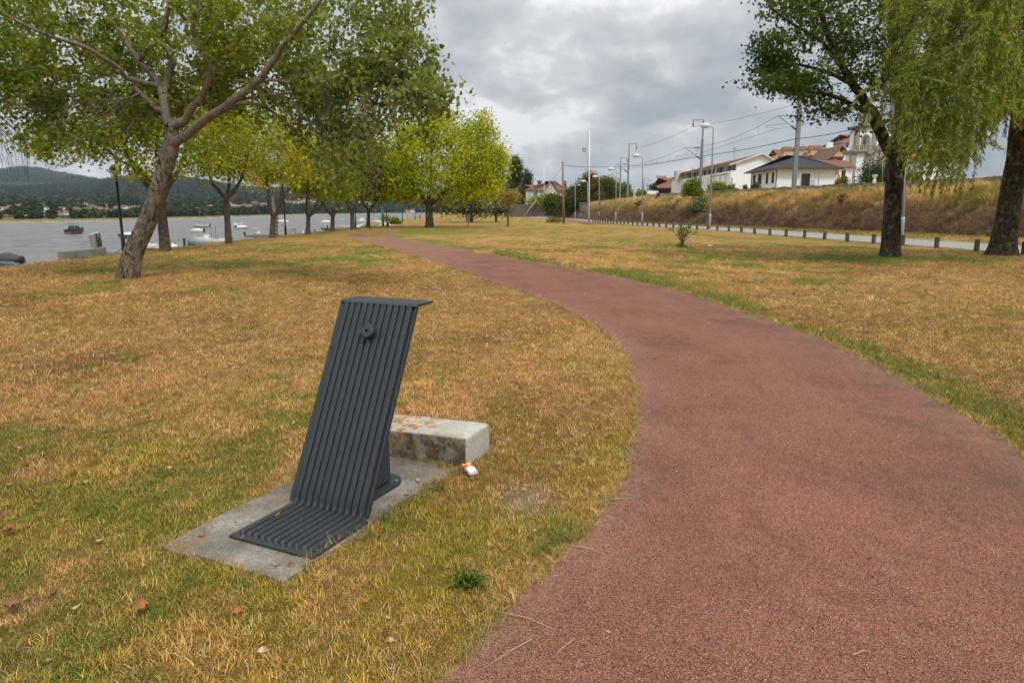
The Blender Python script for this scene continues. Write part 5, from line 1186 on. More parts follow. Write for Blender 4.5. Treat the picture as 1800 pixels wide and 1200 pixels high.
SHORT = proto_col('short_tufts', [tuft_mesh('short_tuft', 18, .008, .028, .05, 1.6, .0026, 200+i) for i in range(6)]+[tuft_mesh('green_tuft', 13, .018, .048, .035, 1.1, .0034, 210+i) for i in range(4)])
def vis(x, y, mrg=60):
    dd = y*cP+CAM_H*sP; px = 900+FPX*x/dd; py = 600+FPX*(CAM_H*cP-y*sP)/dd
    return (px > -mrg) & (px < 1800+mrg) & (py < 1200+mrg*2)
def mask_free(x, y):
    k = ~inpoly(x, y, PATH[::3]) & ~inpoly(x, y, SLAB)
    le_ = [fr, br, bl_, fl_]; k &= ~inpoly(x, y, le_)
    return k
BLK = [fr, br, bl_, fl_]
def lawn_pts(n, r0, r1, rg):
    r = np.sqrt(rg.uniform(r0*r0, r1*r1, n)); a = rg.uniform(-1.08, 1.08, n); return r*np.sin(a), r*np.cos(a)
rg = np.random.default_rng(300)
X_, Y_, K_ = [], [], []
for r0, r1, dens, sc_ in ((1.2, 4.5, 1700, .95), (4.5, 7.5, 1000, 1.15), (7.5, 12, 420, 1.6), (12, 20, 170, 2.2), (20, 34, 60, 3.2)):
    n = int(1.08*(r1*r1-r0*r0)*dens); x, y = lawn_pts(n, r0, r1, rg); k = vis(x, y, 620) & mask_free(x, y) & (x > shore_x(y)+.05) & (x < bolx(y)+.1)
    x, y = x[k], y[k]; X_.append(x); Y_.append(y); K_.append(np.full(len(x), sc_))
# a few strands over the edges
x, y, sc_ = np.concatenate(X_), np.concatenate(Y_), np.concatenate(K_)
bare = np.exp(-((x-G(928, 878)[0])/.14)**2-((y-G(928, 878)[1])/.20)**2); k = rg.uniform(0, 1, len(x)) > bare*.95
x, y, sc_ = x[k], y[k], sc_[k]
col, gm = gcol(x, y); n = len(x)
isg = rg.uniform(0, 1, n) < (.13+.72*sstep(.25, .95, gm)); idx = np.where(isg, 6+rg.integers(0, 4, n), rg.integers(0, 6, n))
jit = rg.uniform(.6, 1.5, n)[:, None]; tint = col*jit
straw = rg.uniform(0, 1, n) < .22*(1-gm); tint = np.where(straw[:, None], np.array([.60, .41, .21])*jit, tint)
# individual blades shift towards green or yellow
gsh = (isg & (rg.uniform(0, 1, n) < .85))[:, None]; tint = np.where(gsh, tint*.3+np.array([.175, .235, .030])*.7*jit, tint)
dr = dline(x, y, PATH[::4]); near_edge = np.exp(-(dr/.10)**2)
scl = sc_*rg.uniform(.65, 1.3, n)*(1+.25*sstep(.5, 1, gm))*(1-.25*near_edge)
scl *= (.75+.5*fbm(x*1.4, y*1.4, 3, 44))
scl = np.stack([scl, scl, scl*(.85/sc_**.75)], 1)
P = np.stack([x, y, hgt(x, y)+.001], 1)
scatter('lawn_grass', 'short dry mown grass of the lawn with greener patches', P, np.clip(tint, .01, .9), scl, rg.uniform(0, 6.28, n), idx, SHORT, .2, 1)
NT = n
# longer tufts at edges: around slab, block, fountain and the right edge of the path
LONG = proto_col('long_tufts', [tuft_mesh('long_tuft', 14, .05, .13, .04, 1.2, .0042, 230+i, 3) for i in range(5)])
xs_, ys_, ts_, ss_ = [], [], [], []
def cluster(px, py, rad_, n, s0, colr, sx=1.0):
    c = G(px, py); 
    for k in range(n):
        a = rg.uniform(0, 6.28); r_ = rad_*math.sqrt(rg.uniform()); xs_.append(c[0]+r_*math.cos(a)*sx); ys_.append(c[1]+r_*math.sin(a)); ts_.append(np.array(colr)*rg.uniform(.7, 1.3)); ss_.append(s0*rg.uniform(.6, 1.2))
GRc = (.15, .21, .045); YGc = (.28, .27, .05); TNc = (.5, .34, .14)
for (px, py, rd, n_, s0, c_) in ((690, 922, .11, 13, .7, GRc), (660, 942, .08, 8, .65, YGc), (640, 940, .05, 5, .7, GRc), (760, 862, .08, 10, .6, GRc), (850, 780, .04, 5, .9, GRc), (846, 790, .05, 6, .8, TNc), (780, 820, .08, 10, .6, YGc), (1000, 945, .14, 12, .55, GRc), (985, 930, .12, 14, .6, YGc), (950, 960, .1, 12, .6, GRc), (700, 905, .05, 5, .6, GRc),
    (870, 820, .12, 12, .5, GRc), (905, 1010, .12, 9, .5, YGc), (430, 1035, .03, 3, 1.0, GRc), (505, 1020, .05, 5, .6, TNc), (180, 1080, .25, 22, .6, GRc), (60, 1150, .3, 22, .6, GRc), (140, 900, .2, 12, .55, GRc), (1010, 1035, .1, 8, .5, GRc), (880, 1080, .1, 7, .5, GRc), (250, 900, .2, 10, .55, GRc), (930, 800, .2, 10, .5, TNc)):
    cluster(px, py, rd, n_, s0, c_)
Pr = PATH_Rl
for i in range(0, len(Pr)-1):
    a, b_ = Pr[i], Pr[i+1]; L = np.hypot(*(b_-a)); tn = (b_-a)/max(L, 1e-6); nrm = np.array([-tn[1], tn[0]]); mid = (a+b_)/2
    if inpoly(np.array([mid[0]+nrm[0]*.3]), np.array([mid[1]+nrm[1]*.3]), PATH[::3])[0]: nrm = -nrm
    if mid[1] > 26 or mid[1] < 3: continue
    dn_ = 34 if mid[1] < 12 else 14
    for k in range(int(L*dn_*(.35+1.3*fbm(np.array([mid[0]*.9]), np.array([mid[1]*.9]), 2, 3)[0]))):
        o = abs(rg.normal())*.30+.04; q = a+(b_-a)*rg.uniform(); xs_.append(q[0]+nrm[0]*o); ys_.append(q[1]+nrm[1]*o); ts_.append(np.array(GRc if rg.uniform() < .72 else YGc)*rg.uniform(.7, 1.25)); ss_.append(rg.uniform(.45, .95)*(1 if mid[1] < 12 else 1.5))
x = np.array(xs_); y = np.array(ys_); k = ~inpoly(x, y, SLAB) & ~inpoly(x, y, PATH[::3]) & ~inpoly(x, y, BLK); 
P = np.stack([x, y, x*0], 1)[k]; n = len(P)
scatter('long_grass', 'longer green grass tufts along the path edge and round the slab', P, np.array(ts_)[k], np.array(ss_)[k], rg.uniform(0, 6.28, n), rg.integers(0, 5, n), LONG, .25, 2)
# thatch rim: dry strands lying over the path and slab edges
EDGE = proto_col('edge_strands', [tuft_mesh('edge_strands', 9, .02, .07, .03, 1.6, .0024, 250+i, 2) for i in range(4)])
ex_, ey_ = [], []
for ring in (PATH[:len(PATH)-4], np.array(SLAB+[SLAB[0]]), np.array(BLK+[BLK[0]])):
    for a, b_ in zip(ring[:-1], ring[1:]):
        L = np.hypot(*(b_-np.array(a)))
        if a[1] > 14 or L > 5: continue
        for k in range(rg.poisson(L*(95 if a[1] < 7 else 32))): q = np.array(a)+(b_-np.array(a))*rg.uniform(); ex_.append(q[0]+rg.normal()*.018); ey_.append(q[1]+rg.normal()*.018)
ex_ = np.array(ex_); ey_ = np.array(ey_); n = len(ex_); cc = np.where((rg.uniform(0, 1, n) < .7)[:, None], np.array([.50, .34, .13]), np.array([.30, .28, .05]))*rg.uniform(.7, 1.25, n)[:, None]
scatter('edge_grass', 'dry straw strands over the edges of the path and the slab', np.stack([ex_, ey_, ex_*0+.004], 1), cc, rg.uniform(.6, 1.2, n)*np.where(ey_ > 7, 1.5, 1), rg.uniform(0, 6.28, n), rg.integers(0, 4, n), EDGE, .3, 3)
# tall dry grass on the bank
BANK = proto_col('bank_tufts', [tuft_mesh('dry_tuft', 26, .25, .75, .16, .9, .016, 270+i, 3) for i in range(5)]+[tuft_mesh('flat_tuft', 22, .25, .6, .3, 1.7, .018, 280+i, 2) for i in range(4)])
n0 = 44000; ii = rg.uniform(0, len(EBc)-1.01, n0); lens = np.concatenate([[0], np.cumsum(np.hypot(*np.diff(EBc, axis=0).T))]); ii = np.interp(rg.uniform(lens[10], lens[-1], n0), lens, np.arange(len(EBc)))
ff = rg.uniform(0, 1.0, n0); i0 = ii.astype(int).clip(0, len(EBc)-2); fr_ = ii-i0
A0 = EBc[i0]*(1-fr_)[:, None]+EBc[i0+1]*fr_[:, None]; tg = EBc[i0+1]-EBc[i0]; tg /= np.linalg.norm(tg, axis=1)[:, None]; nm_ = np.stack([tg[:, 1], -tg[:, 0]], 1); nm_ *= np.sign(nm_[:, :1])
off = np.where(ff < 1, ff*4.2, 4.2+(ff-1)*2.0); XY = A0+nm_*off[:, None]; zz = np.interp(ff, rows+[1.35], prof_z+[3.9])*(1-.12*sstep(100, 150, XY[:, 1]))-.06
keep = (XY[:, 1] > 28) & vis(XY[:, 0], XY[:, 1], 400); XY = XY[keep]; zz = zz[keep]; ff = ff[keep]; n = len(XY)
up_ = sstep(1.3, 2.1, zz+1.6*(fbm(XY[:, 0]*.4+XY[:, 1]*.5, zz*.9, 3, 4)-.5)); pick = np.where(rg.uniform(0, 1, n) < up_, rg.integers(0, 5, n), 5+rg.integers(0, 4, n))
cc = ecol(XY[:, 0], XY[:, 1], zz)*rg.uniform(.5, 1.6, n)[:, None]*1.1
far = XY[:, 1] > 75
scatter('bank_grass', 'tall dry straw coloured grass covering the railway embankment', np.stack([XY[:, 0], XY[:, 1], zz], 1), cc, (.75+.4*up_)*rg.uniform(.6, 1.35, n)*np.where(ff > .82, .26, 1), rg.uniform(0, 6.28, n), pick, BANK, .25, 4)
# verge grass between road and bank
n = 5000; y = rg.uniform(24, 110, n); xl = bolx(y)+.5+np.interp(y, [20, 50, 85, 110, 260], [4.6, 4.4, 4.2, 5.0, 6]); xr = np.interp(y, EBc[:, 1], EBc[:, 0])+.3; x = xl+(xr-xl)*rg.uniform(0, 1, n); k = xr > xl+.2; x, y = x[k], y[k]
col, gm = gcol(x, y); gq = (.2+.6*fbm(x*.3, y*.2, 3, 71))[:, None]; col = col*(1-gq)+np.array([.2, .22, .05])*gq; n = len(x)
scatter('verge_grass', 'short grass verge between the road and the embankment', np.stack([x, y, x*0], 1), col*rg.uniform(.7, 1.3, n)[:, None], rg.uniform(4, 7, n), rg.uniform(0, 6.28, n), rg.integers(0, 10, n), SHORT, .2, 5)
print('TUFTS', NT)

# crumbs of dead leaf and clippings strewn over the lawn
LIT = []
for i in range(4):
    vs, fs = leaf_mesh(1.0, .5, 900+i, .5); me = mesh_np('leaf_crumb', np.array(vs)*np.array([1, 1.2, .6])*.04, np.array([f[:4] for f in fs])); a = me.attributes.new('bvar', 'FLOAT_VECTOR', 'POINT'); a.data.foreach_set('vector', np.ones(len(vs)*3, np.float32)); me.materials.append(M['blade']); LIT.append(bpy.data.objects.new('leaf_crumb', me))
LITC = proto_col('leaf_crumbs', LIT); n = 5200; r = np.sqrt(rg.uniform(3, 45**2, n)); a = rg.uniform(-.8, .8, n); r[:900] = np.sqrt(rg.uniform(3, 90, 900)); x, y = r*np.sin(a), r*np.cos(a)
onp = inpoly(x, y, PATH[::3]); k = vis(x, y) & ~inpoly(x, y, BLK) & (x > shore_x(y)) & (x < bolx(y)) & (~onp | (rg.uniform(0, 1, n) < .12)); x, y, onp = x[k], y[k], onp[k]; n = len(x)
pal = np.array([[.34, .15, .06], [.22, .12, .06], [.50, .36, .20], [.62, .50, .30]])[rg.integers(0, 4, n)]*rg.uniform(.6, 1.2, n)[:, None]
scatter('leaf_litter', 'small broken dead leaves and clippings strewn over the lawn and path', np.stack([x, y, hgt(x, y)+np.where(onp, .009, .016)], 1), pal, rg.uniform(.25, 1.0, n)*np.where(y > 12, 1.7, 1)*np.where(onp, .5, 1), rg.uniform(0, 6.28, n), rg.integers(0, 4, n), LITC, .25, 8)
# ------------------------------------------------------------------ lamps, poles, bin, wall
M['lamp_black'] = plain('lamp_black_paint', (.012, .022, .026), .45, .3, 8)
M['lamp_glass'] = plain('lamp_clear_dome', (.45, .48, .50), .15, .1, 4)
M['galv'] = plain('galvanised_steel', (.42, .46, .48), .5, .15, 3, metal=.3)
M['galvd'] = plain('weathered_mast_steel', (.21, .235, .25), .6, .2, 2, metal=.2)
M['white_paint'] = plain('white_painted_metal', (.72, .74, .75), .4, .1, 3)
M['wood'] = plain('grey_brown_pole_wood', (.26, .17, .11), .9, .35, 3, bmp=.4, bscale=20, stretch=(4, 4, .5))
M['green_paint'] = plain('green_paint', (.05, .40, .28), .5, .15, 3)
M['bin_metal'] = plain('bin_grey_metal', (.36, .36, .33), .4, .25, 5, metal=.4)
M['bin_dark'] = plain('bin_dark_trim', (.04, .05, .05), .5, .2, 5)
M['bin_lid'] = plain('bin_pale_lid', (.70, .72, .70), .35, .1, 5)
M['wire'] = plain('cable', (.035, .038, .04), .6, .1)
def riverlamp(x, y, h, label, i):
    z = float(hgt(np.array([x]), np.array([y]))[0]); r_ = empty('promenade_lamp', (x, y, z), label, 'street lamp', 'dark promenade lamps along the river')
    MB().lathe([(.075, -.1), (.075, .55), (.055, .6), (.045, h-.3), (.06, h-.28), (.06, h-.2)], c=(x, y, z), n=12).build('post', M['lamp_black'], r_, smooth=True)
    MB().lathe([(.05, h-.2), (.17, h-.12), (.21, h+.02)], c=(x, y, z), n=16).build('glass_bowl', M['lamp_glass'], r_, smooth=True)
    MB().lathe([(.22, h+.02), (.21, h+.10), (.15, h+.18), (.05, h+.22), (.015, h+.25)], c=(x, y, z), n=16).build('lamp_hood', M['lamp_black'], r_, smooth=True)
p = G(221, 440)
riverlamp(-15.35, 27.2, at(209, 306, 27.2)[2]+.17, 'dark promenade lamp with round hood, left of the leaning trunk', 0)
for k, (px, y, lab) in enumerate(((501, 46.5, 'dark promenade lamp post right of the twin stemmed yellow tree'), (625, 67, 'dark promenade lamp post right of the sixth riverside tree'), (680, 86, 'dark promenade lamp post beyond the green post'), (708, 106, 'thin far promenade lamp post beyond the pontoon'), (730, 128, 'farthest promenade lamp post, nearest the yellow green tree'))):
    q = at(px, 390, y); riverlamp(q[0], y, 3.65+(.2 if k else .1), lab, k+1)
def tilted_post(name, label, cat, a, b_, r0, r1, mat_, group=None, n=10, part='post'):
    r_ = empty(name, a, label, cat, group); MB().tube([a, b_], [r0, r1], n).build(part, mat_, r_, smooth=True); return r_
# park bins
def park_bin(x, y, z, s, label, rz, lid=True):
    r_ = empty('litter_bin', (x, y, z), label, 'litter bin', None, 0); Mx = Matrix.Translation((x, y, z)) @ Matrix.Rotation(rz, 4, 'Z') @ Matrix.Scale(s, 4)
    q = MB(); n = 18; 
    def ring(rad, zz, slope): return [Mx @ Vector((rad*math.cos(2*math.pi*k/n), rad*.85*math.sin(2*math.pi*k/n), zz+slope*rad*math.cos(2*math.pi*k/n))) for k in range(n)]
    v0, v1 = ring(.20, .28, 0), ring(.27, 1.0, .35); q.add(v0+v1, [(k, (k+1) % n, n+(k+1) % n, n+k) for k in range(n)]+[tuple(reversed(range(n)))]); q.build('bin_body', M['bin_metal'], r_, smooth=False)
    q = MB(); v0, v1, v2 = ring(.278, .985, .35), ring(.285, 1.02, .35), ring(.20, 1.05, .35); q.add(v0+v1+v2, [(k, (k+1) % n, n+(k+1) % n, n+k) for k in range(n)]+[(n+k, n+(k+1) % n, 2*n+(k+1) % n, 2*n+k) for k in range(n)]+[tuple(range(2*n, 3*n))]); q.build('bin_lid', M['bin_lid'] if lid else M['bin_dark'], r_)
    MB().box((0, 0, .14), (.1, .05, .32), M=Mx).build('pedestal', M['bin_metal'], r_)
    MB().box((.275, 0, .66), (.03, .5, .74), M=Mx @ Matrix.Rotation(R(-4), 4, 'Y')).build('side_frame', M['bin_dark'], r_)
w0, w1 = G(107, 463), G(183, 451)
def ypx(px, x, z=0): return (x*FPX/(px-900)+(z-CAM_H)*sP)/cP
w0 = np.array([-14.7, ypx(108, -14.7), 0]); w1 = np.array([-14.8, ypx(183, -14.8), 0])
ws = empty('low_concrete_wall', (w0+w1)/2, 'low grey concrete wall at the crest of the river bank below the bin', 'wall')
d_ = (w1-w0); Lw = np.hypot(d_[0], d_[1]); az = math.atan2(d_[1], d_[0])
for k in range(4):
    f0, f1 = k/4, (k+1)/4; c_ = w0+d_*(f0+f1)/2; o = MB().box((c_[0], c_[1], .02), (Lw/4-.012, .22, .52), az).build('wall_panel', M['conc'], ws, bevel=.008)
c_ = at(172, 449, w1[1]-.2)
park_bin(c_[0]-.12, c_[1]+.1, .10, .66, 'grey metal litter bin with slanted pale lid behind the low concrete wall', R(8))
c_ = G(823, 397); park_bin(c_[0], c_[1], 0, 1.1, 'small grey litter bin on the far lawn under the silver tree', R(20), False)
# wooden pole, white mast, flagpoles, far lamps
a = G(991, 392.5); tilted_post('wooden_pole', 'old wooden utility pole standing at the end of the lawn', 'utility pole', (a[0], a[1], -.2), at(989, 284, a[1]), .17, .12, M['wood'])
a = G(1035, 391.5); r_ = tilted_post('white_mast', 'tall white mast carrying a floodlight beside the first bollards', 'mast', (a[0], a[1], -.2), at(1036.5, 230, a[1]), .13, .07, M['white_paint'])
MB().tube([at(1036.5, 240, a[1]), at(1036.5, 228, a[1])], .03, 6).build('mast_tip', M['white_paint'], r_)
f_ = at(1027, 264, a[1]-.4); MB().box(f_, (.42, .25, .42), .3).build('floodlight', M['bin_dark'], r_, bevel=.03)
MB().box((f_[0], f_[1]-.145, f_[2]-.02), (.34, .03, .3), .3).build('floodlight_glass', M['lamp_glass'], r_)
MB().tube([at(1028, 267, a[1]), at(1036, 267, a[1])], .03, 6).build('bracket', M['white_paint'], r_)
MB().tube([at(1036, 230, a[1]), at(1031, 258, a[1]), at(1032, 275, a[1]), at(1034.5, 300, a[1]), at(1035, 330, a[1])], .018, 4).build('halyard', M['wire'], r_)
for px0, py0, px1, py1, rr_, lab in ((956.5, 381, 956.3, 296, .09, 'white flagpole left of the wooden pole, taller one'), (964.5, 378, 963, 292, .035, 'thin dark aerial rod in front of the villa gable'), (927.2, 379, 927.2, 363, .06, 'short white post in front of the stone wall'), (867, 376, 867, 356, .07, 'pale post half hidden by the silver tree')):
    a = G(px0, py0); tilted_post('flagpole', lab, 'pole', (a[0], a[1], -.1), at(px1, py1, a[1]), rr_, rr_*.6, M['white_paint'] if 'dark' not in lab else M['galvd'])
# yellow prop beam and low white rail on the far lawn
a = G(919, 383); tilted_post('yellow_prop', 'slanting pale yellow pole on the far lawn in front of the stone wall', 'pole', (a[0], a[1], 0), at(943, 351.5, a[1]), .07, .07, plain('pale_yellow_paint', (.62, .50, .17), .6, .1))
# street lamps right
def street_lamp(px0, py0, px1, py1, y, label, arm=-1, hd=1.0):
    b_ = at(px0, py0, y); t_ = at(px1, py1, y); b_[2] = 0 if y < 200 else b_[2]
    r_ = empty('street_lamp', (b_[0], b_[1], 0), label, 'street lamp', 'pale steel street lamps along the road')
    MB().lathe([(.11, 0), (.105, 1.2), (.085, 1.3)], c=(b_[0], b_[1], 0), n=12).build('pole_base', M['galv'], r_, smooth=True)
    h = t_[2]; MB().tube([(b_[0], b_[1], 1.25), (t_[0], t_[1], h-.35), (t_[0], t_[1], h-.12), (t_[0]+arm*.12, t_[1], h+.03), (t_[0]+arm*.45, t_[1], h+.1)], [.085, .06, .055, .045, .04], 10).build('pole', M['galv'], r_, smooth=True)
    q = Matrix.Translation((t_[0]+arm*.72, t_[1], h+.14)) @ Matrix.Diagonal((1.75*hd, 1.0*hd, .72*hd, 1))
    MB().lathe([(.02, -.24), (.17, -.2), (.25, -.06), (.27, .04), (.22, .18), (.1, .27), (.02, .29)], n=14, M=q).build('lamp_head', M['bin_lid'], r_, smooth=True)
    MB().lathe([(.24, -.075), (.15, -.27), (.03, -.31)], n=14, M=q).build('lens', M['lamp_glass'], r_, smooth=True)
def yz0(py): return G(900, py)[1]
street_lamp(1582, 430, 1591, 268, yz0(431), 'pale lamp pole rising right behind the maple trunk', 1)
street_lamp(1247, 402.5, 1254.2, 224, yz0(402.5), 'street lamp with white head in front of the long white house')
street_lamp(1128.5, 395, 1129.6, 276, yz0(395), 'street lamp at the left end of the embankment')
street_lamp(1082, 391, 1083.4, 299, yz0(391), 'street lamp in front of the green hedge trees')
street_lamp(1053, 386, 1053.6, 312, 118, 'street lamp beside the shed')
street_lamp(1034, 385, 1032.3, 320, 128, 'street lamp just left of the white mast')
street_lamp(1011, 384, 1011.2, 327, 132, 'street lamp without visible head in front of the dense garden tree', 1, .5)
# catenary masts with cantilevers
def mast(px, py_t, y, label, style, w_=.15):
    t_ = at(px, py_t, y); x = t_[0]; h = t_[2]; zb = 3.2
    r_ = empty('catenary_mast', (x, y, zb), label, 'railway mast', 'railway catenary masts')
    MB().box((x, y, (zb+h-2.2)/2), (w_*1.7, w_*1.7, h-2.2-zb)).build('mast_column', M['galvd'], r_)
    MB().box((x, y, h-1.1), (w_, w_, 2.2)).build('mast_top', M['galvd'], r_)
    s = -1 if style == 'A' else 1
    if style in 'AB':
        q = MB().tube([(x, y, h), (x+s*1.15, y, h)], .04, 6); q.tube([(x+s*1.15, y, h), (x+s*1.15+.02*s, y, h-.5)], .05, 6); q.build('feeder_arm', M['galvd'], r_)
        MB().lathe([(.05, 0), (.09, .06), (.05, .12), (.09, .2), (.05, .28), (.09, .36), (.04, .42)], c=(x+s*1.16, y, h-.78), n=8).build('insulator', M['wire'], r_)
    # cantilever: top tie, diagonal tube, registration arm
    zt = h-3.1 if style in 'AB' else at(900, 204, y)[2]; q = MB()
    q.tube([(x, y, zt), (x-2.0, y, zt)], .02, 5); q.tube([(x, y, zt-1.35), (x-2.0, y, zt+.02)], .035, 6)
    q.tube([(x-.95, y, zt-.68), (x-3.0, y, zt-.9)], .022, 5); q.tube([(x-3.0, y, zt-.9), (x-3.0, y, zt-1.1)], .02, 5); q.tube([(x-3.0, y, zt-1.02), (x-2.2, y, zt-1.06), (x-2.0, y, zt-1.2)], .012, 5)
    q.build('cantilever', M['galvd'], r_)
    q = MB(); q.tube([(x-.25, y, zt), (x-.85, y, zt)], .06, 8); q.tube([(x-.15, y, zt-1.25), (x-.62, y, zt-.93)], .075, 8); q.build('insulators', M['wire'], r_)
    return x, y, h, zt
MS = [mast(1409, 150, 66, 'tallest catenary mast, in front of the dark roofed bungalow', 'C', .2), mast(1236.5, 211, 82, 'catenary mast in front of the long white house', 'A'), mast(1106, 253, 112, 'catenary mast at the left end of the embankment, taller of the pair', 'B'), mast(1091.5, 277, 140, 'catenary mast at the left end of the embankment, shorter of the pair', 'B'), mast(1132, 313, 190, 'far thin catenary mast above the round dark tree', 'B')]
def wire(label, pts, r=.012, sag=.0, n=8):
    out = []
    for a, b_ in zip(pts[:-1], pts[1:]):
        a, b_ = np.array(a, float), np.array(b_, float)
        for k in range(n): f = k/n; p = a+(b_-a)*f; p[2] -= sag*4*f*(1-f); out.append(p)
    out.append(np.array(pts[-1], float)); return tag(MB().tube(out, r, 4).build('overhead_wire', M['wire']), label, 'wire', 'overhead railway wires')
(x0, y0_, h0, zt0), (x1, y1_, h1, zt1), (x2, y2_, h2, zt2), (x3, y3_, h3, zt3), (x4, y4_, h4, zt4) = MS
wire('top feeder wire passing over the arms of the catenary masts', [at(1560, 130, 44), at(1420, 177, 66), (x1-1.15, y1_, h1-.75), (x2+1.15, y2_, h2-.75), (x3+1.1, y3_, h3-.7)], .017, .25)
wire('upper railway wire slung between the cantilevers', [at(1640, 120, 42), (x0-2.0, y0_, zt0), (x1-2.0, y1_, zt1), (x2-2, y2_, zt2), (x3-2, y3_, zt3)], .016, .7)
wire('straight contact wire hung below the upper railway wire', [at(1660, 175, 42), (x0-2.1, y0_, zt0-1.2), (x1-2.1, y1_, zt1-1.2), (x2-2.1, y2_, zt2-1.2), (x3-2, y3_, zt3-1.2)], .014, .0)
dr_ = MB()
for (xa, ya, za), (xb, yb_, zb_) in (((x0-2, y0_, zt0), (x1-2, y1_, zt1)), ((x1-2, y1_, zt1), (x2-2, y2_, zt2))):
    for k in range(1, 6):
        f = k/6; x, y = xa+(xb-xa)*f, ya+(yb_-ya)*f; zu = za+(zb_-za)*f-.7*4*f*(1-f); zl = za+(zb_-za)*f-1.2; dr_.tube([(x, y, zu), (x, y, min(zl, zu-.05))], .008, 3)
o = dr_.build('dropper_wires', M['wire']); tag(o, 'short vertical droppers between the two railway wires', 'wire', 'overhead railway wires')
wire('thick dark cable running from the wooden pole across the masts to the right', [at(989, 291, yz0(392.5)), at(1100, 293, 84), at(1236, 274, 70), at(1400, 244, 58), at(1520, 222, 52), at(1700, 180, 46)], .03, .12)
tag(MB().tube([at(989.5, 292, yz0(392.5)), at(980, 305, 110), at(966, 323, 150)], .02, 4).build('stay_wire', M['wire']), 'slanting stay wire left of the wooden pole', 'wire')
# railway diamond sign
sx = at(1114.5, 346, 104); r_ = empty('railway_sign', (sx[0], sx[1], sx[2]-.5), 'white diamond shaped railway sign showing 30 on a thin post', 'sign')
MB().tube([(sx[0], sx[1], sx[2]-1.2), at(1114.8, 328, 104)], .05, 6).build('sign_post', M['white_paint'], r_)
c_ = at(1114.8, 328.5, 103.9); MB().box((0, 0, 0), (.56, .04, .56), M=Matrix.Translation(V(c_)) @ Matrix.Rotation(R(45), 4, 'Y')).build('sign_board', M['white_paint'], r_)
for k, t_ in enumerate(('30',)):
    tcv = bpy.data.curves.new('digits', 'FONT'); tcv.body = t_; tcv.size = .36; tcv.extrude = .005; tcv.align_x = 'CENTER'; tcv.align_y = 'CENTER'; to = bpy.data.objects.new('tmp', tcv); COL.objects.link(to)
    bpy.context.view_layer.update(); me = bpy.data.meshes.new_from_object(to.evaluated_get(bpy.context.evaluated_depsgraph_get())); bpy.data.objects.remove(to)
    me.materials.clear(); me.materials.append(M['wire']); o = link(me, 'digits'); o.parent = r_; o.matrix_parent_inverse = r_.matrix_basis.inverted(); o.location = (c_[0], c_[1]-.03, c_[2]); o.rotation_euler = (R(90), 0, 0)

# ------------------------------------------------------------------ buildings
m, t, b = new_mat('clay_roof_tiles'); oc = objco(t)
wv = nd(t, 'ShaderNodeTexWave', wave_type='BANDS', bands_direction='DIAGONAL'); 
def tile_mat(nm, c1, c2, c3):
    m, t, b = new_mat(nm); oc = objco(t, 'Object'); sx_ = nd(t, 'ShaderNodeSeparateXYZ'); t.links.new(oc, sx_.inputs[0])
    g = nd(t, 'ShaderNodeNewGeometry'); gn = nd(t, 'ShaderNodeSeparateXYZ'); t.links.new(g.outputs['True Normal'], gn.inputs[0])
    isx = mth(t, 'GREATER_THAN', mth(t, 'ABSOLUTE', gn.outputs[0]), mth(t, 'ABSOLUTE', gn.outputs[1]))
    cx = mth(t, 'ADD', mth(t, 'MULTIPLY', sx_.outputs[1], isx), mth(t, 'MULTIPLY', sx_.outputs[0], mth(t, 'SUBTRACT', 1.0, isx)))
    wv_ = mth(t, 'ABSOLUTE', mth(t, 'SINE', mth(t, 'MULTIPLY', cx, 12.5)))
    rw = mth(t, 'FRACT', mth(t, 'MULTIPLY', sx_.outputs[2], 4.2))
    a = noise(t, oc, 1.4, 6, .7); f = noise(t, oc, 9, 4, .7)
    c = mixc(t, ramp(t, a, [(.35, 0), (.65, 1)]), c1, c2); c = mixc(t, ramp(t, f, [(.5, 0), (.72, 1)]), c, c3)
    c = mixc(t, mth(t, 'MULTIPLY', mth(t, 'SUBTRACT', 1.0, wv_), .45), c, (.05, .025, .015))
    t.links.new(c, b.inputs['Base Color']); b.inputs['Roughness'].default_value = .85; bump(t, b, mth(t, 'ADD', wv_, mth(t, 'MULTIPLY', rw, .5)), .8, .08); return m
M['tile'] = tile_mat('clay_roof_tiles', (.22, .098, .062), (.30, .145, .092), (.16, .10, .075))
M['tile_o'] = tile_mat('orange_roof_tiles', (.58, .19, .055), (.66, .25, .08), (.35, .13, .06))
M['slate'] = tile_mat('dark_slate_tiles', (.030, .033, .037), (.045, .048, .054), (.06, .06, .065))
M['ww'] = plain('white_render', (.86, .875, .89), .85, .05, 1.2, dirt=((.68, .68, .65), .2))
M['wold'] = plain('old_white_render', (.60, .57, .50), .9, .12, 1.0, dirt=((.38, .35, .30), .5))
M['wyel'] = plain('yellow_render', (.66, .47, .24), .85, .06, 1.0)
M['wora'] = plain('apricot_render', (.66, .36, .17), .85, .1, 1.0, dirt=((.5, .38, .26), .5))
M['wgrey'] = plain('brown_grey_block', (.20, .16, .135), .95, .25, 1.5, dirt=((.30, .26, .22), .4))
M['wred'] = plain('red_brown_render', (.14, .045, .035), .9, .15, 1)
M['glassd'] = plain('dark_window_glass', (.025, .03, .035), .12, .2, 2)
M['glassb'] = plain('pale_window_shutter', (.55, .62, .68), .4, .1, 2)
M['trimw'] = plain('white_trim', (.78, .77, .74), .6, .05)
M['trimb'] = plain('dark_brown_trim', (.075, .035, .022), .6, .2, 4)
M['trimg'] = plain('grey_stone_trim', (.33, .29, .235), .9, .25, 2.5, dirt=((.18, .15, .12), .5))
M['gutter'] = plain('brown_gutter', (.12, .055, .04), .5, .1)
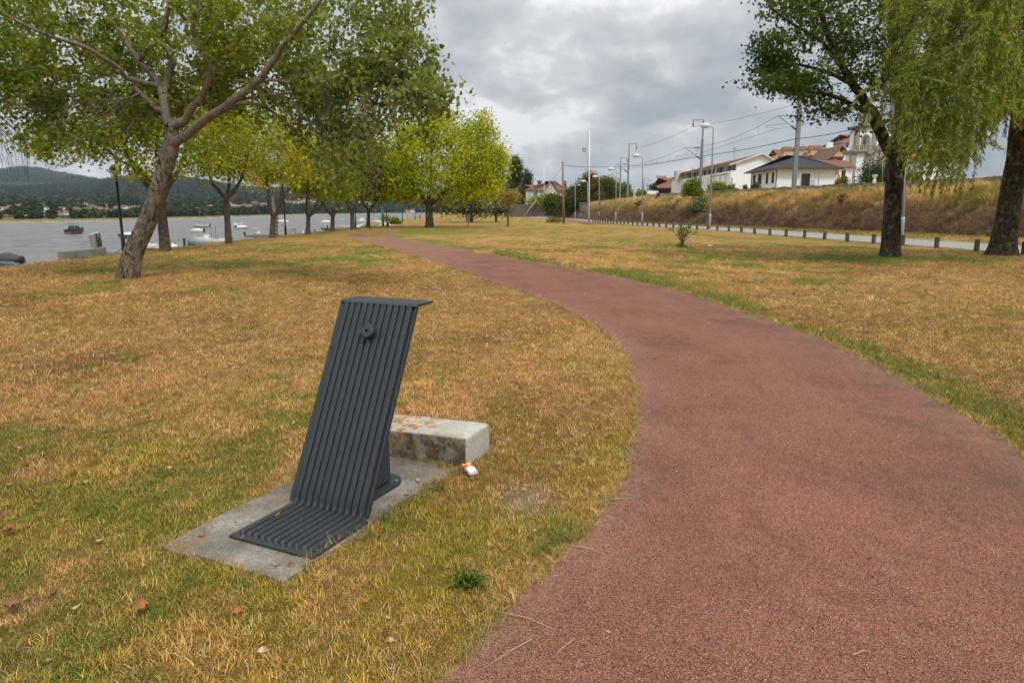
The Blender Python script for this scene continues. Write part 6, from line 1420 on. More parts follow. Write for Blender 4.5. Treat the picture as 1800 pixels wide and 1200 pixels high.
def roof_mesh(kind, x0, x1, y0, y1, ze, zr, oh, axis='y', th=.16, rx=None):
    X0, X1, Y0, Y1 = x0-oh, x1+oh, y0-oh, y1+oh; q = MB(); xc = (X0+X1)/2 if rx is None else rx; yc = (Y0+Y1)/2
    sl = (zr-ze)/((x1-x0)/2 if axis == 'y' else (y1-y0)/2); zo = ze-sl*oh*.9
    if kind == 'gable':
        if axis == 'y':
            for a, b_ in ((X0, xc), (X1, xc)):
                q.add([(a, Y0, zo), (a, Y1, zo), (b_, Y1, zr), (b_, Y0, zr), (a, Y0, zo+th), (a, Y1, zo+th), (b_, Y1, zr+th), (b_, Y0, zr+th)], [(0, 1, 2, 3), (4, 5, 6, 7), (0, 1, 5, 4), (0, 3, 7, 4), (1, 2, 6, 5), (2, 3, 7, 6)])
        else:
            for a, b_ in ((Y0, yc), (Y1, yc)):
                q.add([(X0, a, zo), (X1, a, zo), (X1, b_, zr), (X0, b_, zr), (X0, a, zo+th), (X1, a, zo+th), (X1, b_, zr+th), (X0, b_, zr+th)], [(0, 1, 2, 3), (4, 5, 6, 7), (0, 1, 5, 4), (0, 3, 7, 4), (1, 2, 6, 5), (2, 3, 7, 6)])
    else:
        if axis == 'y': d = (X1-X0)/2*.95; A, B_ = (xc, Y0+d, zr), (xc, Y1-d, zr)
        else: d = (Y1-Y0)/2*.95; A, B_ = (X0+d, yc, zr), (X1-d, yc, zr)
        c = [(X0, Y0, zo), (X1, Y0, zo), (X1, Y1, zo), (X0, Y1, zo)]; u_ = [(a, b_, z+th) for a, b_, z in c]
        vs = c+u_+[A[:2]+(A[2]+th,), B_[:2]+(B_[2]+th,)]
        if axis == 'y': tf = [(4, 5, 8), (5, 6, 9, 8), (6, 7, 9), (7, 4, 8, 9)]
        else: tf = [(4, 5, 9, 8), (5, 6, 9), (6, 7, 8, 9), (7, 4, 8)]
        q.add(vs, [(3, 2, 1, 0), (0, 1, 5, 4), (1, 2, 6, 5), (2, 3, 7, 6), (3, 0, 4, 7)]+tf)
    return q
WIN = {}
def window(par, face, a, z, w_, h_, plane, glass='glassd', frame='trimw', name='window', mull=True):
    """face f: wall at y=plane facing -y, a is x; face l: wall at x=plane facing -x, a is y"""
    def bx(q, u0, u1, v0, v1, d0, d1):
        if face == 'f': q.rng(a+u0, a+u1, plane-d1, plane-d0, z+v0, z+v1)
        else: q.rng(plane-d1, plane-d0, a+u0, a+u1, z+v0, z+v1)
    t_ = .07; q = MB(); bx(q, -w_/2-t_, -w_/2, -h_/2-t_, h_/2+t_, -.02, .06); bx(q, w_/2, w_/2+t_, -h_/2-t_, h_/2+t_, -.02, .06); bx(q, -w_/2, w_/2, h_/2, h_/2+t_, -.02, .06); bx(q, -w_/2, w_/2, -h_/2-t_, -h_/2, -.02, .09)
    if mull: bx(q, -.03, .03, -h_/2, h_/2, -.01, .045)
    f = q.build(name, M[frame], par); q = MB(); bx(q, -w_/2, w_/2, -h_/2, h_/2, -.01, .02); q.build('pane', M[glass], f); return f
def house(name, label, x0, x1, y0, y1, z0, ze, roof, wall, rmat, wins=(), axis='y', zr=None, oh=.45, cat='house', chim=(), rx=None, gutter=True):
    r_ = empty(name, ((x0+x1)/2, (y0+y1)/2, z0), label, cat); q = MB(); q.rng(x0, x1, y0, y1, z0-.6, ze)
    if roof == 'gable':
        if axis == 'y':
            c = (x0+x1)/2 if rx is None else rx
            q.add([(x0, y0, ze), (x1, y0, ze), (c, y0, zr), (x0, y1, ze), (x1, y1, ze), (c, y1, zr)], [(0, 1, 2), (5, 4, 3), (0, 2, 5, 3), (2, 1, 4, 5)])
        else:
            c = (y0+y1)/2; q.add([(x0, y0, ze), (x0, y1, ze), (x0, c, zr), (x1, y0, ze), (x1, y1, ze), (x1, c, zr)], [(0, 1, 2), (5, 4, 3), (0, 2, 5, 3), (2, 1, 4, 5)])
    q.build('walls', M[wall], r_, recalc=True)
    if roof: roof_mesh(roof, x0, x1, y0, y1, ze, zr, oh, axis, rx=rx).build('roof', M[rmat], r_)
    for wn in wins: window(r_, *wn)
    for (cx, cy, cw, ct) in chim:
        q = MB(); q.rng(cx-cw/2, cx+cw/2, cy-cw/2, cy+cw/2, ze-.2, ct); q.rng(cx-cw/2-.1, cx+cw/2+.1, cy-cw/2-.1, cy+cw/2+.1, ct, ct+.15); q.build('chimney', M[wall], r_)
    return r_
def zpx(py, y): return at(900, py, y)[2]
def xpx(px, y, py=330): return at(px, py, y)[0]
# bungalow with slate roof
y0b = 92; x0b, x1b = xpx(1364, y0b), xpx(1466, y0b); ze = zpx(294.5, y0b); z_r = zpx(275, 97)
bh = house('bungalow', 'white bungalow with dark slate pyramid roof on top of the embankment', x0b, x1b, y0b, 101.8, 3.6, ze, 'hip', 'ww', 'slate', zr=z_r, axis='x', oh=.75,
  wins=[('l', 93.3+0.0, zpx(313, 94), .55, 1.25, x0b, 'glassd', 'trimb'), ('l', 95.4, zpx(314, 95.4), .55, 1.3, x0b, 'glassd', 'trimb'), ('l', 98.2, zpx(315, 98), 1.1, 1.2, x0b, 'glassd', 'trimb'), ('l', 100.4, zpx(316.4, 100), .7, 1.2, x0b, 'glassd', 'trimb')])
window(bh, 'f', xpx(1415, y0b), zpx(316, y0b)-.45, .95, 2.3, y0b, 'glassd', 'trimb', 'door')
q = MB(); oh = .75; sl = (z_r-ze)/((101.8-y0b)/2); zo = ze-sl*oh*.9
q.rng(x0b-oh-.06, x1b+oh+.06, y0b-oh-.1, y0b-oh, zo-.04, zo+.12); q.rng(x0b-oh-.1, x0b-oh, y0b-oh, 101.8+oh, zo-.04, zo+.12)
q.build('gutter', M['gutter'], bh)
q = MB(); q.tube([(x0b+.0-.06, y0b-.06, zo), (x0b-.06, y0b-.06, 3.3)], .06, 6); q.tube([(x0b-.06, 101.5, zo), (x0b-.06, 101.5, 3.3)], .06, 6); q.build('downpipe', M['gutter'], bh)
q = MB()
for px0 in (1406, 1424):
    for k in range(5): q.tube([at(px0+k*1.7, 318, y0b-.8), at(px0+k*1.7, 329, y0b-.8)], .02, 4)
    q.tube([at(px0, 318, y0b-.8), at(px0+6.8, 318, y0b-.8)], .025, 4)
q.build('gate_rail', M['trimb'], bh)
# long white house
y0h, y1h = 118, 151; x0h = xpx(1283, y0h); x1h = xpx(1367, y0h); ze = zpx(286, y0h); z_r = zpx(271.5, y0h); xr = xpx(1335, y0h)
lh = empty('long_white_house', ((x0h+x1h)/2, 130, 3.9), 'long white two storey house with red tiled roof and open gallery above the railway', 'house')
zl = zpx(300, y0h); q = MB(); q.rng(x0h, x1h, y0h, y1h, 3.3, zl); q.build('lower_walls', M['ww'], lh)
q = MB(); q.rng(x0h+1.6, x1h, y0h+.5, y1h-.5, zl, ze); q.add([(x0h-.2, y0h+.1, ze), (x1h, y0h+.1, ze), (xr, y0h+.1, z_r), (x0h-.2, y1h-.1, ze), (x1h, y1h-.1, ze), (xr, y1h-.1, z_r)], [(0, 1, 2), (5, 4, 3), (0, 2, 5, 3), (2, 1, 4, 5), (1, 0, 3, 4)])
q.rng(x0h+.9, x1h, y0h, y0h+.5, zl, ze)
q.build('upper_walls', M['ww'], lh)
roof_mesh('gable', x0h, x1h, y0h, y1h, ze, z_r, .5, 'y', rx=xr).build('roof', M['tile'], lh)
q = MB()
for s_ in (x0h-.5, x1h+.5):
    q.add([(s_, y0h-.56, ze-.5), (xr, y0h-.56, z_r), (xr, y0h-.56, z_r+.2), (s_, y0h-.56, ze-.3), (s_, y0h-.5, ze-.5), (xr, y0h-.5, z_r), (xr, y0h-.5, z_r+.2), (s_, y0h-.5, ze-.3)], [(0, 1, 2, 3), (7, 6, 5, 4), (0, 4, 5, 1), (3, 2, 6, 7)])
q.build('bargeboard', M['trimw'], lh)
for yy_ in np.arange(120, 150, 2.6): window(lh, 'l', yy_+1, (zl+ze)/2+.02, 1.5, (ze-zl)*.62, x0h+1.6, 'glassd', 'trimb')
q = MB()
for yy_ in np.arange(119, 151, .45): q.tube([(x0h+.1, yy_, zl), (x0h+.1, yy_, zl+.75)], .02, 4)
q.tube([(x0h+.1, 118.2, zl+.75), (x0h+.1, 151, zl+.75)], .035, 4); q.build('gallery_rail', M['trimb'], lh)
for yy_ in np.arange(121.5, 150, 5.6): MB().rng(x0h+.05, x0h+.3, yy_-.12, yy_+.12, zl, ze-.1).build('gallery_post', M['ww'], lh)
for px, py, h_ in ((1277, 321, 1.5), (1266, 317, 1.2), (1257, 317, 1.3), (1246, 319, 1.6), (1240, 322, 1.4), (1236, 322, 1.6)):
    yw = (x0h)*FPX/(px-900); window(lh, 'l', yw, zpx(py, yw), .8 if px > 1242 else .35, h_, x0h, 'glassb' if px > 1242 else 'glassd', 'trimw', mull=False)
MB().rng(x0h-.06, x0h, 119.3, 130, zpx(308, 124)-.06, zpx(308, 124)+.06).build('ledge', M['trimb'], lh)
q = MB(); q.rng(xr-3.2, xr-2.7, 142, 142.5, ze, zpx(275, 142)); q.rng(x0h+1.8, x0h+2.4, 150, 150.6, ze-1, zpx(300, 150)+.5); q.build('chimney', M['wold'], lh)
an = MB(); pA = at(1291, 279, 125); an.tube([pA, at(1291, 259, 125)], .04, 5)
for k in range(4): an.tube([at(1288, 260+k*1.1, 125), at(1295, 260+k*1.1, 125)], .02, 3)
an.build('roof_aerial', M['galvd'], lh)
# its lower left wing
xw0, yw0, yw1 = x0h-.1, 151.2, 160
wg = house('white_wing_house', 'small white annex with rooftop tank at the left end of the long white house', x0h-.3, x0h+6, yw0, yw1, 3.6, zpx(311, 153), 'gable', 'ww', 'tile', zr=zpx(304, 153), axis='y')
q = MB(); c_ = at(1200, 305, 151); q.rng(c_[0]-1.2, c_[0]+1.3, 151.6, 154, c_[2]-1.4, c_[2]+.6); q.build('rooftop_tank', M['wold'], wg)
# old veranda house
y0v = 165; x0v, x1v = xpx(1154, y0v), xpx(1196, y0v)
vh = house('veranda_house', 'old red roofed house with dark glazed veranda left of the long white house', x0v+1, x1v, y0v, 174, 3.3, zpx(327, y0v), 'hip', 'wold', 'tile', zr=zpx(314, 169), axis='x', oh=.6)
q = MB(); q.add([(x0v-.2, y0v-2.2, zpx(331, y0v)), (x1v-2.3, y0v-2.2, zpx(331, y0v)), (x1v-2.3, y0v, zpx(326, y0v)), (x0v-.2, y0v, zpx(326, y0v))], [(0, 1, 2, 3)]); q.add([(x0v-.2, y0v-2.2, zpx(331, y0v)-.15), (x1v-2.3, y0v-2.2, zpx(331, y0v)-.15), (x1v-2.3, y0v, zpx(326, y0v)-.15), (x0v-.2, y0v, zpx(326, y0v)-.15)], [(3, 2, 1, 0)]); q.build('veranda_roof', M['tile'], vh)
for k in range(6): xx_ = x0v+.2+k*(x1v-2.6-x0v)/5; MB().rng(xx_-.07, xx_+.07, y0v-2.1, y0v-1.96, 2.8, zpx(332, y0v)).build('veranda_post', M['trimb'], vh)
for k in range(5): xx_ = x0v+.2+(k+.5)*(x1v-2.6-x0v)/5; window(vh, 'f', xx_, zpx(337, y0v)+.1, .9, 1.4, y0v, 'glassb' if k in (1, 2) else 'glassd', 'trimb')
MB().rng(x0v, x1v-2.5, y0v-2.1, y0v-2.0, 3.2, zpx(340, y0v)).build('veranda_panel', plain('teal_panel', (.10, .16, .16), .6, .2, 2), vh)
q = MB(); c_ = at(1162, 330, 180); q.rng(c_[0]-1.0, c_[0]+1.0, 179, 181, 3, zpx(309, 180)); q.rng(c_[0]-1.15, c_[0]+1.15, 178.8, 181.2, zpx(311, 180), zpx(308.5, 180)); q.build('water_tower', M['wold'], vh)
for px, py0, py1, nm_ in ((1165, 350, 335, 'garden_wall'),):
    a, b_ = at(1135, 345, 128), at(1157, 345, 128); tag(MB().rng(a[0], b_[0], 128, 128.4, 3.0, zpx(335.5, 128)).build('garden_wall', M['ww']), 'white garden wall left of the old veranda house', 'wall')
a, b_ = at(1136, 345, 120), at(1178, 343, 112); gr_ = empty('guard_rail', a, 'pale guard rail running along the top of the embankment', 'railing')
MB().tube([(a[0], a[1], zpx(345, 120)+.35), (b_[0], b_[1], zpx(342, 112))], .09, 6).build('rail', M['galv'], gr_)
for k in range(5): f = k/4; MB().tube([(a[0]+(b_[0]-a[0])*f, a[1]+(b_[1]-a[1])*f, 3.2), (a[0]+(b_[0]-a[0])*f, a[1]+(b_[1]-a[1])*f, 4.15)], .05, 5).build('rail_post', M['galv'], gr_)
# yellow house
yy0 = 150; xa, xb = xpx(1457, yy0), xpx(1490, yy0)
hy = empty('yellow_house', ((xa+xb)/2, yy0, 6), 'pale yellow house with dormers and brown tiled roofs above the bungalow', 'house')
za, zb_ = zpx(276, yy0), zpx(257, yy0)
q = MB(); q.rng(xa, xb, yy0, 185, 3, za); c = (xa+xb)/2; q.add([(xa, yy0, za), (xb, yy0, za), (c, yy0, zb_), (xa, 185, za), (xb, 185, za), (c, 185, zb_)], [(0, 1, 2), (5, 4, 3), (0, 2, 5, 3), (2, 1, 4, 5)]); q.build('walls', M['wyel'], hy)
roof_mesh('gable', xa, xb, yy0, 185, za, zb_, .5, 'y').build('roof', M['tile'], hy)
zw = zpx(265, 185)
xw0, xw1 = xpx(1383, 185), xa+1
q = MB(); q.rng(xw0, xw1, 185, 193, 3, zpx(274, 185)); q.build('wing_walls', M['wyel'], hy)
roof_mesh('gable', xw0, xw1, 185, 193, zpx(274, 185), zpx(264, 189), .8, 'x').build('wing_roof', M['tile'], hy)
q = MB(); q.rng(xa+.4, xb+.3, yy0-1.6, yy0-.05, zpx(279, yy0), zpx(277, yy0)+.12); q.build('porch_roof', M['tile'], hy)
window(hy, 'f', xpx(1473.5, yy0), zpx(263.5, yy0), .55, .7, yy0, 'glassd', 'trimb'); window(hy, 'f', xpx(1472, yy0), zpx(281, yy0), .95, .8, yy0, 'glassd', 'trimb')
for px, py, w_, h_ in ((1451, 281.5, 3.2, .9), (1442, 283, 1.4, .9), (1434, 284, 3.0, 1.0), (1427, 284, 1.2, .8)):
    yw = xa*FPX/(px-900); yw = min(max(yw, yy0+1), 184); window(hy, 'l', yw, zpx(py, yw), w_, h_, xa, 'glassd', 'trimb')
for k, px in enumerate((1427.5, 1435.5, 1443.5)):
    yd = 178-k*8; xd = xa+.3; zd = zpx(266.5-k*1.0, yd); q = MB(); q.rng(xd, xd+2.6, yd-1, yd+1, zd-1.2, zd+.35); q.add([(xd, yd-1, zd+.35), (xd, yd+1, zd+.35), (xd, yd, zd+1.0), (xd+2.6, yd-1, zd+.35), (xd+2.6, yd+1, zd+.35), (xd+2.6, yd, zd+1.0)], [(0, 1, 2), (5, 4, 3), (0, 2, 5, 3), (2, 1, 4, 5)])
    dmo = q.build('dormer', M['wyel'], hy); q = MB(); q.rng(xd-.05, xd-.01, yd-.35, yd+.35, zd-.55, zd+.3); q.build('dormer_window', M['glassd'], dmo)
    q = MB()
    for sg in (-1, 1): q.add([(xd-.2, yd+sg*1.25, zd+.2), (xd+2.6, yd+sg*1.25, zd+.2), (xd+2.6, yd, zd+1.12), (xd-.2, yd, zd+1.12)], [(0, 1, 2, 3)])
    q.build('dormer_roof', M['tile'], dmo)
q = MB(); c_ = at(1459.5, 256, 165); q.rng(c_[0]-.7, c_[0]+.7, 165, 166, c_[2]-2, c_[2]+.8); q.build('chimney', M['ww'], hy)
an = MB()
for px, pt, pb in ((1411.5, 254, 285), (1464.5, 244, 256), (1474, 237, 258)):
    an.tube([at(px, pt, 148), at(px, pb, 148)], .035, 4); an.tube([at(px-2.5, pt+1, 148), at(px+2.5, pt+1, 148)], .03, 3)
an.build('roof_aerials', M['galvd'], hy)
# small white house below yellow, with red roof
y_ = 122; xa, xb = xpx(1448, y_), xpx(1496, y_)
house('small_white_house', 'small white house with faded red roof between the bungalow and the church', xa+.6, xb, y_, 130, 3.9, zpx(294, y_), 'gable', 'ww', 'tile', zr=zpx(283, 126), axis='x', wins=[('f', xpx(1480.5, y_), zpx(307, y_), .55, 1.3, y_, 'glassd', 'trimb')])
house('lean_to', 'little orange roofed lean-to at the right side of the bungalow', xpx(1466, 108), xpx(1473, 108), 108, 113, 3.9, zpx(312, 108), 'gable', 'ww', 'tile_o', zr=zpx(300, 108), axis='y', oh=.2)
house('upper_white_house', 'white house with red hip roof high behind the church tower', xpx(1474, 170), xpx(1520, 170), 170, 180, 10, zpx(251, 170), 'hip', 'ww', 'tile', zr=zpx(238, 175), axis='x', wins=[('f', xpx(1482, 170), zpx(256, 170), .7, 1.0, 170, 'glassd', 'trimw')])
house('orange_roof_house', 'white house with bright orange tiled roof seen under the willow', xpx(1594, 112), xpx(1662, 112), 112, 121, 3.9, zpx(277, 112), 'gable', 'ww', 'tile_o', zr=zpx(260, 116), axis='x', wins=[('f', xpx(1632, 112), zpx(296, 112), .8, 1.1, 112, 'glassd', 'trimw')])
# villa far centre
yv = 205; zb0 = 0
x0, x1 = xpx(944, yv), xpx(995, yv)
vl = house('villa', 'cream villa with steep brown roof and central gable at the end of the lawn', x0, x1, yv, yv+12, zb0, zpx(334, yv), 'hip', 'wold', 'tile', zr=zpx(319, yv+6), axis='x', oh=.5)
gx0, gx1 = xpx(958, yv), xpx(979, yv); q = MB(); gc2 = xpx(967, yv); q.rng(gx0, gx1, yv-.8, yv+3, zb0, zpx(334, yv)); q.add([(gx0, yv-.8, zpx(334, yv)), (gx1, yv-.8, zpx(334, yv)), (gc2, yv-.8, zpx(320, yv)), (gx0, yv+4, zpx(334, yv)), (gx1, yv+4, zpx(334, yv)), (gc2, yv+4, zpx(320, yv))], [(0, 1, 2), (5, 4, 3), (0, 2, 5, 3), (2, 1, 4, 5)]); q.build('gable_walls', M['wold'], vl)
roof_mesh('gable', gx0, gx1, yv-.8, yv+4, zpx(334, yv), zpx(319.5, yv), .45, 'y').build('gable_roof', M['tile'], vl)
for px, py, w_, h_, pl_ in ((967, 328, .7, 1.3, yv-.8), (967.5, 344, .8, 1.6, yv-.8), (951, 344, .8, 1.6, yv), (985, 345, .8, 1.6, yv)): window(vl, 'f', xpx(px, yv), zpx(py, yv), w_, h_, pl_, 'glassb', 'trimg')
for px in (947.6, 954.6, 964, 971.2): MB().rng(xpx(px, yv)-.28, xpx(px, yv)+.28, (yv if px < 957 else yv-.8)-.08, (yv if px < 957 else yv-.8)-.03, zpx(349.5, yv), zpx(338.5, yv)).build('shutter', M['trimw'], vl)
q = MB(); c_ = at(948.5, 322, yv+3); q.rng(c_[0]-.55, c_[0]+.55, yv+3, yv+4, zpx(336, yv), zpx(317, yv)); q.rng(c_[0]-.8, c_[0]+.8, yv+2.8, yv+4.2, zpx(318.5, yv), zpx(316.8, yv)); c_ = at(993.5, 322, yv+5); q.rng(c_[0]-.4, c_[0]+.4, yv+5, yv+6, zpx(330, yv), zpx(316.5, yv)); q.build('chimney', M['tile'], vl)
va = house('villa_annex', 'lower cream annex with red roof joined to the left of the villa', xpx(925, yv), x0-.1, yv+1, yv+9, zb0, zpx(333, yv), 'hip', 'wold', 'tile', zr=zpx(326, yv+5), axis='x', wins=[('f', xpx(935.5, yv), zpx(344, yv+1), .8, 1.9, yv+1, 'glassb', 'trimg')])
# garden stone wall with vine
x0, x1 = xpx(886, 178), xpx(978, 178)
gw = empty('stone_garden_wall', ((x0+x1)/2, 178, 0), 'dark rubble stone wall below the villa garden', 'wall'); MB().rng(x0, x1, 178, 178.6, -.3, zpx(360.5, 178)).build('wall_body', plain('dark_rubble', (.13, .10, .085), .95, .5, 1.5, bmp=.7, bscale=4, dirt=((.22, .18, .15), .5)), gw)
MB().rng(x0, x1, 177.94, 178.66, zpx(360.5, 178)+.003, zpx(360.5, 178)+.16).build('wall_coping', M['stone'], gw)
for k in range(9): MB().rng(xpx(930+k*5, 180)-.12, xpx(930+k*5, 180)+.12, 180, 180.3, 1, zpx(354, 180)).build('pergola_post', M['trimg'], gw)
vinec = []
shrub('pergola_vine', 'bright green vine over the pergola in front of the villa', 955, 356, 180, 58, 6, 1500, .5, P_BR, 141, spread=.9)
# orange building
yo = 152; x0, x1 = xpx(977, yo), xpx(1007, yo)
ob = house('orange_building', 'apricot coloured two storey building with arched window behind the wooden pole', x0, xpx(997, yo), yo, yo+8, 0, zpx(345, yo), 'hip', 'wora', 'tile_o', zr=zpx(342, yo), axis='x', oh=.5)
MB().rng(x0-.25, x1, yo-.6, yo-.01, -.2, zpx(366, yo)).build('lower_front', M['wora'], ob); MB().rng(x0-.25, x1+.2, yo-.7, yo-.0, zpx(366, yo)+.002, zpx(365, yo)+.1).build('cornice', M['trimw'], ob)
window(ob, 'f', xpx(983, yo), zpx(354, yo), .35, 1.5, yo, 'glassd', 'trimw', mull=False); window(ob, 'f', xpx(993, yo), zpx(354, yo), .35, 1.5, yo, 'glassd', 'trimw', mull=False)
q = MB()
for k in range(12): xx_ = xpx(981, yo)+k*.28; q.tube([(xx_, yo-.65, zpx(365, yo)), (xx_, yo-.65, zpx(361, yo))], .05, 5)
q.rng(xpx(980, yo), xpx(980, yo)+3.6, yo-.72, yo-.58, zpx(361, yo), zpx(360.3, yo)); q.build('balustrade', M['trimw'], ob)
# shed
ys = 140; x0, x1 = xpx(1024.5, ys), xpx(1046, ys)
sh = empty('shed', ((x0+x1)/2, ys, 0), 'grey brown flat roofed shed with dark red side wall at the end of the road', 'shed')
q = MB(); q.rng(x0, x1, ys, ys+7, -.2, zpx(357.5, ys)); q.build('walls', M['wgrey'], sh); MB().rng(x0-.1, x1+.1, ys-.1, ys+7.1, zpx(357.5, ys)+.002, zpx(356.5, ys)+.05).build('flat_roof', M['conc'], sh)
q = MB(); xe = xpx(1068, ys+4); q.add([(x1, ys+.3, -.2), (xe, ys+2, -.2), (xe, ys+2, zpx(362, ys)), (x1, ys+.3, zpx(358, ys)), (x1, ys+7, -.2), (xe, ys+7, -.2), (xe, ys+7, zpx(362, ys)), (x1, ys+7, zpx(358, ys))], [(0, 1, 2, 3), (1, 5, 6, 2), (5, 4, 7, 6), (4, 0, 3, 7), (3, 2, 6, 7)]); q.build('red_annex', M['wred'], sh)
MB().rng(xpx(1026.8, ys), xpx(1030.5, ys), ys-.06, ys-.01, 0, zpx(368, ys)).build('door', M['glassd'], sh)
MB().rng(xpx(1046.5, ys), xpx(1048, ys), ys+.0, ys+.2, zpx(372, ys), zpx(367, ys)).build('small_window', M['glassd'], sh)
q = MB(); c_ = at(1022, 378, 136); r_ = empty('recycling_bin', (c_[0], c_[1], 0), 'small green recycling bin in front of the shed', 'bin'); q.rng(c_[0]-.45, c_[0]+.45, 136, 136.8, 0, 1.15); q.build('bin_body', plain('teal_plastic', (.08, .26, .22), .5, .1), r_, bevel=.05); MB().rng(c_[0]-.5, c_[0]+.5, 135.95, 136.85, 1.155, 1.3).build('bin_lid', M['bin_dark'], r_, bevel=.03)
c_ = G(1048, 385.5); r_ = empty('stone_urn', c_, 'small white post at the right corner of the shed', 'post'); MB().lathe([(.14, 0), (.14, .6), (.22, .62), (.22, .9), (.14, .95)], c=V(c_), n=10).build('post', M['ww'], r_)
c_ = G(960, 381.5); r_ = empty('small_sign', c_, 'little white sign on a green post right of the flagpole', 'sign'); MB().tube([V(c_), (c_[0], c_[1], .9)], .05, 6).build('sign_post', M['green_paint'], r_); MB().box((c_[0], c_[1], 1.05), (.5, .05, .4)).build('sign_board', M['ww'], r_)

# church ---------------------------------------------------------------
yc = 128; K = yc/FPX
def X(px): return xpx(px, yc)
def Zc(py): return zpx(py, yc)
ch = empty('church', (X(1530), yc, 3.9), 'white baroque church with grey stone tower, belfry and balustrade behind the maple trunk', 'church')
zr0 = Zc(264)
q = MB(); q.rng(X(1496), X(1521), yc, yc+3.2, 3.3, Zc(266)); q.build('tower_base', M['ww'], ch)
for a, b_ in ((1491, 1499.5), (1515, 1523)):
    q = MB(); q.rng(X(a), X(b_), yc-.25, yc+.6, 3.3, Zc(270)); q.rng(X(a)-.15, X(b_)+.15, yc-.4, yc+.6, 3.3, Zc(316)); q.rng(X(a)-.1, X(b_)+.1, yc-.35, yc+.6, Zc(271), Zc(268)); q.build('pilaster', M['trimg'], ch)
MB().rng(X(1499.5), X(1515), yc-.08, yc-.01, Zc(298), Zc(297)).build('string_course', M['trimg'], ch)
q = MB(); q.rng(X(1489), X(1526), yc-.7, yc+3.4, Zc(267), Zc(264)); q.rng(X(1491), X(1524), yc-.5, yc+3.4, Zc(270)+.01, Zc(267)); q.build('balcony_slab', M['trimg'], ch)
q = MB()
for k in range(11):
    xx_ = X(1490.5)+k*(X(1534)-X(1490.5))/10; wd = .16 if k % 5 == 0 else .07
    q.rng(xx_-wd, xx_+wd, yc-.6, yc-.45, Zc(264), Zc(257.3))
q.rng(X(1490), X(1534.5), yc-.66, yc-.4, Zc(257.3), Zc(256)); q.build('balustrade', M['trimg'], ch)
# belfry with open arch
ax0, ax1, az0, az1 = X(1509.5), X(1519.5), Zc(263), Zc(243)
q = MB(); q.rng(X(1500), ax0, yc+.1, yc+3, Zc(264), Zc(226)); q.rng(ax1, X(1532), yc+.1, yc+3, Zc(264), Zc(226))
n = 10; cx = (ax0+ax1)/2; rad_ = (ax1-ax0)/2; top = Zc(226); arch = [(cx-rad_*math.cos(math.pi*k/n), az1+rad_*math.sin(math.pi*k/n)) for k in range(n+1)]
for k in range(n):
    (xa_, za_), (xb_, zb2) = arch[k], arch[k+1]; q.add([(xa_, yc+.1, za_), (xb_, yc+.1, zb2), (xb_, yc+.1, top), (xa_, yc+.1, top), (xa_, yc+3, za_), (xb_, yc+3, zb2), (xb_, yc+3, top), (xa_, yc+3, top)], [(0, 1, 2, 3), (7, 6, 5, 4), (0, 4, 5, 1), (3, 2, 6, 7)])
q.build('belfry_walls', M['ww'], ch)
for a, b_ in ((1497, 1503), (1525, 1533)):
    MB().rng(X(a), X(b_), yc-.1, yc+.9, Zc(264), Zc(226)).build('belfry_pilaster', M['trimg'], ch)
q = MB()
for k in range(n):
    (xa_, za_), (xb_, zb2) = arch[k], arch[k+1]; ux, uz = (xa_-cx)*1.28+cx, (za_-az1)*1.28+az1; vx, vz = (xb_-cx)*1.28+cx, (zb2-az1)*1.28+az1
    q.add([(xa_, yc-.06, za_), (xb_, yc-.06, zb2), (vx, yc-.06, vz), (ux, yc-.06, uz), (xa_, yc+.1, za_), (xb_, yc+.1, zb2), (vx, yc+.1, vz), (ux, yc+.1, uz)], [(0, 1, 2, 3), (0, 4, 5, 1), (3, 2, 6, 7)])
q.rng(ax0-.3, ax0, yc-.06, yc+.1, az0, az1); q.rng(ax1, ax1+.3, yc-.06, yc+.1, az0, az1); q.build('arch_surround', M['trimg'], ch)
MB().lathe([(.5, 0), (.42, .15), (.32, .5), (.25, .9), (.08, 1.05)], c=(cx, yc+1.4, az1-.9), n=14).build('bell', plain('bronze', (.06, .10, .085), .5, .2, 3, metal=.6), ch, smooth=True)
q = MB(); q.rng(X(1495), X(1536), yc-.5, yc+3.4, Zc(222.5), Zc(220.5)); q.rng(X(1497), X(1534), yc-.25, yc+3.2, Zc(226), Zc(222.5)-.005); q.build('cornice', M['trimg'], ch)
q = MB()
for k in range(9): xx_ = X(1499.5)+k*(X(1532)-X(1499.5))/8; q.rng(xx_-.1, xx_+.1, yc-.2, yc-.05, Zc(220.5), Zc(214.5))
q.rng(X(1498.5), X(1533), yc-.26, yc, Zc(214.5), Zc(213.3)); q.build('upper_balustrade', M['trimg'], ch)
MB().lathe([(.28, 0), (.28, .5), (.16, .6), (.25, .9), (.12, 1.3), (.03, 1.6)], c=(X(1501), yc-.1, Zc(214)), n=8).build('pinnacle', M['trimg'], ch)
MB().lathe([(.5, 0), (.5, .3), (.3, .4), (.42, .9), (.25, 1.3), (.05, 1.7)], c=(X(1520), yc-.4, Zc(271)), n=8).build('pinnacle', M['trimg'], ch)
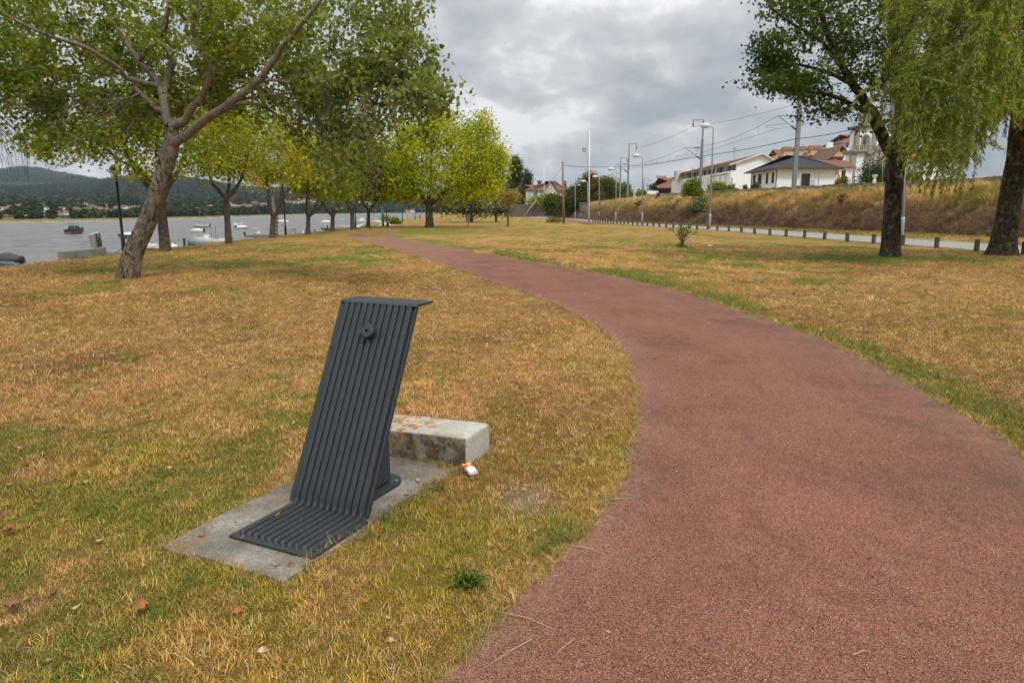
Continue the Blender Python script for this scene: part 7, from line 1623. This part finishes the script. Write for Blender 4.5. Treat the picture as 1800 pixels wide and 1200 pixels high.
# nave with curved shoulder
pts = [(1523, 330)]
cur = [(1523, 277), (1528, 276), (1533, 272), (1537, 264), (1541, 255), (1547, 249), (1556, 246), (1566, 238), (1580, 232), (1600, 230)]
poly = [(X(1523), yc+.4, 3.3)]+[(X(a), yc+.4, Zc(b_)) for a, b_ in cur]+[(X(1640), yc+.4, Zc(230)), (X(1640), yc+.4, 3.3)]
MB().prism(poly, (0, 12, 0)).build('nave', M['ww'], ch)
q = MB()
for (a, b_), (c, d) in zip(cur[:-1], cur[1:]):
    q.add([(X(a), yc+.1, Zc(b_)-.4), (X(c), yc+.1, Zc(d)-.4), (X(c), yc+.1, Zc(d)+.25), (X(a), yc+.1, Zc(b_)+.25), (X(a), yc+1, Zc(b_)-.4), (X(c), yc+1, Zc(d)-.4), (X(c), yc+1, Zc(d)+.25), (X(a), yc+1, Zc(b_)+.25)], [(0, 1, 2, 3), (3, 2, 6, 7), (4, 7, 6, 5), (0, 4, 5, 1)])
q.build('scroll_coping', M['trimg'], ch)
q = MB(); q.rng(X(1538), X(1562), yc-.3, yc+.38, Zc(264), Zc(262)); q.add([(X(1538), yc-.2, Zc(262)), (X(1550), yc-.2, Zc(257)), (X(1562), yc-.2, Zc(262)), (X(1538), yc+.38, Zc(262)), (X(1550), yc+.38, Zc(257)), (X(1562), yc+.38, Zc(262))], [(0, 1, 2), (5, 4, 3), (0, 3, 4, 1), (1, 4, 5, 2)]); q.rng(X(1541), X(1559), yc-.1, yc+.38, 3.3, Zc(264)-.01); q.build('portal', M['trimg'], ch)
# urn and green arch in the churchyard
u0 = at(1537, 318, 90); r_ = empty('garden_urn', u0, 'stone urn on a pedestal in the churchyard', 'urn'); MB().lathe([(.22, -.5), (.22, .1), (.1, .2), (.12, .35), (.3, .55), (.34, .72), (.28, .75)], c=V(u0), n=12).build('urn', M['trimw'], r_)
arcp = [at(1527.5, 320, 91)]+[at(1527.5+38*(1-math.cos(math.pi*k/16)), 306-19*math.sin(math.pi*k/16), 91) for k in range(9)]+[at(1565.5, 287, 91), at(1580, 288, 91), at(1600, 296, 91), at(1606, 320, 91)]
M['arch'] = plain('arch_green', (.05, .13, .10), .6, .15); r_ = empty('metal_arch', arcp[0], 'thin green metal arch in front of the round bush by the church', 'arch'); MB().tube(arcp, .045, 6).build('arch_tube', M['arch'], r_, smooth=True)
a = at(1551, 320, 89); tilted_post('churchyard_pole', 'thin grey pole in front of the round bush by the church', 'pole', a, at(1551.5, 282, 89), .06, .05, M['galvd'])
a = at(1438, 330, 91.5); r_ = tilted_post('wall_drainpipe', 'thin grey pipe with side bracket on the right part of the bungalow front', 'pipe', at(1438, 330, 91.3), at(1440, 302, 91.3), .04, .04, M['galvd']); MB().tube([at(1440, 305, 91.3), at(1447, 305.5, 91.3)], .02, 4).build('bracket', M['galvd'], r_)
# ------------------------------------------------------------------ boats
M['hullw'] = plain('white_gelcoat', (.78, .78, .74), .3, .06, 2)
M['hullc'] = plain('cream_cover', (.70, .66, .50), .7, .1, 3)
M['hulld'] = plain('dark_hull', (.025, .04, .05), .35, .15, 2)
M['hullt'] = plain('teal_grey_hull', (.22, .30, .29), .45, .2, 2)
M['hullg'] = plain('green_hull', (.02, .13, .08), .45, .2, 2)
M['hullr'] = plain('red_stripe', (.50, .06, .05), .4, .1)
M['antif'] = plain('red_antifouling', (.30, .09, .07), .6, .1)
M['engine'] = plain('outboard_black', (.02, .022, .025), .4, .2, 4)
M['rubber'] = plain('grey_inflatable', (.34, .40, .40), .55, .1, 3)
M['orange'] = plain('orange_canvas', (.80, .46, .22), .7, .1, 3)
M['tarp'] = plain('grey_tarpaulin', (.06, .06, .06), .8, .3, 2, bmp=.5, bscale=3)
def hull(q, L, W, H, n=14, z0=-.12, bowr=.35, m=0, inner=True):
    rows_ = []
    for k in range(n+1):
        t = k/n; hb = W/2*(1-max(0, (t-.35)/.65)**2.3)*(0.86+.14*min(1, t*4)); sh = H*(1+bowr*t*t); x = -L/2+L*t+(.0 if k < n else 0); kz = z0+.9*H*max(0, (t-.75)/.25)**2
        hb = max(hb, .02)
        sec = [(hb, sh), (hb*.97, sh*.55), (hb*.75, kz+.10), (0, kz), (-hb*.75, kz+.10), (-hb*.97, sh*.55), (-hb, sh), (-hb*.86, sh), (-hb*.8, sh-.25*H), (hb*.8, sh-.25*H), (hb*.86, sh)]
        rows_.append([(x+(.12*L*t*t*(z/H)*.6 if z > 0 else 0), y, z) for y, z in sec])
    m_ = len(rows_[0]); vs = [p for r in rows_ for p in r]; fs = []
    for k in range(n):
        for j in range(m_): fs.append((k*m_+j, k*m_+(j+1) % m_, (k+1)*m_+(j+1) % m_, (k+1)*m_+j))
    fs += [tuple(range(m_)), tuple(reversed(range(n*m_, (n+1)*m_)))]
    q.add(vs, fs, m)
def xf(q, Mx): q.v = [tuple(Mx @ Vector(p)) for p in q.v]; return q
def boat(label, px, py, L, W, H, ang, hmat, feats=(), name='motor_boat'):
    p = G(px, py, WZ); Mx = Matrix.Translation((p[0], p[1], WZ)) @ Matrix.Rotation(R(ang), 4, 'Z') @ Matrix.Translation((0, 0, .05))
    r_ = empty(name, (p[0], p[1], WZ), label, 'boat', 'boats moored on the river'); q = MB(); hull(q, L, W, H); xf(q, Mx).build('hull', M[hmat], r_, smooth=False)
    for f in feats:
        k = f[0]
        if k == 'engine':
            o = MB(); o.lathe([(.05, -.5), (.07, 0), (.2, .1), (.24, .35), (.2, .62), (.05, .7)], c=(-L/2-.25, 0, H*.55), n=8); o.box((-L/2-.1, 0, H*.5), (.3, .2, .5)); xf(o, Mx).build('outboard_motor', M['engine'], r_)
        elif k == 'cover':
            o = MB(); hb = W/2; o.lathe([(1, 0), (.97, .35), (.7, .75), (.3, .97), (.02, 1)], n=14); o.v = [(-L*.04+v_[0]*L*.47, v_[1]*hb*.92, H*.95+v_[2]*H*f[2]) for v_ in o.v]; xf(o, Mx).build('boat_cover', M[f[1]], r_, smooth=True)
        elif k == 'stripe':
            o = MB(); hull(o, L*1.006, W*1.02, H*.45, z0=-.02); xf(o, Mx).build('hull_stripe', M[f[1]], r_)
        elif k == 'cabin':
            o = MB(); l, w2, h = f[2:5]; o.add([(-l/2, -w2/2, H), (l/2, -w2/2*.8, H), (l/2, w2/2*.8, H), (-l/2, w2/2, H), (-l/2*.8, -w2/2*.85, H+h), (l/2*.4, -w2/2*.7, H+h), (l/2*.4, w2/2*.7, H+h), (-l/2*.8, w2/2*.85, H+h)], [(0, 1, 5, 4), (1, 2, 6, 5), (2, 3, 7, 6), (3, 0, 4, 7), (4, 5, 6, 7)]); xf(o, Mx).build('cabin', M[f[1]], r_)
        elif k == 'screen':
            o = MB(); o.add([(L*.12, -W*.4, H), (L*.12, W*.4, H), (L*.02, W*.36, H+.75), (L*.02, -W*.36, H+.75)], [(0, 1, 2, 3)]); xf(o, Mx).build('windscreen', M[f[1]], r_)
        elif k == 'bimini':
            o = MB(); o.box((-L*.08, 0, H+f[2]), (L*.36, W*.8, .08)); xf(o, Mx).build('bimini_top', M[f[1]], r_)
            o = MB(); [o.tube([(-L*.08+sx*L*.15, sy*W*.38, H), (-L*.08+sx*L*.17, sy*W*.38, H+f[2])], .025, 4) for sx in (-1, 1) for sy in (-1, 1)]; xf(o, Mx).build('bimini_frame', M['galv'], r_)
        elif k == 'mast':
            o = MB(); o.tube([(f[1], 0, H*.6), (f[1], 0, H+f[2])], .03, 4); xf(o, Mx).build('whip_pole', M[f[3]], r_)
        elif k == 'console':
            o = MB(); o.box((f[1], 0, H+.25), (.6, .6, .8)); xf(o, Mx).build('console', M[f[2]], r_)
        elif k == 'benches':
            o = MB(); [o.box((x_, 0, H*.8), (.28, W*.8, .05)) for x_ in (-L*.25, 0, L*.22)]; xf(o, Mx).build('benches', M[f[1]], r_)
    return r_
boat('small dark cruiser with red waterline seen from astern on the open river', 133, 411, 4.4, 2.1, .95, 82, 'hulld', [('stripe', 'antif'), ('cabin', 'hulld', 2.2, 1.7, .75), ('bimini', 'engine', 1.25), ('screen', 'hullw')])
boat('white motorboat with rounded cover behind the first lamp post', 226, 419, 3.6, 1.5, .55, 172, 'hulld', [('stripe', 'hullt'), ('cover', 'hullw', 1.0), ('engine',)])
boat('small grey rowing boat below the bank between the concrete wall and the leaning trunk', 205, 452, 3.6, 1.4, .5, 175, 'hullt', [('benches', 'wood')], 'rowing_boat')
boat('white boat with a red stripe beside the base of the first riverside tree', 272, 441, 5.2, 1.7, .7, 178, 'hullw', [('stripe', 'hullr'), ('mast', -1.2, .8, 'engine')])
boat('dark hulled open motorboat with hooped frame out on the river', 354.5, 399.6, 4.7, 1.8, .62, 177, 'hullw', [('stripe', 'hulld'), ('engine',), ('bimini', 'engine', 1.0), ('mast', -1, .8, 'engine')])
boat('little cream covered boat below the dark hulled one', 346, 409, 3.1, 1.3, .45, 178, 'hullc', [('cover', 'hullc', 1.1), ('engine',)])
boat('long teal grey skiff with dark keel moored left of the second riverside tree', 366, 434.5, 5.4, 1.7, .62, 172, 'hullt', [('stripe', 'hulld'), ('benches', 'hullw'), ('engine',), ('mast', -.6, 2.0, 'hullg'), ('mast', .6, 2.6, 'galv')])
boat('white open launch with consoles moored behind the teal skiff', 374, 428.5, 5.4, 1.8, .7, 176, 'hullw', [('console', -.6, 'hullt'), ('console', .9, 'hullw'), ('mast', -.6, 1.9, 'hullg'), ('engine',)])
boat('white boat with square green windscreen right of the second riverside tree', 420.5, 396, 4.6, 2.2, .7, 85, 'hullw', [('screen', 'glassb'), ('bimini', 'hullt', 1.25)])
boat('small white covered boat with brown waterline in front of the windscreen boat', 426, 402.3, 2.9, 1.3, .5, 15, 'hullw', [('stripe', 'antif'), ('cover', 'hullw', 1.0), ('engine',)])
boat('grey inflatable with orange striped canvas canopy beside the twin stemmed tree', 455, 416.5, 4.6, 1.9, .55, 12, 'rubber', [('bimini', 'orange', 1.1), ('console', 0, 'hullw'), ('engine',)], 'inflatable_boat')
boat('white covered boat half hidden by the second lamp post', 497, 391.4, 4.8, 1.8, .45, 175, 'hullw', [('cover', 'hullw', 1.4)])
boat('white motorboat between the fourth and fifth riverside trees', 572, 392.6, 4.2, 1.7, .6, 174, 'hullw', [('cover', 'hullw', .9), ('engine',)])
boat('faint white boat right of the fifth riverside tree', 596, 388, 4.2, 1.7, .5, 178, 'hullw', [('screen', 'glassd')])
boat('green rowing boat at the foot of the fifth riverside tree', 588, 405.6, 6.0, 1.6, .5, 186, 'hullg', [('benches', 'hullg'), ('mast', -1.4, .9, 'hullg')], 'rowing_boat')
boat('white dinghy moored left of the sixth riverside tree', 605, 400, 4.4, 1.6, .45, 178, 'hullw', [('benches', 'hullw'), ('mast', .6, .9, 'galv')], 'rowing_boat')
boat('white boat near the pontoon beyond the reed tufts', 696, 384.4, 6.2, 2, .6, 4, 'hullw', [('stripe', 'hulld'), ('engine',), ('console', .3, 'engine')])
boat('white launch right of the sixth riverside tree', 636, 391, 5.0, 2.0, .7, 178, 'hullw', [('cabin', 'hullw', 2.0, 1.5, 1.1)])
boat('boat with grey tarpaulin covered engine at the left edge below the bank', 14, 468, 3.0, 1.5, .45, 165, 'hullt', [('engine',), ('cover', 'tarp', 1.7), ('mast', -.3, 1.2, 'galv'), ('mast', .6, 1.0, 'galv')])
for px, py, lab in ((33, 461, 'white mooring buoy at the left edge of the river'), (304, 433, 'white mooring buoy right of the first riverside tree'), (496, 397, 'small dark mooring buoy near the second lamp post')):
    p = G(px, py, WZ); tag(MB().lathe([(.05, -.15), (.28, -.05), (.34, .12), (.25, .28), (.06, .36), (.05, .45)], c=V(p), n=12).build('mooring_buoy', M['hullw'] if 'white' in lab else M['engine'], smooth=True), lab, 'buoy', 'mooring buoys')
for (px0, py0), (px1, py1), y0_, y1_, lab in (((199, 448), (222, 431), 62, 45, 'thin mooring line rising from the grey rowing boat to the lamp'), ((266, 436), (291, 424), 70, 50, 'thin mooring line above the red striped boat')):
    tag(MB().tube([at(px0, py0, y0_), at(px1, py1, y1_)], .025, 4).build('mooring_rope', M['wire']), lab, 'rope')
for px, py0, py1, rr_, lab, mt in ((323.5, 440, 419, .1, 'dark mooring post at the bow of the teal skiff', 'engine'), (575.6, 407, 396, .12, 'dark post beside the green rowing boat', 'engine'), (553, 409, 403, .08, 'short dark post between the fourth and fifth riverside trees', 'engine'), (532.5, 410, 405, .12, 'short white post left of the fourth riverside tree', 'hullw'), (655, 389, 382, .1, 'pale post behind the boat ramp', 'galv'), (712, 386, 380, .1, 'thin white post at the left of the pontoon', 'hullw'), (738, 384, 378, .1, 'thin dark post near the far lamp', 'engine'), (722, 384.5, 378, .09, 'white post in the middle of the pontoon', 'hullw')):
    q = G(px, py0+2, WZ+1.2); y = min(q[1], 140); a, b_ = at(px, py0+1, y), at(px, py1, y); a[2] = min(a[2], WZ-.5) if a[0] < shore_x(np.array([y]))[0] else a[2]
    r_ = empty('mooring_post', a, lab, 'post', 'posts along the river'); MB().tube([a, b_], rr_, 8).build('post', M[mt], r_)
# quay furniture
a, b_ = at(479.5, 419, 43.5), at(477, 330, 43.5); r_ = empty('timber_pole', (a[0], a[1], 0), 'pale grey timber pole with boards leaning right of the twin stemmed tree', 'pole')
MB().tube([(a[0]+.12, a[1], -.5), V(at(481, 372, 43.5)), V(at(477.5, 332, 43.5))], [.06, .055, .05], 8).build('pole', M['concl'], r_); MB().tube([(a[0]+.3, a[1]+.1, -.5), V(at(486, 395, 43.6)), V(at(480, 345, 43.6))], [.05, .045, .04], 8).build('second_pole', M['concl'], r_)
c_ = at(477.5, 336, 43.4); MB().box(c_, (.2, .08, .55)).build('top_board', M['wood'], r_)
q = MB()
for k in range(6): c_ = at(484+k*.5, 412-k*7, 43.4); q.box(c_, (.25, .12, .16))
q.build('cleats', M['conc'], r_)
a = at(516, 411, 52); r_ = empty('gangway_frame', a, 'thin metal gangway frame left of the fourth riverside tree', 'gangway'); q = MB()
q.tube([at(519, 412, 52), at(518, 401, 52)], .04, 5); q.tube([at(512, 401, 52), at(520.5, 401, 52)], .04, 5); q.tube([at(505, 411, 52), at(513, 401, 52)], .03, 5); q.tube([at(509, 413, 52), at(516, 403, 52)], .03, 5); q.build('frame', M['galv'], r_)
pa = np.array([at(488, 412, 46), at(503, 411, 49)]); r_ = empty('quay_block', pa[0], 'low grey concrete quay block beside the timber pole', 'quay'); MB().box((pa[0]+pa[1])/2-np.array([0, 0, .6]), (1.4, 4, 1.1), R(60)).build('block', M['conc'], r_)
# boat ramp
rp = [G(637, 400)[:2], G(691, 397.2)[:2], G(678, 392)[:2], G(664, 388.5)[:2], np.array([-22.5, 96]), np.array([-19, 78])]
q = MB()
tp = [(rp[0][0]-1, rp[0][1], .01), (rp[1][0], rp[1][1], .03), (rp[2][0], rp[2][1], .06), (rp[3][0], rp[3][1], .2), (rp[4][0], rp[4][1], -.7), (rp[5][0]+1, rp[5][1], -1.6)]
n = len(tp); q.add(tp+[(x_, y_, -5) for x_, y_, z_ in tp], [tuple(range(n))]+[(k, (k+1) % n, n+(k+1) % n, n+k) for k in range(n)]); tag(q.build('boat_ramp', M['concl']), 'pale concrete boat ramp behind the riverside trees', 'ramp')
a = G(673.5, 398); tilted_post('green_post', 'tall bright green post at the top of the boat ramp', 'post', (a[0], a[1], -.2), at(672, 368, a[1]), .13, .13, M['green_paint'])
a = G(681.5, 398.5); tilted_post('ramp_bollard', 'short dark bollard right of the green post', 'bollard', (a[0], a[1], -.1), (a[0], a[1], .42), .12, .12, M['engine'])
pn_ = empty('pontoon', at(725, 385, 120), 'grey floating pontoon with railing beyond the reed tufts', 'pontoon'); a, b_ = at(708, 386.5, 118), at(745, 385.5, 118)
MB().rng(a[0], b_[0], 118, 120, a[2]-.4, a[2]).build('deck', M['conc'], pn_); q = MB()
for k in range(9): x_ = a[0]+(b_[0]-a[0])*k/8; q.tube([(x_, 118.1, a[2]), (x_, 118.1, a[2]+.9)], .04, 4)
q.tube([(a[0], 118.1, a[2]+.9), (b_[0], 118.1, a[2]+.9)], .04, 4); q.build('railing', M['galv'], pn_)
# white stone beside the sapling, pale scrap
for px, py, s_, lab in ((1206, 433, .11, 'white stone at the foot of the oleander sapling'), (1248, 433, .11, 'flat white stone on the lawn right of the sapling')):
    p = G(px, py); bm = bmesh.new(); bmesh.ops.create_icosphere(bm, subdivisions=2, radius=s_)
    for v_ in bm.verts: v_.co = Vector((v_.co.x*(1.3 if 'flat' in lab else 1), v_.co.y, v_.co.z*(.35 if 'flat' in lab else .8)))*(1+.3*(vnoise(v_.co.x*9+px, v_.co.y*9+v_.co.z*9, 2)-.5))
    me = bpy.data.meshes.new('white_stone'); bm.to_mesh(me); bm.free(); me.materials.append(M['trimw']); o = link(me, 'white_stone'); o.location = (p[0], p[1], s_*.2); tag(o, lab, 'stone')

# ------------------------------------------------------------------ far shore: marsh, wooded hills, town
SH = np.array([(-900, 200), (-300, 235), (-80, 262), (0, 285), (120, 310), (240, 360), (330, 420), (420, 520), (500, 700), (580, 880), (660, 1050), (760, 1250), (900, 1300), (1400, 1350)], float)
R1 = np.array([(-900, 330), (-300, 340), (0, 339), (60, 337), (110, 334), (160, 331), (205, 323), (235, 318.5), (270, 320), (335, 321), (360, 326), (400, 332), (440, 338), (480, 343), (520, 341), (560, 338), (600, 341), (660, 346), (720, 347), (780, 352), (860, 357), (1000, 364), (1400, 366)], float)
R2 = np.array([(-900, 320), (-200, 312), (-60, 309), (0, 308.5), (40, 306), (60, 303.5), (95, 306), (120, 312), (160, 317), (215, 327), (300, 336), (400, 345), (500, 350), (760, 357), (1400, 366)], float)
def fland(px, d):
    D0 = np.interp(px, SH[:, 0], SH[:, 1]); y1_ = np.interp(px, R1[:, 0], R1[:, 1]); y2_ = np.interp(px, R2[:, 0], R2[:, 1]); sec = 1.0
    z1 = CAM_H+(370-y1_)/FPX*2500; z2 = CAM_H+(370-y2_)/FPX*4600; w_ = D0*1.3
    z = np.where(d < D0, WZ-.6*sstep(0, 30, D0-d)*3, WZ+.15+.6*sstep(0, 25, d-D0))
    t_ = np.clip((d-w_)/(1500-w_), 0, 1); z = z+np.where(d > w_, 26*t_**1.25, 0)
    z = np.where(d > 1500, (WZ+.75+26)+(z1-(WZ+.75+26))*sstep(1350, 2500, d), z)
    z = np.where(d > 2500, z1+(z2*.62+z1*.1-z1)*sstep(2500, 3300, d), z); z = np.where(d > 3300, (z2*.62+z1*.1)+(z2-(z2*.62+z1*.1))*sstep(3200, 4600, d), z); z = np.where(d > 4600, z2*(1-.7*sstep(4600, 6500, d)), z)
    amp = sstep(1500, 2300, d)*14; z = z+amp*(fbm(px*.012+3, d*.0022, 4, 61)-.5)*2.2*(1-.5*np.exp(-((d-2500)/180)**2)-.5*np.exp(-((d-4600)/250)**2))
    return z
def fxy(px, d): return (px-900)/FPX*d, d
pxs = np.concatenate([np.arange(-900, -100, 40), np.arange(-100, 800, 6), np.arange(800, 1401, 40)]); ds = np.concatenate([np.arange(180, 420, 8), np.arange(420, 1500, 25), np.arange(1500, 6600, 60)])
PX, DD = np.meshgrid(pxs, ds); Xf, Yf = fxy(PX, DD); Zf = fland(PX, DD)
D0 = np.interp(PX, SH[:, 0], SH[:, 1]); e = DD-D0
sand = np.array([.38, .30, .20]); marsh = np.array([.19, .175, .075]); wood = np.array([.030, .048, .028]); clear = np.array([.06, .085, .04]); field = np.array([.10, .16, .05])
msk = (fbm(PX*.02, DD*.01, 3, 5) > .5)[..., None]
c_ = np.where((e < 5)[..., None], sand, marsh); sandy = ((fbm(PX*.03, DD*.004, 2, 9) > .56) & (PX < 330))[..., None]; c_ = np.where(sandy & (e < 22)[..., None], sand, c_)
c_ = np.where((DD > D0*1.22)[..., None], wood*(1+.5*(fbm(PX*.03, DD*.012, 3, 8)-.5))[..., None], c_); fmask = ((fbm(PX*.02+5, DD*.006, 3, 33) > .60) & (DD > D0*1.25) & (DD < 1500))[..., None]; c_ = np.where(fmask, field, c_)
hm = (fbm(PX*.010+2, DD*.0016+7, 3, 77)-.55)*6; c_ = c_+np.clip(hm, 0, 1)[..., None]*(clear-wood)*(DD > 1600)[..., None]
m, t, b = new_mat('hill_forest'); oc = objco(t); gc = attr(t, 'gcol').outputs['Vector']; k = mth(t, 'ADD', mth(t, 'MULTIPLY', noise(t, oc, .045, 6, .75), 1.3), .35)
vm = t.nodes.new('ShaderNodeVectorMath'); vm.operation = 'SCALE'; t.links.new(gc, vm.inputs[0]); t.links.new(k, vm.inputs['Scale']); t.links.new(vm.outputs[0], b.inputs['Base Color']); b.inputs['Roughness'].default_value = 1; b.inputs['Specular IOR Level'].default_value = 0
M['hill'] = m
struct(sheet('hills', Xf, Yf, Zf, M['hill'], c_.reshape(-1, 3)), 'far river bank with marsh strip and blue green wooded hills')
# far trees as instances
m, t, b = new_mat('far_foliage'); tint = attr(t, 'tint', 'INSTANCER').outputs['Vector']; bc = attr(t, 'bvar').outputs['Vector']; vm = t.nodes.new('ShaderNodeVectorMath'); vm.operation = 'MULTIPLY'; t.links.new(tint, vm.inputs[0]); t.links.new(bc, vm.inputs[1]); t.links.new(vm.outputs[0], b.inputs['Base Color']); b.inputs['Roughness'].default_value = 1; b.inputs['Specular IOR Level'].default_value = 0; M['farfol'] = m
def far_tree(seed, cone=False):
    rg = np.random.default_rng(seed); n = 170; q = rg.normal(size=(n, 3)); q /= np.linalg.norm(q, axis=1)[:, None]; q *= rg.uniform(.7, 1.05, n)[:, None]; lump = 1+.35*(fbm(q[:, 0]*2+5, q[:, 1]*2+q[:, 2]*2, 2, seed)-.5)*2
    C = q*lump[:, None]*np.array([.42, .42, .45])+np.array([0, 0, .52])
    if cone: C[:, :2] *= (1.25-C[:, 2:])*.9
    lv, lf = leaves_np(C, .26, .9, .3, 0, rg); bv = np.repeat(rg.uniform(.55, 1.5, n), 4)[:, None]*np.ones(3)
    bm = bmesh.new(); bmesh.ops.create_icosphere(bm, subdivisions=1, radius=1); iv = np.array([v_.co[:] for v_ in bm.verts])*np.array([.34, .34, .40])+np.array([0, 0, .48]); iff = np.array([[v_.index for v_ in f.verts] for f in bm.faces]); bm.free()
    if cone: iv[:, :2] *= (1.2-iv[:, 2:])*.9
    me = mesh_np('far_tree', np.concatenate([lv, iv]), np.concatenate([lf, iff+len(lv)])); a = me.attributes.new('bvar', 'FLOAT_VECTOR', 'POINT'); a.data.foreach_set('vector', np.concatenate([bv, np.full((len(iv), 3), .6)]).astype(np.float32).ravel()); me.materials.append(M['farfol']); return bpy.data.objects.new('far_tree', me)
FT = proto_col('far_trees', [far_tree(400+i, i > 3) for i in range(6)])
rg = np.random.default_rng(500)
HS = []   # houses: px, distance
hpx = [(3, 376, 1), (10, 371, 0), (20, 366, 2), (33, 363, 1), (47, 361, 2), (95, 365, 0), (93, 372, 3), (103, 369, 1), (115, 372, 3), (121, 365, 0), (126, 371, 2), (132, 372, 0), (60, 376, 2), (22, 379, 3), (36, 378, 3), (58, 379, 1), (147, 366, 3), (165, 359, 0), (163, 367, 3), (173, 363, 3), (180, 365, 1), (187, 368, 3), (192, 367, 2), (203, 370, 0), (219, 365, 1), (228, 364, 0), (233, 368, 2), (246, 364, 1), (256, 363, 0), (379, 363, 4), (355, 367, 2), (411, 358, 3), (418, 361, 0), (425, 364, 2), (437, 362, 0), (446, 363, 1), (455, 359.5, 4), (463, 361, 1), (470, 360, 0), (505, 356, 0), (515, 358, 3), (526, 357, 0), (536, 353, 4), (548, 354, 0), (540, 357, 2), (560, 356, 1), (640, 356, 0), (652, 358, 1), (716, 362, 1), (728, 363, 0)]
hd = []
for px, py, c in hpx:
    best = None
    for d in range(int(np.interp(px, SH[:, 0], SH[:, 1])*1.25), 1900, 12):
        z = float(fland(np.array([px*1.0]), np.array([d*1.0]))[0])+2.5; y_ = 370-(z-CAM_H)/d*FPX
        if best is None or abs(y_-py) < best[0]: best = (abs(y_-py), d, z-2.5)
    hd.append((px, best[1], best[2], c))
# woodland instances
def wood_pts(n, pxr, dfun, szr, keep=None):
    px = rg.uniform(*pxr, n); d = dfun(px, n); z = fland(px, d); x, y = fxy(px, d); return px, x, y, z, rg.uniform(*szr, n)
L_ = []
L_.append(wood_pts(1500, (-140, 800), lambda p, n: np.interp(p, SH[:, 0], SH[:, 1])*rg.uniform(1.15, 1.3, n), (8, 13)))
L_.append(wood_pts(3600, (-140, 820), lambda p, n: np.interp(p, SH[:, 0], SH[:, 1])*1.3+rg.uniform(0, 1, n)*(1500-np.interp(p, SH[:, 0], SH[:, 1])*1.3), (7, 13)))
L_.append(wood_pts(12000, (-140, 900), lambda p, n: rg.uniform(1450, 2700, n), (9, 17)))
L_.append(wood_pts(11000, (-140, 700), lambda p, n: rg.uniform(2900, 4750, n), (12, 22)))
px = np.concatenate([a[0] for a in L_]); x = np.concatenate([a[1] for a in L_]); y = np.concatenate([a[2] for a in L_]); z = np.concatenate([a[3] for a in L_]); s = np.concatenate([a[4] for a in L_])
s = np.where(y < 1500, s*np.clip(y/1000, .42, 1.0)*.92, s*.9)
k = np.ones(len(x), bool)
for hp, d, hz, c in hd: k &= ~((np.abs(px-hp) < 9) & (y < d+10) & (y > d-260*(d/900)) & (s*FPX/y*.9 > (hz+1.5-z)/y*FPX))
k &= ~((y < 1500) & (fbm(px*.02+5, y*.006, 3, 33) > .60) & (y > np.interp(px, SH[:, 0], SH[:, 1])*1.33))
x, y, z, s, px = x[k], y[k], z[k], s[k], px[k]; n = len(x)
base = np.where((rg.uniform(0, 1, n) < .25)[:, None], np.array([.075, .095, .035]), np.array([.034, .056, .024])); base = np.where((y > 1500)[:, None], np.array([.032, .052, .030]), base)*rg.uniform(.6, 1.5, n)[:, None]
scatter('far_woodland', 'dark woodland along the far bank and over the hills', np.stack([x, y, z-.06*s], 1), base, s, rg.uniform(0, 6.28, n), rg.integers(0, 6, n), FT, .05, 6)
order = sorted(range(len(hd)), key=lambda i: hd[i][0])
wl = ['ww', 'wold', 'trimw', 'wora', 'wred']; rl = ['tile', 'tile', 'tile_o', 'tile', 'tile_o']; wn = ['white walls and reddish roof', 'cream walls and reddish roof', 'white walls and orange roof', 'apricot walls and red roof', 'red walls and orange roof']
for rank, i in enumerate(order):
    px_, d, z, c = hd[i]; x_, y_ = fxy(px_, d); r = random.Random(i); wd = r.uniform(8, 16)*d/1200; h = r.uniform(3.2, 5.4)*d/1200; dp = wd*.8
    o = empty('far_house', (x_, y_, z), f'far house with {wn[c]} across the river, {ORD[rank]} from left', 'house', 'houses of the town across the river')
    q = MB(); q.rng(x_-wd/2, x_+wd/2, y_, y_+dp, z-3, z+h); q.build('walls', M[wl[c]], o); roof_mesh('gable' if r.random() < .5 else 'hip', x_-wd/2, x_+wd/2, y_, y_+dp, z+h, z+h+1.7*d/1200, .3, 'x').build('roof', M[rl[c]], o)
    q = MB()
    for k in range(3 if wd > 8 else 2): xx_ = x_-wd/2+wd*(k+.5)/(3 if wd > 8 else 2); q.rng(xx_-.06*wd, xx_+.06*wd, y_-.05, y_-.01, z+h*.45, z+h*.8)
    q.build('windows', M['glassd'], o)

# ------------------------------------------------------------------ haze
if HAZE:
    q = MB(); q.rng(-8500, 2500, -300, 7200, -11, 420); o = q.build('haze', []) if False else None
    me = bpy.data.meshes.new('haze'); me.from_pydata(q.v, [], q.f); me.update(); hz = link(me, 'haze'); tag(hz, 'thin bluish haze in the air over the river and hills', None, None, 'stuff')
    hm_ = bpy.data.materials.new('haze_air'); hm_.use_nodes = True; t = hm_.node_tree; t.nodes.clear(); pv = nd(t, 'ShaderNodeVolumePrincipled'); pv.inputs['Color'].default_value = (.72, .84, 1, 1); pv.inputs['Density'].default_value = HAZE
    ou = nd(t, 'ShaderNodeOutputMaterial'); t.links.new(pv.outputs[0], ou.inputs['Volume']); me.materials.append(hm_)
print('TRIS', sum(a[1]+a[2]*2 for a in TRIS), TRIS)
